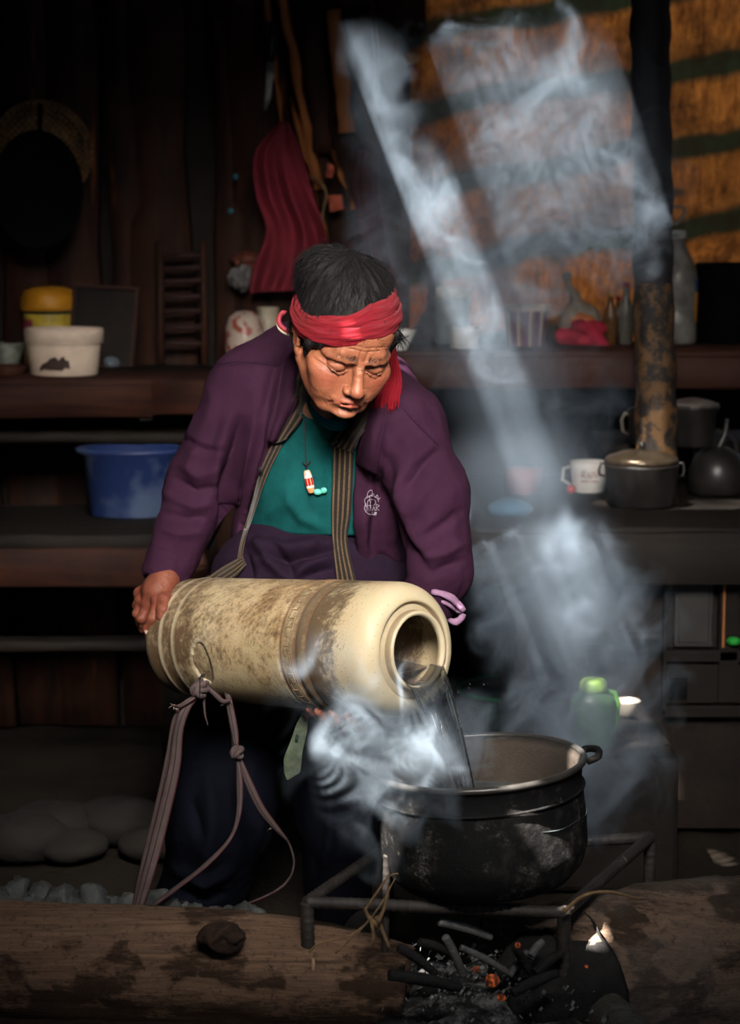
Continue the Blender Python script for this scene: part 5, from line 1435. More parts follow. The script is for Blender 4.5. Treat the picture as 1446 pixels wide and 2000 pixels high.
# dark tray leaning against the wall behind
bm = bmesh.new(); A = P(196, 720, 1.50); s = (1.5 - CAM_Y) / FPX
R = Matrix.Translation(A) @ Matrix.Rotation(math.radians(-10), 4, 'X') @ Matrix.Rotation(math.radians(4), 4, 'Y')
tr = empty('wooden_tray', A, 'dark square tray leaning on the wall behind the white tub', 'tray')
box(bm, (-62 * s, 0, 0), (62 * s, .01, 160 * s), R); link('panel', bm_mesh(bm), WOOD_DK, tr, False)
for lo, hi in (((-64, -.012, 0), (-58, .012, 162)), ((58, -.012, 0), (64, .012, 162)), ((-64, -.012, 156), (64, .012, 163)), ((-64, -.012, 0), (64, .012, 6))):
    bm = bmesh.new(); box(bm, (lo[0] * s, lo[1], lo[2] * s), (hi[0] * s, hi[1], hi[2] * s), R, .002); link('frame', bm_mesh(bm), WOOD_RED, tr, False)
vessel('enamel_bowl', 'small patterned enamel bowl at the left end of the shelf', 'bowl', 14, 712, ZL, cupprof(22, 36, 44), simple('patterned_enamel', (.22, .24, .20), .4, .7, 30, .1), yoff=-.02)
vessel('brown_dish', 'low brown dish under the patterned bowl', 'dish', 16, 733, ZL, cupprof(30, 40, 20), WOOD_RED)
def lump(name, label, cat, c, rad, mat, amp=.25, freq=14, seed=0, parent=None, squash=None, group=None, sharp=False, h=None):
    h = h or max(rad) / 14; rad = Vector(rad); s = SDF(-rad * 1.35, rad * 1.35, h); s.ell((0, 0, 0), tuple(rad), 0)
    V, F = s.mesh(); N = vnormals(V, F); m = min(rad)
    n = fbm(V[:, 0] * freq + seed * 3.1, V[:, 1] * freq, V[:, 2] * freq, 4) - .5
    if sharp: n = np.abs(n) * -2 + .3
    V = V + N * (n * amp * 2 * m)[:, None]
    o = link(name, mesh_np(name, V + np.array(tuple(c)), F), mat, parent)
    return tag(o, label, cat, group) if label else o
lump('plastic_bag', 'crumpled pale plastic bag on the shelf near the middle left', 'bag', Pz(288, 712, ZL) + Vector((0, .02, .03)), (.035, .03, .036), simple('bag_grey', (.16, .15, .14), .5, .3, 20, .6), .5, 30, 1)
lump('plastic_bag', 'small crumpled bluish bag beside the white tub', 'bag', Pz(216, 718, ZL) + Vector((0, .02, .012)), (.02, .03, .016), simple('bag_blue', (.14, .17, .20), .5, .3, 20, .6), .5, 30, 2)
e, M, s = vessel('small_jar', 'small white jar with red cap on the board below the left shelf', 'jar', 283, 822, zm + .008, [(0, 0), (14, 0), (16, 3), (16, 18), (12, 22), (0, 22)], WHITE)
V, F = lathe([(a * s, b * s) for a, b in [(0, 22), (13, 22), (13, 34), (0, 35)]], 20, M); link('cap', mesh_np('cap', V, F), simple('dull_red_cap', (.12, .03, .02), .6), e)
# blue basin with pale cloth-like load seen through
e, M, s = vessel('blue_basin', 'blue plastic basin on the low bench behind the person', 'basin', 262, 1005, zb, [(0, 0), (84, 0), (88, 4), (98, 120), (112, 126), (114, 132), (110, 134), (96, 130), (84, 10), (0, 8)], BLUE, squash=.75)
t = NT('cloudy_blue'); n = t.noise(9, 3, .5); t.set(color=t.mix(t.ramp(n, [(.46, 0), (.62, 1)]), (.012, .026, .10), (.07, .10, .18)), rough=.5); e.children[0].data.materials[0] = t.m
# hanging sieve tray and black pan on the left wall
tc = P(80, 300, WY - .10); e = empty('woven_tray', tc, 'round woven bamboo tray hanging on the left wall behind the black pan', 'tray')
s = (tc.y - CAM_Y) / FPX; Mt = axisM(tc, (.05, -1, .12)); 
V, F = lathe([(0, 0), (78 * s, 0), (86 * s, 3 * s), (94 * s, 12 * s), (100 * s, 14 * s), (100 * s, 8 * s), (86 * s, -4 * s), (0, -5 * s)], 56, Mt)
t = NT('woven_bamboo'); v = t.n('ShaderNodeTexChecker'); t.L(t.co(), v.inputs[0]); v.inputs['Scale'].default_value = 120
c = t.mix(v.outputs[1], (.13, .068, .024), (.36, .19, .075)); c = t.mix(t.ramp(t.noise(9, 4, .6), [(.4, 0), (.7, .8)]), c, (.03, .018, .01)); t.set(color=c, rough=.8); t.bump(v.outputs[1], .5, .002); BAM = t.m
link('tray_disc', mesh_np('disc', V, F), BAM, e)
for rr in (99, 88, 76):
    pts = [Mt @ Vector((rr * s * math.cos(a), rr * s * math.sin(a), 14 * s)) for a in np.linspace(0, 2 * PI, 90)]; V, F = tube(pts, 2.4 * s, 6, False); link('hoop', mesh_np('hoop', V, F), BAM, e)
for k in range(40):
    a = 2 * PI * k / 40; V, F = tube([Mt @ Vector((q * s * math.cos(a), q * s * math.sin(a), 15 * s)) for q in (76, 88, 99)], 2.2 * s, 5); link('binding', mesh_np('bind', V, F), BAM, e)
pcn = P(78, 375, WY - .18); e = empty('black_pan', pcn, 'large soot-black pan hanging over the woven tray on the left wall', 'pan'); s = (pcn.y - CAM_Y) / FPX
Mt = axisM(pcn, (.0, -1, .10)) @ Matrix.Diagonal((1.0, 1.30, 1, 1))
V, F = lathe([(0, -2 * s), (40 * s, 2 * s), (70 * s, 16 * s), (84 * s, 34 * s), (86 * s, 34 * s), (88 * s, 30 * s), (74 * s, 8 * s), (42 * s, -8 * s), (0, -12 * s)], 48, Mt)
VANTA = simple('soot', (.004, .004, .004), .9, .2, 20, .3, spec=.1); link('body', mesh_np('pan', V, F), VANTA, e)
V, F = tube([P(78, 262, WY - .2), P(78, 240, WY - .19), P(79, 205, WY - .16)], .006, 8); link('hook', mesh_np('hook', V, F), VANTA, e)

# knife stuck on the wall, hanging red cloths, cords, orange rag
kn = empty('kitchen_knife', P(530, 120, WY - .1), 'long knife with black handle hanging point down on the wall', 'knife')
V, F = tube([P(535, 42, WY - .11), P(533, 85, WY - .11), P(530, 122, WY - .11)], [.010, .012, .009], 10, flat=.6); link('handle', mesh_np('handle', V, F), simple('black_handle', (.012, .012, .012), .5), kn)
V, F, UV = ribbon([P(529, 120, WY - .11), P(527, 150, WY - .11), P(523, 190, WY - .11), P(518, 216, WY - .11)], [.022, .021, .018, .006], .003, Vector((1, 0, 0))); link('blade', mesh_np('blade', V, F, UV), simple('dull_steel', (.22, .21, .20), .45, .3, 30, .1, metal=.6), kn)
def drape(name, label, cat, outline_l, outline_r, Y, mat, folds=5, amp=.02, n=60, m=40, seed=0, th=.004):
    a = spline(outline_l, n); b = spline(outline_r, n); V = []
    r = random.Random(seed); ph = r.uniform(0, 6)
    for sgn in (0, 1):
        for i in range(n):
            for k in range(m):
                u = k / (m - 1); v = i / (n - 1); x = a[i][0] * (1 - u) + b[i][0] * u; y = a[i][1] * (1 - u) + b[i][1] * u
                d = amp * (math.sin(u * folds * 2 * PI + ph + 2.0 * math.sin(v * 2.4 + seed)) * (.35 + .65 * v) + .5 * math.sin(u * folds * 4.4 + v * 5))
                V.append(P(x, y, Y + d + sgn * th))
    o_ = n * m; F = []
    for i in range(n - 1):
        for k in range(m - 1): q = (i * m + k, (i + 1) * m + k, (i + 1) * m + k + 1, i * m + k + 1); F.append(q); F.append(tuple(o_ + z for z in q[::-1]))
        for k in (0, m - 1): F.append((i * m + k, o_ + i * m + k, o_ + (i + 1) * m + k, (i + 1) * m + k))
    for i in (0, n - 1):
        for k in range(m - 1): F.append((i * m + k, i * m + k + 1, o_ + i * m + k + 1, o_ + i * m + k))
    o = link(name, mesh_np(name, np.array([tuple(v) for v in V]), F), mat); return tag(o, label, cat)
drape('hung_cloth', 'crimson cloth hanging in folds on the wall above the person', 'cloth', [(548, 236), (498, 300), (500, 380), (520, 450), (496, 520), (486, 572)], [(566, 240), (590, 300), (612, 380), (636, 450), (640, 500), (600, 566)], WY - .16, simple('crimson_cloth', (.17, .012, .024), .85, .35, 8, .5), 3, .016, seed=2)
drape('hung_cloth', 'dull dark red cloth hanging low on the wall right of the crimson one', 'cloth', [(700, 290), (690, 360), (700, 440), (720, 540)], [(735, 300), (742, 380), (760, 450), (790, 600)], WY - .13, simple('maroon_cloth', (.06, .008, .012), .9, .35, 8, .5), 2, .014, seed=4)
drape('hung_rag', 'small orange-red rag hanging on the wall, upper of two', 'rag', [(640, 318), (636, 345)], [(655, 324), (650, 348)], WY - .14, simple('orange_rag', (.42, .09, .05), .8, .3, 20, .4), 1, .006, 14, 12, 1)
drape('hung_rag', 'small orange-red rag hanging on the wall, lower of two', 'rag', [(640, 382), (645, 414)], [(668, 380), (672, 408)], WY - .14, MATS['orange_rag'], 1, .006, 14, 12, 5)
V, F = tube(spline([P(604, 345, WY - .13), P(622, 352, WY - .14), P(638, 378, WY - .14), P(630, 420, WY - .13), P(636, 470, WY - .12)], 30), .003, 6); tag(link('hanging_cord', mesh_np('cord', V, F), simple('hemp', (.20, .13, .06), .9)), 'looped thin cord hanging beside the orange rags', 'cord')
lump('teal_scrap', 'small teal scrap tucked in the dark wall, upper of two', 'scrap', P(460, 345, WY - .1), (.007, .005, .008), simple('teal_bit', (.01, .16, .22), .5), .3)
lump('teal_scrap', 'small teal scrap tucked in the dark wall, lower of two', 'scrap', P(451, 412, WY - .1), (.007, .005, .007), MATS['teal_bit'], .3)
for i, (x, y) in enumerate(((350, 545), (352, 580), (352, 608), (350, 640))):      # slats of a dark rack by the wall
    pass
rk = empty('slatted_rack', P(350, 700, 1.5), 'dark red slatted rack standing on the shelf against the wall', 'rack')
for i, y in enumerate((500, 524, 549, 580, 608, 640, 672)):
    a, b = P(312, y + 2, 1.50), P(396, y - 2, 1.50); V, F = tube([a, (a + b) / 2, b], .0075, 8); link('slat', mesh_np('slat', V, F), simple('rack_red', (.025, .008, .006), .7, .4), rk)
for x in (312, 398):
    a, b = P(x, 470, 1.5), P(x + 2, 712, 1.5); V, F = tube([a, (a + b) / 2, b], .010, 8); link('upright', mesh_np('up', V, F), PLANK_A, rk)
# middle: things half hidden behind the person
vessel('red_white_bowl', 'red and white patterned bowl on the shelf by his right shoulder', 'bowl', 478, 724, ZL, [(0, 0), (24, 0), (30, 6), (38, 44), (37, 82), (30, 104), (18, 114), (0, 116)], simple('red_white_glaze', (.42, .14, .09), .4, .75, 22, .1), yoff=.02)
rw = [o for o in COL.objects if o.name.startswith('red_white_bowl')][0]
t = NT('red_white_print'); n = t.noise(26, 3, .6); sx = t.n('ShaderNodeSeparateXYZ'); t.L(t.co('UV'), sx.inputs[0]); c = t.mix(t.ramp(n, [(.46, 0), (.52, 1)]), (.22, .035, .02), (.40, .33, .27)); c = t.mix(t.ramp(sx.outputs[1], [(.30, 1), (.36, 0)]), c, (.38, .30, .24)); t.set(color=c, rough=.4); rw.children[0].data.materials[0] = t.m
vessel('glass_jar', 'pale jar standing right of the red and white bowl', 'jar', 524, 719, ZL, cupprof(20, 22, 116), simple('cream_jar', (.35, .30, .22), .4, .4, 30, .1), yoff=.05)
lump('crumpled_bag', 'pale crumpled bag hung beside the foot of the crimson cloth', 'bag', P(470, 543, 1.52), (.022, .03, .026), simple('bag_pale', (.14, .13, .13), .5, .4, 20, .8), .9, 38, 7, sharp=True)
lump('paper_scrap', 'small orange wrapper hanging left of the crimson cloth', 'scrap', P(480, 508, 1.54), (.034, .02, .016), simple('orange_wrap', (.12, .03, .016), .6, .5, 30, .5), .9, 40, 8, sharp=True)
vessel('white_bowl', 'white bowl on the shelf right of his head', 'bowl', 776, 684, ZR, cupprof(20, 38, 40), WHITE2, yoff=.0)
vessel('steel_lid', 'small bright lid standing on the wall ledge above his head', 'lid', 746, 527, 1.19, [(0, 0), (14, 2), (14, 6), (5, 14), (0, 15)], simple('brass_lid', (.5, .38, .2), .4, .3, 20), yoff=.06) if False else None
vessel('white_tub', 'white tub standing inside the light beam on the right shelf', 'tub', 908, 682, ZR, cupprof(28, 33, 42), WHITE2, yoff=.02)
e, M, s = vessel('tea_tin', 'tall pale tin with red print in the light beam behind the white tub', 'tin', 884, 676, ZR, [(0, 0), (34, 0), (34, 80), (32, 84), (0, 84)], simple('pale_tin', (.24, .27, .26), .5, .5, 12, .1), yoff=.14)
V, F = lathe([(a * s, b * s) for a, b in [(0, 84), (35, 84), (35, 104), (30, 108), (0, 108)]], 28, M); link('lid', mesh_np('lid', V, F), simple('cream_lid', (.42, .36, .20), .5), e)
# striped bucket and pink cup behind
e, M, s = vessel('striped_bucket', 'purple and cream striped plastic bucket with white rim on the right shelf', 'bucket', 1028, 676, ZR, [(0, 0), (36, 0), (38, 3), (43, 66), (47, 72), (48, 80), (45, 80), (41, 72), (36, 6), (0, 5)], WHITE, yoff=.0)
t = NT('striped_print'); sx = t.n('ShaderNodeSeparateXYZ'); t.L(t.co('UV'), sx.inputs[0]); f = t.math('FRACT', t.math('MULTIPLY', sx.outputs[0], 11.0)); g = t.noise(30, 3, .6)
c = t.ramp(t.math('ADD', f, t.math('MULTIPLY', g, .25)), [(0, (.16, .04, .10)), (.42, (.18, .05, .11)), (.48, (.55, .45, .33)), (.66, (.55, .45, .33)), (.70, (.35, .10, .10)), (.78, (.20, .22, .10)), (.9, (.16, .04, .10)), (1, (.16, .04, .10))]); top = t.ramp(sx.outputs[1], [(.84, 0), (.88, 1)]); c = t.mix(top, c, (.62, .52, .42)); t.set(color=c, rough=.35); e.children[0].data.materials[0] = t.m
vessel('pink_cup', 'pink patterned cup standing behind the striped bucket', 'cup', 1012, 664, ZR, cupprof(23, 26, 122), PINKP, yoff=.12)
# clear bag of goods tied with a bright red cloth
bc = Pz(1135, 675, ZR) + Vector((0, .05, 0)); s = (bc.y - CAM_Y) / FPX
bg_ = empty('tied_bag', bc, 'translucent bag of orange goods wrapped in bright red cloth on the shelf', 'bag')
sd = SDF((-.09, -.07, -.02), (.09, .07, .22), .0035); sd.ell((0, 0, .05), (.052, .045, .052), 0); sd.cap((0, 0, .08), (-.03, 0, .155), .022, .008, .02); sd.ell((-.03, 0, .165), (.014, .012, .013), .006)
V, F = sd.mesh(); N = vnormals(V, F); V = V + N * ((fbm(V[:, 0] * 50, V[:, 1] * 50, V[:, 2] * 16, 4) - .5) * .02)[:, None]; link('bag_skin', mesh_np('bag', V + np.array(bc), F), simple('milky_bag', (.30, .26, .22), .35, .3, 30, .5), bg_)
o = lump('goods', None, None, bc + Vector((0.005, -.030, .055)), (.035, .02, .022), simple('orange_goods', (.50, .15, .05), .5, .4, 30), .3, 40, 3, bg_)
for i, (dx, dz, rx, rz) in enumerate(((-.032, .022, .034, .022), (.028, .040, .034, .020), (.0, .012, .055, .014), (.034, .020, .020, .028), (-.005, .048, .018, .014))):
    lump('red_fold', None, None, bc + Vector((dx, -.045, dz)), (rx, .016, rz), REDC, .35, 40, i, bg_)
V, F, UV = ribbon(spline([bc + Vector((.018, -.062, .045)), bc + Vector((.036, -.075, .022)), bc + Vector((.058, -.085, -.010))], 14), .030, .006, Vector((1, 0, .4)), ripple=.08); link('red_tail', mesh_np('tail', V, F, UV), REDC, bg_)
# bottles between bag and post, and the big water bottle beyond the post
for i, (x, b_, rr, h, m, lab) in enumerate(((1192, 674, 13, 104, 'amber', 'slim amber bottle right of the red-tied bag'), (1222, 674, 14, 122, 'clear', 'clear bottle standing just left of the timber post'), (1207, 672, 10, 92, 'ol', 'short olive bottle behind the slim amber one'))):
    mm = simple('bottle_' + m, {'amber': (.16, .07, .02), 'clear': (.24, .22, .18), 'ol': (.10, .09, .04)}[m], .25, .3, 20, .05)
    e, M, s = vessel('bottle', lab, 'bottle', x, b_, ZR, [(0, 0), (rr, 0), (rr, h * .6), (rr * .45, h * .78), (rr * .4, h * .92), (0, h * .92)], mm, 20, group='bottles by the post', yoff=.0 + .03 * (i > 1))
    V, F = lathe([(a * s, b * s) for a, b in [(0, h * .9), (rr * .5, h * .9), (rr * .5, h), (0, h)]], 16, M); link('cap', mesh_np('cap', V, F), REDP if i else YELLOW, e)
e, M, s = vessel('water_bottle', 'large clear ribbed water bottle with blue and yellow label beyond the post', 'bottle', 1322, 672, ZR, [(0, 0), (34, 0), (38, 6), (38, 60), (35, 66), (38, 72), (38, 128), (34, 150), (22, 176), (14, 190), (13, 206), (0, 207)], simple('dusty_bottle', (.20, .19, .17), .3, .5, 24, .3), yoff=.0)
V, F = lathe([(a * s, b * s) for a, b in [(0, 204), (15, 204), (15, 220), (0, 221)]], 18, M); link('cap', mesh_np('cap', V, F), simple('white_cap', (.5, .5, .48), .5), e)
Vb = []
for a in np.linspace(-.62, -.12, 7):
    for z_ in (44, 126): Vb.append(M @ Vector((39 * s * math.cos(a), 39 * s * math.sin(a), z_ * s)))
o = link('label', mesh_np('label', np.array([tuple(v) for v in Vb]), [(2 * i, 2 * i + 2, 2 * i + 3, 2 * i + 1) for i in range(6)]), None, e); md = o.modifiers.new('t', 'SOLIDIFY'); md.thickness = .002
t = NT('blue_yellow_label'); sx = t.n('ShaderNodeSeparateXYZ'); t.L(t.co('Generated'), sx.inputs[0]); t.set(color=t.ramp(sx.outputs[2], [(0, (.75, .32, .02)), (.68, (.75, .32, .02)), (.72, (.03, .08, .32)), (1, (.03, .08, .32))], 'LINEAR'), rough=.5); o.data.materials.append(t.m)
V, F = tube(spline([P(1306, 405, WY - .01), P(1316, 404, 1.54), P(1332, 405, 1.52), P(1338, 412, 1.52), P(1330, 428, 1.52), P(1320, 438, 1.53)], 24), .0042, 8); tag(link('bent_tube', mesh_np('tube', V, F), simple('pale_tube', (.5, .45, .38), .5)), 'pale bent tube sticking up above the water bottle', 'tube')
vessel('dark_crate', 'black crate at the far right end of the shelf', 'crate', 1420, 672, ZR, [(0, 0), (62, 0), (66, 4), (66, 150), (62, 156), (0, 156)], VANTA, 4, yoff=.05)
lump('light_patch_lump', 'bright lump added as a patch of light on the striped sheet right of the post', 'light_patch', P(1320, 376, WY - .08), (.020, .012, .010), simple('light_patch', (.7, .42, .2), .8), .4, 60, 4)  # added lumps, coloured bright to stand in for light on the sheet
lump('light_patch_lump', 'bright lump added as a patch of light on the striped sheet near the top centre', 'light_patch', P(802, 114, WY - .09), (.022, .010, .016), MATS['light_patch'], .5, 60, 9)

# ------------------------------------------------------------------ right side: stove bench with pots, cabinet
zc = zat(985, .95)
st = empty('stove_bench', (1.0, 1.0, 0), 'dark wooden counter on the right carrying the pots', 'counter')
board('counter_top', (.10, .60, zc - .05), (2.2, 1.5, zc), PLANK_G, parent=st, seed=20)
board('front_rail', (.10, .585, zc - .12), (2.2, .607, zc - .01), PLANK_G, parent=st, seed=21)
zr = zat(860, 1.25)
s3 = board('back_ledge', (.55, 1.20, zr - .03), (2.2, 1.5, zr), PLANK_G, 'dark raised ledge behind the counter on the right', 'shelf', seed=22)
for x in (1.0, 1.9): board('ledge_block', (x, 1.2, zc - .002), (x + .08, 1.3, zr - .03), PLANK_G, parent=s3, seed=23)
POT = simple('pot_black', (.020, .018, .017), .35, .4, 20, .2, .002, spec=.5)
STEEL = simple('worn_steel', (.35, .31, .26), .35, .3, 24, .15, metal=.8)
e, M, s = vessel('cooking_pot', 'big dark lidded pot with a gleaming rim on the right counter', 'pot', 1252, 988, zc, [(0, 0), (60, 0), (68, 6), (72, 78), (75, 84), (70, 84), (64, 8), (0, 6)], POT)
V, F = lathe([(a * s, b * s) for a, b in [(0, 83), (70, 83), (73, 86), (72, 94), (66, 99), (40, 108), (12, 112), (0, 112)]], 40, M); link('lid', mesh_np('lid', V, F), simple('lid_steel', (.10, .075, .05), .28, .3, 24, .1, metal=.7), e)
V, F = lathe([(a * s, b * s) for a, b in [(0, 111), (7, 111), (6, 118), (9, 124), (0, 127)]], 18, M); link('knob', mesh_np('knob', V, F), POT, e)
for q in (-1, 1):
    V, F = tube([M @ Vector((q * x * s, -4 * s, z_ * s)) for x, z_ in ((72, 60), (82, 62), (84, 72), (80, 86), (72, 84))], 2.6 * s, 8); link('handle', mesh_np('handle', V, F), POT, e)
vessel('enamel_mug', 'white enamel mug with red printed writing left of the big pot', 'mug', 1150, 958, zc + .002, cupprof(31, 38, 60), WHITE2, yoff=-.02)
mug = [o for o in COL.objects if o.name.startswith('enamel_mug')][0]; s = (mug.location.y - CAM_Y) / FPX
def surf_stroke(e, R_, pts, z0, mat, name, r_=.0014):
    q = [e.location + Vector((R_ * math.sin(u / R_), -R_ * math.cos(u / R_) - .0006, z0 + v)) for u, v in pts]; V, F = tube(q, r_, 5); return link(name, mesh_np(name, V, F), mat, e)
rb = simple('print_red', (.30, .03, .03), .5)
for g in ([(-22, 2), (-22, 14), (-14, 14), (-14, 8), (-22, 8), (-13, 1)], [(-9, 1), (-5, 14), (-1, 1), (-3, 6), (-7, 6)], [(3, 1), (3, 14), (10, 4), (10, 14)], [(13, 1), (18, 14), (22, 1)], [(-24, -6), (20, -6)]):
    surf_stroke(mug, 36.5 * s, [(x * s * .8, y * s) for x, y in g], 30 * s, rb, 'printed_letters')
V, F = tube([mug.location + Vector((-37 * s, 0, 50 * s)), mug.location + Vector((-50 * s, -.004, 46 * s)), mug.location + Vector((-52 * s, -.004, 24 * s)), mug.location + Vector((-36 * s, 0, 14 * s))], 3 * s, 8); link('handle', mesh_np('handle', V, F), WHITE2, mug)
lump('red_scrap', 'small red scrap at the foot of the enamel mug', 'scrap', Pz(1114, 962, zc) + Vector((0, -.02, .01)), (.010, .008, .010), REDP, .4, 60, 1)
e, M, s = vessel('red_box', 'dull red carton on the counter in the haze beside the person', 'carton', 1022, 968, zc, [(0, 0), (38, 0), (38, 50), (0, 50)], simple('dull_red_carton', (.22, .07, .06), .7, .25), 4, yoff=.05)
e = empty('blue_cloth', P(990, 1000, .9), 'folded blue cloth under the red carton', 'cloth'); lump('fold', None, None, P(1000, 994, .8), (.05, .04, .022), simple('dusty_blue', (.04, .10, .16), .8), .3, 20, 3, e)
# upper pots on the ledge
e, M, s = vessel('saucepan', 'dark two-handled saucepan on the ledge, left one of the back pair', 'pot', 1268, 868, zr, [(0, 0), (34, 0), (40, 6), (42, 60), (45, 64), (40, 64), (36, 8), (0, 6)], POT)
V, F = lathe([(a * s, b * s) for a, b in [(0, 64), (44, 64), (42, 70), (10, 82), (0, 82)]], 32, M); link('lid', mesh_np('lid', V, F), POT, e)
V, F = tube([M @ Vector((x * s, -2, z_ * s) if False else (x * s, 0, z_ * s)) for x, z_ in ((-40, 20), (-52, 26), (-55, 48), (-48, 62), (-40, 58))], 3 * s, 8); link('handle', mesh_np('handle', V, F), STEEL, e)
e, M, s = vessel('stew_pot', 'dark pot with pale enamel rim on the ledge, right one of the back pair', 'pot', 1352, 872, zr, [(0, 0), (38, 0), (43, 6), (46, 70), (52, 76), (52, 80), (46, 80), (40, 8), (0, 6)], POT)
V, F = lathe([(a * s, b * s) for a, b in [(0, 82), (50, 80), (52, 84), (30, 92), (8, 96), (0, 96)]], 32, M); link('lid', mesh_np('lid', V, F), simple('dull_lid', (.13, .11, .10), .4, .3, 30), e)
e, M, s = vessel('kettle', 'black kettle with tall spout at the right of the counter', 'kettle', 1400, 965, zc, [(0, 0), (48, 0), (56, 8), (56, 50), (44, 78), (22, 92), (8, 96), (0, 100)], POT)
V, F = tube(spline([M @ Vector((x * s, 0, z_ * s)) for x, z_ in ((-8, 60), (4, 96), (14, 120), (18, 148))], 16), [12 * s * (1 - .045 * i) for i in range(16)], 12); link('spout', mesh_np('spout', V, F), POT, e)
V, F = tube(spline([M @ Vector((x * s, 0, z_ * s)) for x, z_ in ((-44, 70), (-46, 110), (-10, 128), (30, 110), (40, 74))], 20), 3 * s, 8); link('handle', mesh_np('handle', V, F), POT, e)
# cabinet under the counter: frame, doors, drawer
cb_y = .66; x0, x1 = P(1010, 1100, cb_y).x, 2.0; zt_, z_b = zat(1040, cb_y), zat(1400, cb_y)
cbn = empty('low_cabinet', (1.0, cb_y, 0), 'dark low wooden cabinet with plank doors and drawer under the counter', 'cabinet')
bm = bmesh.new(); box(bm, (x0, cb_y + .02, .0), (x1, cb_y + .5, zc - .055)); link('carcass', bm_mesh(bm), WOOD_DK, cbn, False)
def fr(px0, py0, px1, py1, name, mat, dy=0.0, th=.016, par=cbn):
    bm = bmesh.new(); a = P(px0, py1, cb_y); b = P(px1, py0, cb_y); box(bm, (a.x, cb_y - th - dy, a.z), (b.x, cb_y - dy + .02, b.z), None, .003); return link(name, bm_mesh(bm), mat, par, False)
for a in ((1292, 1050, 1306, 1385), (1400, 1046, 1446, 1370), (1300, 1268, 1600, 1290), (1296, 1376, 1700, 1398)): fr(*a, 'frame', PLANK_G)
d = fr(1316, 1048, 1396, 1262, 'door', simple('grey_panel', (.024, .022, .021), .6, .3, 9, .2), 0, .008)
fr(1324, 1056, 1388, 1254, 'panel', MATS['grey_panel'], .006, .006, cbn)
fr(1408, 1048, 1418, 1262, 'panel', PLANK_O, .0, .02)
fr(1300, 1296, 1640, 1372, 'drawer', PLANK_G, .0, .01); fr(1304, 1322, 1342, 1366, 'drawer_opening', VANTA, .004, .008)
fr(1120, 1236, 1290, 1246, 'frame', WOOD_GREY, 0, .014); fr(1140, 1262, 1292, 1272, 'frame', PLANK_G); fr(1180, 1092, 1290, 1102, 'frame', PLANK_G)
lump('green_rag', 'small bright green rag on the cabinet rail at the right edge', 'rag', P(1432, 1252, cb_y - .03), (.014, .01, .010), simple('bright_green', (.01, .30, .03), .6), .4, 60, 2)
# jug and basins on the ground right of the pot
e, M, s = vessel('green_jug', 'dark green plastic jug with sunlit cap behind the pot', 'jug', 1158, 1456, .262, [(0, 0), (40, 0), (45, 6), (46, 90), (40, 102), (30, 108), (26, 112), (0, 112)], simple('murky_green', (.035, .075, .03), .4, .3, 14, .1), yoff=0)
V, F = lathe([(a * s, b * s) for a, b in [(0, 110), (26, 110), (28, 116), (27, 130), (22, 136), (0, 137)]], 28, M); link('cap', mesh_np('cap', V, F), simple('lime_cap', (.30, .50, .06), .45), e)
V, F = tube([M @ Vector((x * s, 0, z_ * s)) for x, z_ in ((26, 112), (42, 108), (48, 86), (46, 50), (40, 30))], 6 * s, 10); link('handle', mesh_np('handle', V, F), simple('lime_dark', (.10, .28, .04), .45), e)
bm = bmesh.new(); jl = e.location; box(bm, (jl.x - .10, jl.y - .09, -.01), (jl.x + .16, min(jl.y + .40, .60), .261), None, .01); tag(link('wooden_block', bm_mesh(bm), PLANK_G, smooth=False), 'dark wooden block under the green jug and steel bowl', 'block')
vessel('steel_bowl', 'small bright steel bowl catching the sun right of the green jug', 'bowl', 1224, 1396, .262, cupprof(18, 28, 30), simple('bright_steel', (.8, .72, .62), .25, .1, 30, .05, metal=.7), yoff=.0)
vessel('green_basin', 'shallow green basin with thin rim behind the pot', 'basin', 1010, 1480, .05, cupprof(90, 118, 70), simple('deep_green', (.008, .022, .014), .4, .3), yoff=.35)
gb = [o for o in COL.objects if o.name.startswith('green_basin')][0]; s = (gb.location.y - CAM_Y) / FPX
V, F = tube([gb.location + Vector((117 * s * math.cos(a), 117 * s * math.sin(a), 69 * s)) for a in np.linspace(0, 2 * PI, 60)], 3 * s, 8, False); link('rim', mesh_np('rim', V, F), simple('rim_green', (.02, .16, .08), .4), gb)
# ------------------------------------------------------------------ hearth: pot, trivet, logs, ashes
PC = P(951, 1487, -.45); s_ = (PC.y - CAM_Y) / FPX; PR = 212 * s_; RIM_Z = PC.z; BOT_Z = .25
pot = empty('cauldron', (PC.x, PC.y, BOT_Z), 'large soot-black round cauldron standing on the iron trivet', 'pot')
H = RIM_Z - BOT_Z; prof = [(0, 0), (PR * .55, .002), (PR * .80, .012), (PR * .93, .034), (PR * .985, .062), (PR * .985, H * .55), (PR * .97, H - .040), (PR * .965, H - .030), (PR * .985, H - .010), (PR * 1.01, H - .004), (PR * 1.015, H), (PR * 1.0, H + .003), (PR * .975, H), (PR * .945, H - .012), (PR * .94, H * .5), (PR * .935, .07), (PR * .88, .035), (PR * .6, .012), (0, .010)]
R_ = Matrix.Translation(pot.location) @ Matrix.Rotation(math.radians(-4.0), 4, 'Y')
fp = []
for a, b in zip(prof[:-1], prof[1:]):
    k = max(1, int(math.dist(a, b) / .008)); fp += [(a[0] + (b[0] - a[0]) * i / k, a[1] + (b[1] - a[1]) * i / k) for i in range(k)]
fp.append(prof[-1]); V, F = lathe(fp, 120); N = V * np.array((1, 1, 0)); N = N / (np.linalg.norm(N, axis=1)[:, None] + 1e-6)
V = V + N * ((fbm(V[:, 0] * 9, V[:, 1] * 9, V[:, 2] * 9, 3) - .5) * .008 + (fbm(V[:, 0] * 70, V[:, 1] * 70, V[:, 2] * 70, 3) - .5) * .0016)[:, None]
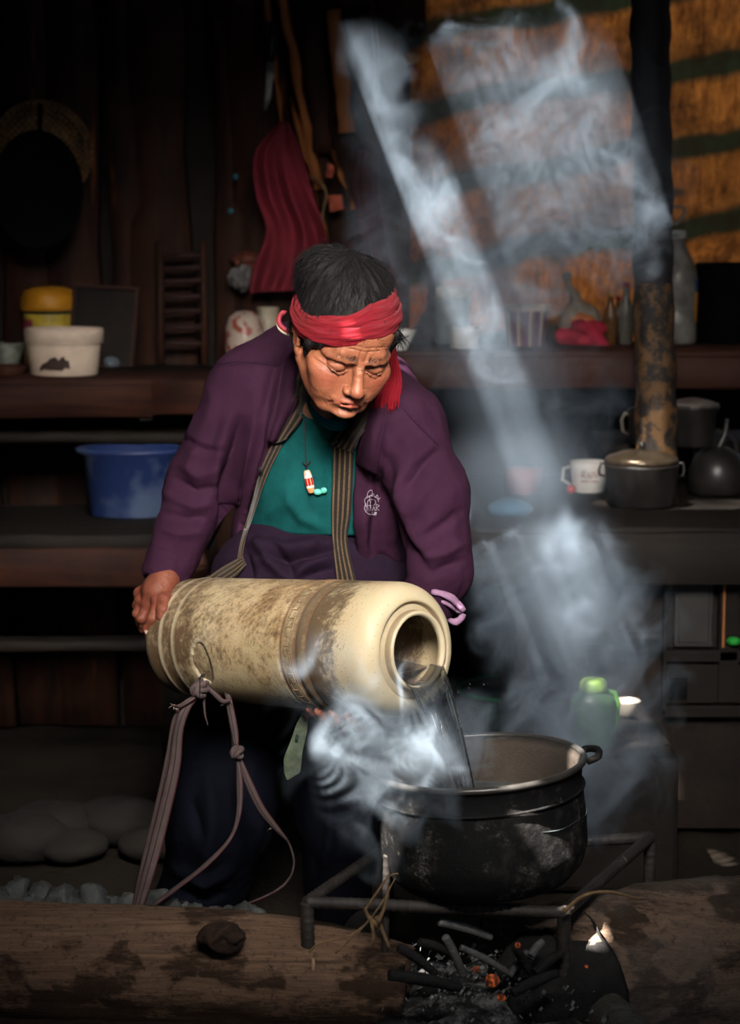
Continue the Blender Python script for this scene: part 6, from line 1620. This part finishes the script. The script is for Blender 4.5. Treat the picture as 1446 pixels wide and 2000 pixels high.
t = NT('cauldron_soot'); n1 = t.noise(7, 6, .7); n2 = t.noise(45, 6, .75); n3 = t.noise(230, 4, .7)
g = t.math('ADD', t.math('MULTIPLY', n1, .6), t.math('MULTIPLY', n2, .4)); c = t.mix(t.ramp(g, [(.52, 0), (.62, 1)]), (.0045, .0045, .005), (.024, .022, .020))
n4 = t.noise(13, 5, .8)
c = t.mix(t.math('MULTIPLY', t.math('MULTIPLY', t.ramp(n3, [(.50, .2), (.62, 1)]), t.ramp(n4, [(.56, 0), (.66, 1)])), .8), c, (.15, .14, .13))
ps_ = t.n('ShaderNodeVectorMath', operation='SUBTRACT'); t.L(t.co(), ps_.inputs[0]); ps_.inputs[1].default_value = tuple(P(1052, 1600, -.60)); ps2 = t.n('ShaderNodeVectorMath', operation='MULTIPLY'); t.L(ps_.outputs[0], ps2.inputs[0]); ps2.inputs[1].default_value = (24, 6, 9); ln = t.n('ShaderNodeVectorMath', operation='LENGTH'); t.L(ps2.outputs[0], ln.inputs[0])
sun_pale = t.ramp(t.math('ADD', ln.outputs['Value'], t.math('MULTIPLY', t.math('SUBTRACT', n2, .5), 1.3)), [(.25, 1), (.95, 0)])      # sunlit patch painted pale over the soot, speckled with ash
c = t.mix(t.math('MULTIPLY', sun_pale, t.ramp(n3, [(.35, .25), (.6, .85)])), c, (.34, .32, .30))
c = t.mix(t.attr('inner'), c, t.mix(n1, (.030, .024, .020), (.085, .066, .052)))
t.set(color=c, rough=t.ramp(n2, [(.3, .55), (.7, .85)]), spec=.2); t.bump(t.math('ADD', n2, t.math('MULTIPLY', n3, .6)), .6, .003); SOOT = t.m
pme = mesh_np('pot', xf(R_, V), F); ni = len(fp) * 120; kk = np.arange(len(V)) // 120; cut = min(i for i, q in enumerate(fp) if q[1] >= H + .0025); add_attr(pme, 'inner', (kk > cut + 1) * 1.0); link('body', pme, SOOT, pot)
V, F = tube([R_ @ Vector((PR * 1.0 * math.cos(a), PR * 1.0 * math.sin(a), H - .001)) for a in np.linspace(0, 2 * PI, 100)], .0055, 10, False); link('rim', mesh_np('rim', V, F), simple('rim_iron', (.03, .028, .026), .3, .4, 40, .2, spec=.6), pot)
V, F = tube([R_ @ Vector((PR * .99 * math.cos(a), PR * .99 * math.sin(a), H - .042)) for a in np.linspace(0, 2 * PI, 100)], .0022, 8, False); link('seam', mesh_np('seam', V, F), SOOT, pot)
# turned lug-like ear at the right of the rim with the pale scorched inner wall above it
for sgn, nm in ((1, 'ear'), (-1, 'ear')):
    a0 = 0.18 if sgn > 0 else PI - .12; c = R_ @ Vector((PR * 1.02 * math.cos(a0), PR * 1.02 * math.sin(a0), H - .012)); d = Vector((math.cos(a0), math.sin(a0), 0)); tt = Vector((-d.y, d.x, 0))
    V, F = tube(spline([c - tt * .03, c - tt * .026 + d * .018 + Vector((0, 0, .006)), c + d * .026 + Vector((0, 0, .010)), c + tt * .026 + d * .018 + Vector((0, 0, .006)), c + tt * .03], 24), .006 if sgn > 0 else .0001, 8)
    if sgn > 0: link(nm, mesh_np('ear', V, F), SOOT, pot)
# surface of the water in the pot, rippled
n = 60; V = [(0, 0, 0)]; 
gr = []; 
for i in range(1, 25):
    for k in range(72):
        rr = PR * .95 * i / 24; a = 2 * PI * k / 72; x, y = rr * math.cos(a), rr * math.sin(a); d = math.hypot(x + .02, y + .08)
        gr.append((x, y, .0045 * math.sin(d * 130) * math.exp(-d * 9)))
V = np.array(gr) + np.array((PC.x, PC.y, RIM_Z - .075)); F = [(i * 72 + k, i * 72 + (k + 1) % 72, (i + 1) * 72 + (k + 1) % 72, (i + 1) * 72 + k) for i in range(23) for k in range(72)]
t = NT('dark_water'); t.set(color=(.10, .12, .13), rough=.06, spec=.6, trans=.3, ior=1.33); link('water_surface', mesh_np('ws', V, np.array(F)), t.m, pot)
# trivet of ribbed bar
tv = empty('trivet', (PC.x, PC.y, 0), 'square iron trivet of ribbed bar over the fire under the cauldron', 'trivet')
RUST = simple('ribbed_bar', (.030, .025, .022), .6, .5, 30, .5, .002, spec=.4)
def rebar(a, b, r0=.0095, name='rail'):
    a, b = Vector(a), Vector(b); L = (b - a).length; n = max(8, int(L / .0024)); V, F = tube([a.lerp(b, i / n) for i in range(n + 1)], [r0 * (1 + .10 * max(0, math.sin(i * 1.15)) ** 2) for i in range(n + 1)], 12)
    return link(name, mesh_np(name, V, F), RUST, tv)
TZ = BOT_Z - .010
fl, fr2 = Pz(600, 1762, TZ), Pz(1102, 1782, TZ); fl.y -= .0
bl, br = Pz(692, 1698, TZ), Pz(1240, 1662, TZ); bl = fl + (bl - fl) * 1.55; br = fr2 + (br - fr2) * 1.25
rebar(fl, fr2); rebar(fl, bl); rebar(fr2, br); rebar(bl, br)
for p, d in ((fl, (.004, .0, 0)), (fr2, (.002, -.004, 0)), (bl, (0, 0, 0)), (br, (0, 0, 0))): rebar(p, Vector((p.x + d[0], p.y + d[1], -.01)), .0105, 'leg')
pm = fl.lerp(fr2, .315); rebar(pm + Vector((0, .02, .075)), pm + Vector((-.004, .02, -.11)), .006, 'spike')

# logs
def logmesh(pts, rads, seg=64, amp=.10, seed=0, n=120, freq=9, bark=.35, grain=1.0):
    pts = spline(pts, n); rr = spline([(x,) for x in rads], n)[:, 0]; V, F = tube(pts, list(rr), seg); N = vnormals(V, F)
    X, Y, Z = V.T; ax = Vector(pts[-1] - pts[0]).normalized(); a = V @ np.array(ax)
    P_ = V - np.outer(a, np.array(ax)); f1 = fbm(P_[:, 0] * freq + a * 1.2 + seed, P_[:, 1] * freq, P_[:, 2] * freq + a * 2.0, 4) - .5
    f2 = fbm(P_[:, 0] * 80 + seed, P_[:, 1] * 80, P_[:, 2] * 80 + a * 5, 3) - .5; pl = fbm(X * 12 + seed, Y * 12, Z * 22, 4) - .5
    step = np.clip((pl - .04) * 18, 0, 1)
    V = V + N * (rr.mean() * (f1 * amp * 4 + f2 * .12 * grain + step * amp * bark))[:, None]
    return V, F, step
def log_mat(name, bare, barkc, grey=None):
    t = NT(name); co = t.co(); n = t.noise(1, 6, .75, vec=t.map(co, (7, 120, 120)), dist=.8); n2 = t.noise(1, 6, .8, vec=t.map(co, (16, 50, 50))); n3 = t.noise(80, 4, .7)
    c = t.mix(t.ramp(n, [(.3, 0), (.7, 1)]), tuple(x * .5 for x in bare), tuple(min(1, x * 1.35) for x in bare)); bk = t.mix(n2, tuple(x * .5 for x in barkc), tuple(x * 1.5 for x in barkc))
    msk = t.ramp(t.math('ADD', t.attr('bark'), t.math('MULTIPLY', t.math('SUBTRACT', n2, .5), 2.2)), [(.30, 0), (.7, .9)]); c = t.mix(msk, c, bk)
    c = t.mix(t.math('MULTIPLY', t.ramp(n3, [(.55, 0), (.7, 1)]), .7), c, (.012, .009, .007))
    if grey: c = t.mix(t.math('MULTIPLY', t.ramp(t.noise(5, 4, .6), [(.45, 0), (.65, 1)]), .7), c, grey)
    t.set(color=c, rough=.85, spec=.2); t.bump(t.math('ADD', n, t.math('MULTIPLY', n3, .7)), .8, .006); return t.m
LOG1 = log_mat('log_brown', (.200, .125, .082), (.034, .019, .012)); LOG2 = log_mat('log_pale', (.26, .175, .125), (.040, .026, .018), (.15, .135, .12)); LOG3 = log_mat('log_grey', (.13, .13, .11), (.07, .07, .06)); CHAR = simple('charred_wood', (.014, .013, .013), .8, .6, 30, .9, .006, spec=.35, bscale=70)
V, F, st_ = logmesh([(-1.35, -.40, .105), (-.6, -.42, .100), (-.15, -.46, .095), (.06, -.50, .085)], [.105, .102, .098, .07], 72, .07, 1, 190)
V[:, 2] = np.where(V[:, 2] > .197, .197 + (V[:, 2] - .197) * .3, V[:, 2])
me = mesh_np('log', V, F); add_attr(me, 'bark', np.clip(st_ * .6 + np.clip((.135 - V[:, 2]) / .07, 0, 1) * .8, 0, 1)); tag(link('log', me, LOG1), 'long weathered brown log lying across the lower left in front of the hearth', 'log')  # bark mask also strengthened low down, painting in the shaded underside
A0, A1 = Pz(1190, 1775, .20), Pz(1460, 1790, .20)
V, F, st_ = logmesh([(.27, -.50, .11), (.42, -.42, .105), (.62, -.36, .10), (1.3, -.22, .10)], [.085, .115, .118, .12], 72, .08, 5, 150)
me = mesh_np('log', V, F); add_attr(me, 'bark', np.clip(st_ * .6 + np.clip((V[:, 2] - .19) / .05, 0, .7) + np.clip((.35 - V[:, 0]) / .06, 0, 1), 0, 1)); tag(link('log', me, LOG2), 'thick split log with pale bare wood at the lower right', 'log')
# burnt black end of that log
V, F, st_ = logmesh([(.20, -.53, .09), (.27, -.50, .10), (.345, -.46, .10)], [.05, .092, .108], 48, .12, 8, 40); tag(link('charred_log_end', mesh_np('log', V, F), CHAR), 'black charred log butt pushed under the cauldron from the right', 'log')
V, F, st_ = logmesh([Pz(1100, 1880, .12), Pz(1150, 1940, .09), Pz(1215, 2010, .07), Pz(1290, 2080, .06)], [.030, .034, .036, .036], 40, .10, 3, 60); me = mesh_np('log', V, F); add_attr(me, 'bark', st_ * .5); tag(link('branch_log', me, LOG3), 'pale grey-green round branch pointing into the fire at the bottom', 'log')
V, F, st_ = logmesh([(-1.3, -.62, .03), (-.5, -.64, .035), (.0, -.66, .03), (.30, -.70, .02)], [.05, .055, .05, .03], 48, .16, 12, 140); me = mesh_np('log', V, F); add_attr(me, 'bark', np.ones(len(V))); tag(link('log', me, LOG1), 'dark mossy rotten log along the bottom edge of the photo', 'log')
# broken bark lump lying on the long log, ash-grey stones behind it
lump('bark_lump', 'rounded brown bark lump on top of the long log', 'bark', P(436, 1832, -.54), (.036, .02, .019), simple('bark_lump', (.030, .015, .009), .95, .5, 30, .8), .6, 34, 3, sharp=True)
r = random.Random(31); ASH = simple('grey_ash_rock', (.050, .055, .054), .85, .6, 26, .9, .006, bscale=60)
for i in range(15):
    x = 10 + i * 34 + r.uniform(-8, 8); top = 1722 + 48 * (i / 14) ** .8 + r.uniform(-5, 8)
    p = P(x, top + 16, -.26 + r.uniform(-.03, .03)); rz = max(.018, p.z / 2 + .01)
    lump('ash_rock', 'rough grey ash-covered stone in the row behind the long log', 'stone', (p.x, p.y, p.z * .5 + .012), (.026 + r.uniform(0, .016), .035, rz * r.uniform(.75, 1.1)), ASH, .55, 42, i, group='ash-covered stones behind the long log', sharp=True)
# embers, ash flakes and sticks under the pot
r = random.Random(77)
fire = empty('fire_bed', (.2, -.5, 0), 'bed of ash and charred sticks under the cauldron', 'fire')
nx = 90; X, Y = np.meshgrid(np.linspace(-.06, .46, nx), np.linspace(-.74, -.22, nx), indexing='ij'); Z = .05 + .055 * np.exp(-((X - .2) / .17) ** 2 - ((Y + .46) / .16) ** 2) + (fbm(X * 30, Y * 30, X * 0, 4) - .5) * .05
Z -= .06 * np.clip((np.hypot((X - .2) / .26, (Y + .48) / .26) - .8) * 4, 0, 1)
V = np.stack([X, Y, Z], -1).reshape(-1, 3); i, j = np.meshgrid(range(nx - 1), range(nx - 1), indexing='ij'); a = (i * nx + j).ravel(); F = np.stack([a, a + nx, a + nx + 1, a + 1], 1)
t = NT('ash_bed'); n = t.noise(22, 6, .7); n2 = t.noise(90, 4, .7); c = t.mix(t.ramp(n, [(.48, 0), (.60, 1)]), (.012, .012, .013), (.19, .19, .19)); c = t.mix(t.ramp(n2, [(.5, 0), (.6, .7)]), c, (.02, .018, .017)); t.set(color=c, rough=.95); t.bump(n2, .8, .005)
link('ash_mound', mesh_np('ash', V, F), t.m, fire)
GA = simple('ash_stick', (.11, .11, .11), .9, .6, 30, .7, .004)
sticks = [((900, 1850), (1000, 1905), -.62, .008, GA), ((995, 1905), (1030, 1860), -.60, .007, GA), ((870, 1830), (905, 1905), -.62, .010, GA), ((1005, 1850), (1040, 1908), -.63, .011, CHAR), ((1035, 1870), (1060, 1840), -.62, .012, GA), ((820, 1840), (880, 1862), -.58, .012, CHAR),
          ((940, 1800), (1080, 1830), -.50, .012, CHAR), ((780, 1850), (850, 1900), -.60, .012, CHAR), ((1045, 1900), (1100, 1860), -.62, .012, CHAR), ((860, 1800), (960, 1830), -.52, .010, GA), ((1000, 1940), (1090, 1900), -.68, .014, CHAR), ((760, 1905), (900, 1930), -.68, .014, CHAR)]
for i, (a, b, Y, r0, m) in enumerate(sticks):
    r0 *= .62
    V, F, _ = logmesh([P(*a, Y), (P(*a, Y) + P(*b, Y + .03)) / 2 + Vector((0, 0, .003)), P(*b, Y + .03)], [r0 * .95, r0 * 1.1, r0 * .85], 20, .26, i, 40, 30); link('stick', mesh_np('stick', V, F), m, fire)
for (x, y, sz) in ((962, 1915, .011), (980, 1948, .006), (930, 1893, .005), (1012, 1846, .004), (1146, 1887, .003)):
    o = lump('ember', None, None, P(x, y, -.66), (sz, sz * .8, sz), None or simple('ember_glow', (.3, .05, .02), .8), .4, 60, x, fire)
t = NT('ember_hot'); t.set(color=(.20, .05, .02), rough=.8); t.b.inputs['Emission Color'].default_value = (1, .18, .03, 1); n = t.noise(160, 3, .6); e_ = t.math('MULTIPLY', t.ramp(n, [(.5, 0), (.62, 1)]), .30); t.L(e_, t.b.inputs['Emission Strength'])
for o in fire.children:
    if o.name.startswith('ember'): o.data.materials.clear(); o.data.materials.append(t.m)
parts = []
for i in range(500):
    c = Vector((r.gauss(.2, .10), r.gauss(-.52, .07), 0)); c.z = .07 + .045 * math.exp(-((c.x - .2) / .17) ** 2) + r.uniform(0, .03); q = r.uniform(.0015, .005); n_ = Vector((r.uniform(-1, 1), r.uniform(-1, 1), r.uniform(.2, 1))).normalized(); u = n_.orthogonal().normalized() * q; v = n_.cross(u) * r.uniform(.4, 1)
    V = [c + u + v, c - u + v * .6, c - u * .8 - v, c + u - v * .7]; V += [p + n_ * .0008 for p in V]; parts.append((np.array([tuple(p) for p in V]), np.array([(3, 2, 1, 0), (4, 5, 6, 7), (0, 1, 5, 4), (1, 2, 6, 5), (2, 3, 7, 6), (3, 0, 4, 7)])))
V, F = join_np(parts); o = link('ash_flake', mesh_np('flakes', V, F), simple('ash_flakes', (.20, .21, .21), .95, .7, 60), fire, False); o['kind'] = 'stuff'
# twigs and dry stems by the trivet
for i, (pts, r0) in enumerate((([(712, 1780), (735, 1745), (760, 1712), (778, 1706)], .0022), ([(655, 1862), (700, 1820), (740, 1772), (772, 1716)], .0018), ([(740, 1800), (752, 1768), (760, 1730)], .003), ([(604, 1860), (625, 1842), (680, 1828), (720, 1800)], .0018),
                               ([(742, 1812), (720, 1790), (712, 1772)], .004), ([(724, 1795), (730, 1830), (726, 1845)], .003), ([(1100, 1782), (1140, 1750), (1190, 1742), (1250, 1756)], .0035), ([(735, 1790), (745, 1812), (760, 1850)], .004))):
    V, F = tube(spline([P(x, y, -.60 - .02 * (i % 3)) for x, y in pts], 24), [r0 * (1.1 - .5 * k / 23) for k in range(24)], 6)
    tag(link('twig', mesh_np('twig', V, F), simple('dry_twig', (.19, .12, .06), .85, .4, 60)), ('curved dry twig rising left of the trivet spike', 'longest thin dry stem arching from the log over the front rail', 'short thick twig standing against the trivet spike', 'pale dry stem lying along the log beside the left trivet leg', 'stubby hooked twig under the front rail', 'short dark twig hanging down in front of the log', 'dry twig bowed over the right corner of the trivet', 'slanting twig beneath the trivet spike')[i], 'twig')
lump('wood_chip', 'tiny pale wood splinter on the trivet leg at the lower left', 'chip', P(612, 1884, -.66), (.003, .003, .010), simple('chip', (.7, .45, .3), .7), .3, 60, 2)
# loose chips, stones and litter over the ground (background dirt)
for i in range(46):
    x, y = r.uniform(20, 1440), r.uniform(1290, 1700)
    if 300 < x < 1200 and y > 1380: continue
    p = Pz(x, y, 0.0); q = r.uniform(.012, .038)
    if p.y > .62: continue
    lump('ground_stone', 'small dark stone lying on the earth floor', 'stone', (p.x, p.y, q * .25), (q * r.uniform(.8, 1.5), q, q * r.uniform(.35, .7)), DIRT, .3, 30, i, group='small stones on the earth floor', h=q / 6)
# larger dark stones beneath the bench on the left
for i, (x, y, a, b) in enumerate(((110, 1290, .10, .045), (230, 1330, .09, .05), (60, 1370, .10, .05), (320, 1400, .08, .035), (160, 1400, .07, .03))):
    p = P(x, y + 30, .62); p.z = max(p.z, 0); lump('boulder', ('broad dark stone under the bench, left of centre', 'rounded dark stone beneath the bench stretcher', 'dark stone at the left edge below the bench', 'dark flat stone behind the hanging strap', 'low dark stone in the middle of the left floor')[i], 'stone', (p.x, .60 - .12 * (i > 1), b * .8), (a, .07, b), simple('hearth_stone', (.012, .010, .008), .9, .4, 9, .6), .3, 12, i, h=.008)
# ------------------------------------------------------------------ smoke: density grids shaped by a swirling flow, lit only by the real lights
def volume(name, arr, lo, hi, mat, label):
    nx, ny, nz = arr.shape
    me = bpy.data.meshes.new(name); me.vertices.add(arr.size)
    a = me.attributes.new('dens', 'FLOAT', 'POINT'); a.data.foreach_set('value', arr.ravel().astype(np.float32))
    o = bpy.data.objects.new(name, me); COL.objects.link(o)
    ng = bpy.data.node_groups.new(name, 'GeometryNodeTree')
    ng.interface.new_socket('Geometry', in_out='INPUT', socket_type='NodeSocketGeometry'); ng.interface.new_socket('Geometry', in_out='OUTPUT', socket_type='NodeSocketGeometry')
    N = ng.nodes.new; L = ng.links.new
    gi = N('NodeGroupInput'); go = N('NodeGroupOutput'); vc = N('GeometryNodeVolumeCube'); sm = N('GeometryNodeSetMaterial')
    vc.inputs['Min'].default_value = lo; vc.inputs['Max'].default_value = hi
    for k, n in zip('XYZ', (nx, ny, nz)): vc.inputs['Resolution ' + k].default_value = n
    p = N('GeometryNodeInputPosition'); sep = N('ShaderNodeSeparateXYZ'); L(p.outputs[0], sep.inputs[0])
    def m(op, a, b):
        n = N('ShaderNodeMath'); n.operation = op
        for i, v in enumerate((a, b)):
            if isinstance(v, (int, float)): n.inputs[i].default_value = v
            else: L(v, n.inputs[i])
        return n.outputs[0]
    def im(op, a, b):
        n = N('FunctionNodeIntegerMath'); n.operation = op
        for i, v in enumerate((a, b)):
            if isinstance(v, int): n.inputs[i].default_value = v
            else: L(v, n.inputs[i])
        return n.outputs[0]
    idx = []
    for i, n in enumerate((nx, ny, nz)):
        t_ = m('MULTIPLY', m('SUBTRACT', sep.outputs[i], lo[i]), (n - 1) / (hi[i] - lo[i])); idx.append(m('MINIMUM', m('MAXIMUM', m('ROUND', t_, 0.0), 0.0), float(n - 1)))
    ix = im('ADD', im('MULTIPLY', im('ADD', im('MULTIPLY', idx[0], ny), idx[1]), nz), idx[2])
    na = N('GeometryNodeInputNamedAttribute'); na.data_type = 'FLOAT'; na.inputs['Name'].default_value = 'dens'
    si = N('GeometryNodeSampleIndex'); si.data_type = 'FLOAT'; si.domain = 'POINT'
    L(gi.outputs[0], si.inputs['Geometry']); L(na.outputs[0], si.inputs['Value']); L(ix, si.inputs['Index'])
    L(si.outputs[0], vc.inputs['Density']); L(vc.outputs[0], sm.inputs[0]); sm.inputs['Material'].default_value = mat; L(sm.outputs[0], go.inputs[0])
    md = o.modifiers.new('grid', 'NODES'); md.node_group = ng
    return tag(o, label, 'smoke', kind='stuff')
def smoke_mat(name, dens, col=(.62, .79, 1.0)):
    m = bpy.data.materials.new(name); m.use_nodes = True; nt = m.node_tree; nt.nodes.clear()
    out = nt.nodes.new('ShaderNodeOutputMaterial'); pv = nt.nodes.new('ShaderNodeVolumePrincipled'); nt.links.new(pv.outputs[0], out.inputs['Volume'])
    pv.inputs['Density'].default_value = dens; pv.inputs['Color'].default_value = (*col, 1); pv.inputs['Anisotropy'].default_value = .1
    return m
def grid(lo, hi, h):
    n = [int(round((hi[i] - lo[i]) / h[i])) + 1 for i in range(3)]
    return [a.astype(np.float32) for a in np.meshgrid(*[np.linspace(lo[i], hi[i], n[i]) for i in range(3)], indexing='ij')]
def swirl(X, Y, Z, seed, scales, amp, steps):
    """carry the sample points backwards through a divergence-free flow made of random waves"""
    rs = np.random.RandomState(seed); W = []
    for k0, n, a in scales:
        for _ in range(n):
            k = rs.randn(3); k *= k0 * (.7 + .6 * rs.rand()) / np.linalg.norm(k); v = np.cross(k, rs.randn(3)); v /= np.linalg.norm(v); W.append((k.astype(np.float32), (v * a).astype(np.float32), np.float32(rs.rand() * 6.28)))
    x, y, z = X.copy(), Y.copy(), Z.copy()
    for s in range(steps):
        vx = np.zeros_like(x); vy = np.zeros_like(x); vz = np.zeros_like(x)
        for k, v, ph in W:
            c = np.cos(k[0] * x + k[1] * y + k[2] * z + ph); vx += v[0] * c; vy += v[1] * c; vz += v[2] * c
        d = np.float32(amp / steps); x -= d * vx; y -= d * vy; z -= d * vz
    return x, y, z
def sheets(x, y, z, f, seed, lo=.40, hi=.78):
    n = fbm(x * f + seed, y * f, z * f * .8, 3); r = 1 - np.abs(n - .5) * 5.5                   # thin curled sheets
    return np.clip((n - lo) / (hi - lo), 0, 1) ** 1.3 * .7 + np.clip(r, 0, 1) ** 3 * .35
def smooth(a, lo, hi): t_ = np.clip((a - lo) / (hi - lo), 0, 1); return t_ * t_ * (3 - 2 * t_)
def blob_mask(u, v, Y, blobs):
    """blobs: (px, py, rx, ry, Y, rY, weight)"""
    m = np.zeros_like(u)
    for px, py, rx, ry, yc, ry_, w_ in blobs:
        d = np.sqrt(((u - px) / rx) ** 2 + ((v - py) / ry) ** 2 + ((Y - yc) / ry_) ** 2); m = np.maximum(m, w_ * smooth(-d, -1.0, -.35))
    return m
def edge_fade(X, Y, Z, lo, hi, w=.03):
    m = 1
    for A, i in ((X, 0), (Y, 1), (Z, 2)): m = m * np.clip((A - lo[i]) / w, 0, 1) * np.clip((hi[i] - A) / w, 0, 1)
    return m

# 1: the plume crossing the shafts up high, and thin haze around them
lo, hi = (-.06, -.16, .72), (.78, .90, 1.84)
X, Y, Z = grid(lo, hi, (.0055, .016, .0055))
u0, v0 = to_px(X, Y, Z)
x, y, z = swirl(X, Y, Z, 3, ((8, 4, .40), (20, 6, .40), (46, 8, .30), (90, 8, .16)), .17, 10)
u, v = to_px(x, y, z)
M1 = blob_mask(u, v, y, [(1080, 280, 250, 190, .64, .26, 2.4), (980, 190, 160, 130, .62, .24, 1.9), (1200, 330, 160, 150, .65, .25, 2.6), (875, 130, 80, 110, .62, .22, 1.2), (1060, 430, 190, 130, .65, .24, 2.4), (1240, 470, 70, 60, .66, .2, .8), (1090, 500, 150, 90, .65, .22, 1.5),
                          (960, 300, 130, 220, .6, .24, .5), (850, 400, 120, 150, .22, .2, 1.0), (900, 560, 120, 140, .24, .2, 1.0), (960, 700, 120, 140, .27, .2, .8), (1030, 830, 130, 120, .32, .2, .5), (800, 340, 90, 80, .22, .22, .8)])
BASE = blob_mask(u0, v0, Y, [(870, 400, 130, 150, .22, .22, .30), (930, 560, 150, 180, .24, .22, .34), (990, 740, 170, 180, .28, .24, .30), (1040, 880, 200, 150, .32, .25, .22), (1085, 290, 300, 290, .6, .26, .36)])
dl, _ = seg_dist2d(.35 * u + .65 * u0, v0, [(672, 20), (735, 170), (800, 330), (860, 480)])
BASE = np.maximum(BASE, .50 * smooth(-dl, -62, -20) * smooth(v0, 30, 110) * smooth(-v0, -420, -300) * smooth(-np.abs(Y - .05 - np.clip((v0 - 200) / 900, -.1, .4)), -.14, -.05) * (.6 + .8 * fbm(x * 9, y * 9, z * 9, 2)))
D1 = M1 * (.07 + 1.25 * sheets(x, y, z, 15, 1.0, .44, .74)) + BASE * (.4 + .8 * fbm(x * 9, y * 9, z * 9, 3))
D1 = D1 * edge_fade(X, Y, Z, lo, hi)
# 2: lower right plume rising from the pot
lo2, hi2 = (.04, -.42, .14), (.66, .52, 1.0)
X, Y, Z = grid(lo2, hi2, (.005, .015, .005))
u0, v0 = to_px(X, Y, Z)
x, y, z = swirl(X, Y, Z, 8, ((10, 4, .40), (24, 6, .36), (52, 8, .26), (96, 8, .14)), .13, 10)
u, v = to_px(x, y, z)
M2 = blob_mask(u, v, y, [(975, 1090, 110, 90, .20, .2, 1.0), (1090, 1130, 160, 120, .22, .22, 1.2), (1060, 1230, 120, 110, .25, .2, .7), (1170, 1210, 90, 90, .28, .2, .6), (1080, 1300, 110, 90, .25, .22, 1.0), (1120, 1400, 110, 90, .15, .3, 1.0), (1185, 1465, 80, 80, .1, .3, .8), (1130, 1420, 60, 70, -.3, .14, .8)])
BASE = blob_mask(u0, v0, Y, [(1010, 950, 200, 170, .15, .4, .035), (1085, 1160, 200, 210, .22, .4, .11), (1120, 1440, 120, 130, -.2, .3, .05)])
D2 = (M2 * (.06 + 1.0 * sheets(x, y, z, 15, 4.0, .44, .74)) + BASE) * edge_fade(X, Y, Z, lo2, hi2)
# 3: in front, left of the pot and over its mouth
lo3, hi3 = (-.175, -.80, .20), (.20, -.36, .72)
X, Y, Z = grid(lo3, hi3, (.0034, .009, .0034))
x, y, z = swirl(X, Y, Z, 15, ((12, 4, .35), (30, 7, .34), (66, 9, .24)), .10, 11)
u, v = to_px(x, y, z)
M3 = blob_mask(u, v, y, [(590, 1320, 60, 42, -.62, .09, .55), (650, 1370, 80, 60, -.62, .09, .8), (720, 1400, 90, 70, -.62, .10, 1.0), (660, 1460, 75, 90, -.60, .10, 1.0), (700, 1530, 60, 90, -.60, .09, .9), (790, 1440, 90, 90, -.56, .10, .9), (730, 1620, 45, 90, -.62, .07, .45), (835, 1468, 115, 60, -.50, .12, 1.3), (760, 1340, 70, 50, -.62, .08, .35)])
B3 = blob_mask(to_px(X, Y, Z)[0], to_px(X, Y, Z)[1], Y, [(825, 1465, 120, 75, -.52, .14, .16)])
D3 = (B3 + M3 * (.03 + 1.25 * sheets(x, y, z, 25, 7.0, .44, .72))) * edge_fade(X, Y, Z, lo3, hi3, .015)
volume('smoke_plume', D1, lo, hi, smoke_mat('smoke_high', 3.2), 'bluish smoke drifting through the sunbeams in the upper right')
volume('smoke_plume', D2, lo2, hi2, smoke_mat('smoke_low', 13.0), 'bluish smoke billowing behind the cauldron on the right')
volume('smoke_plume', D3, lo3, hi3, smoke_mat('smoke_front', 21.0, (.66, .82, 1.0)), 'bright curling smoke in front of the canister left of the cauldron')
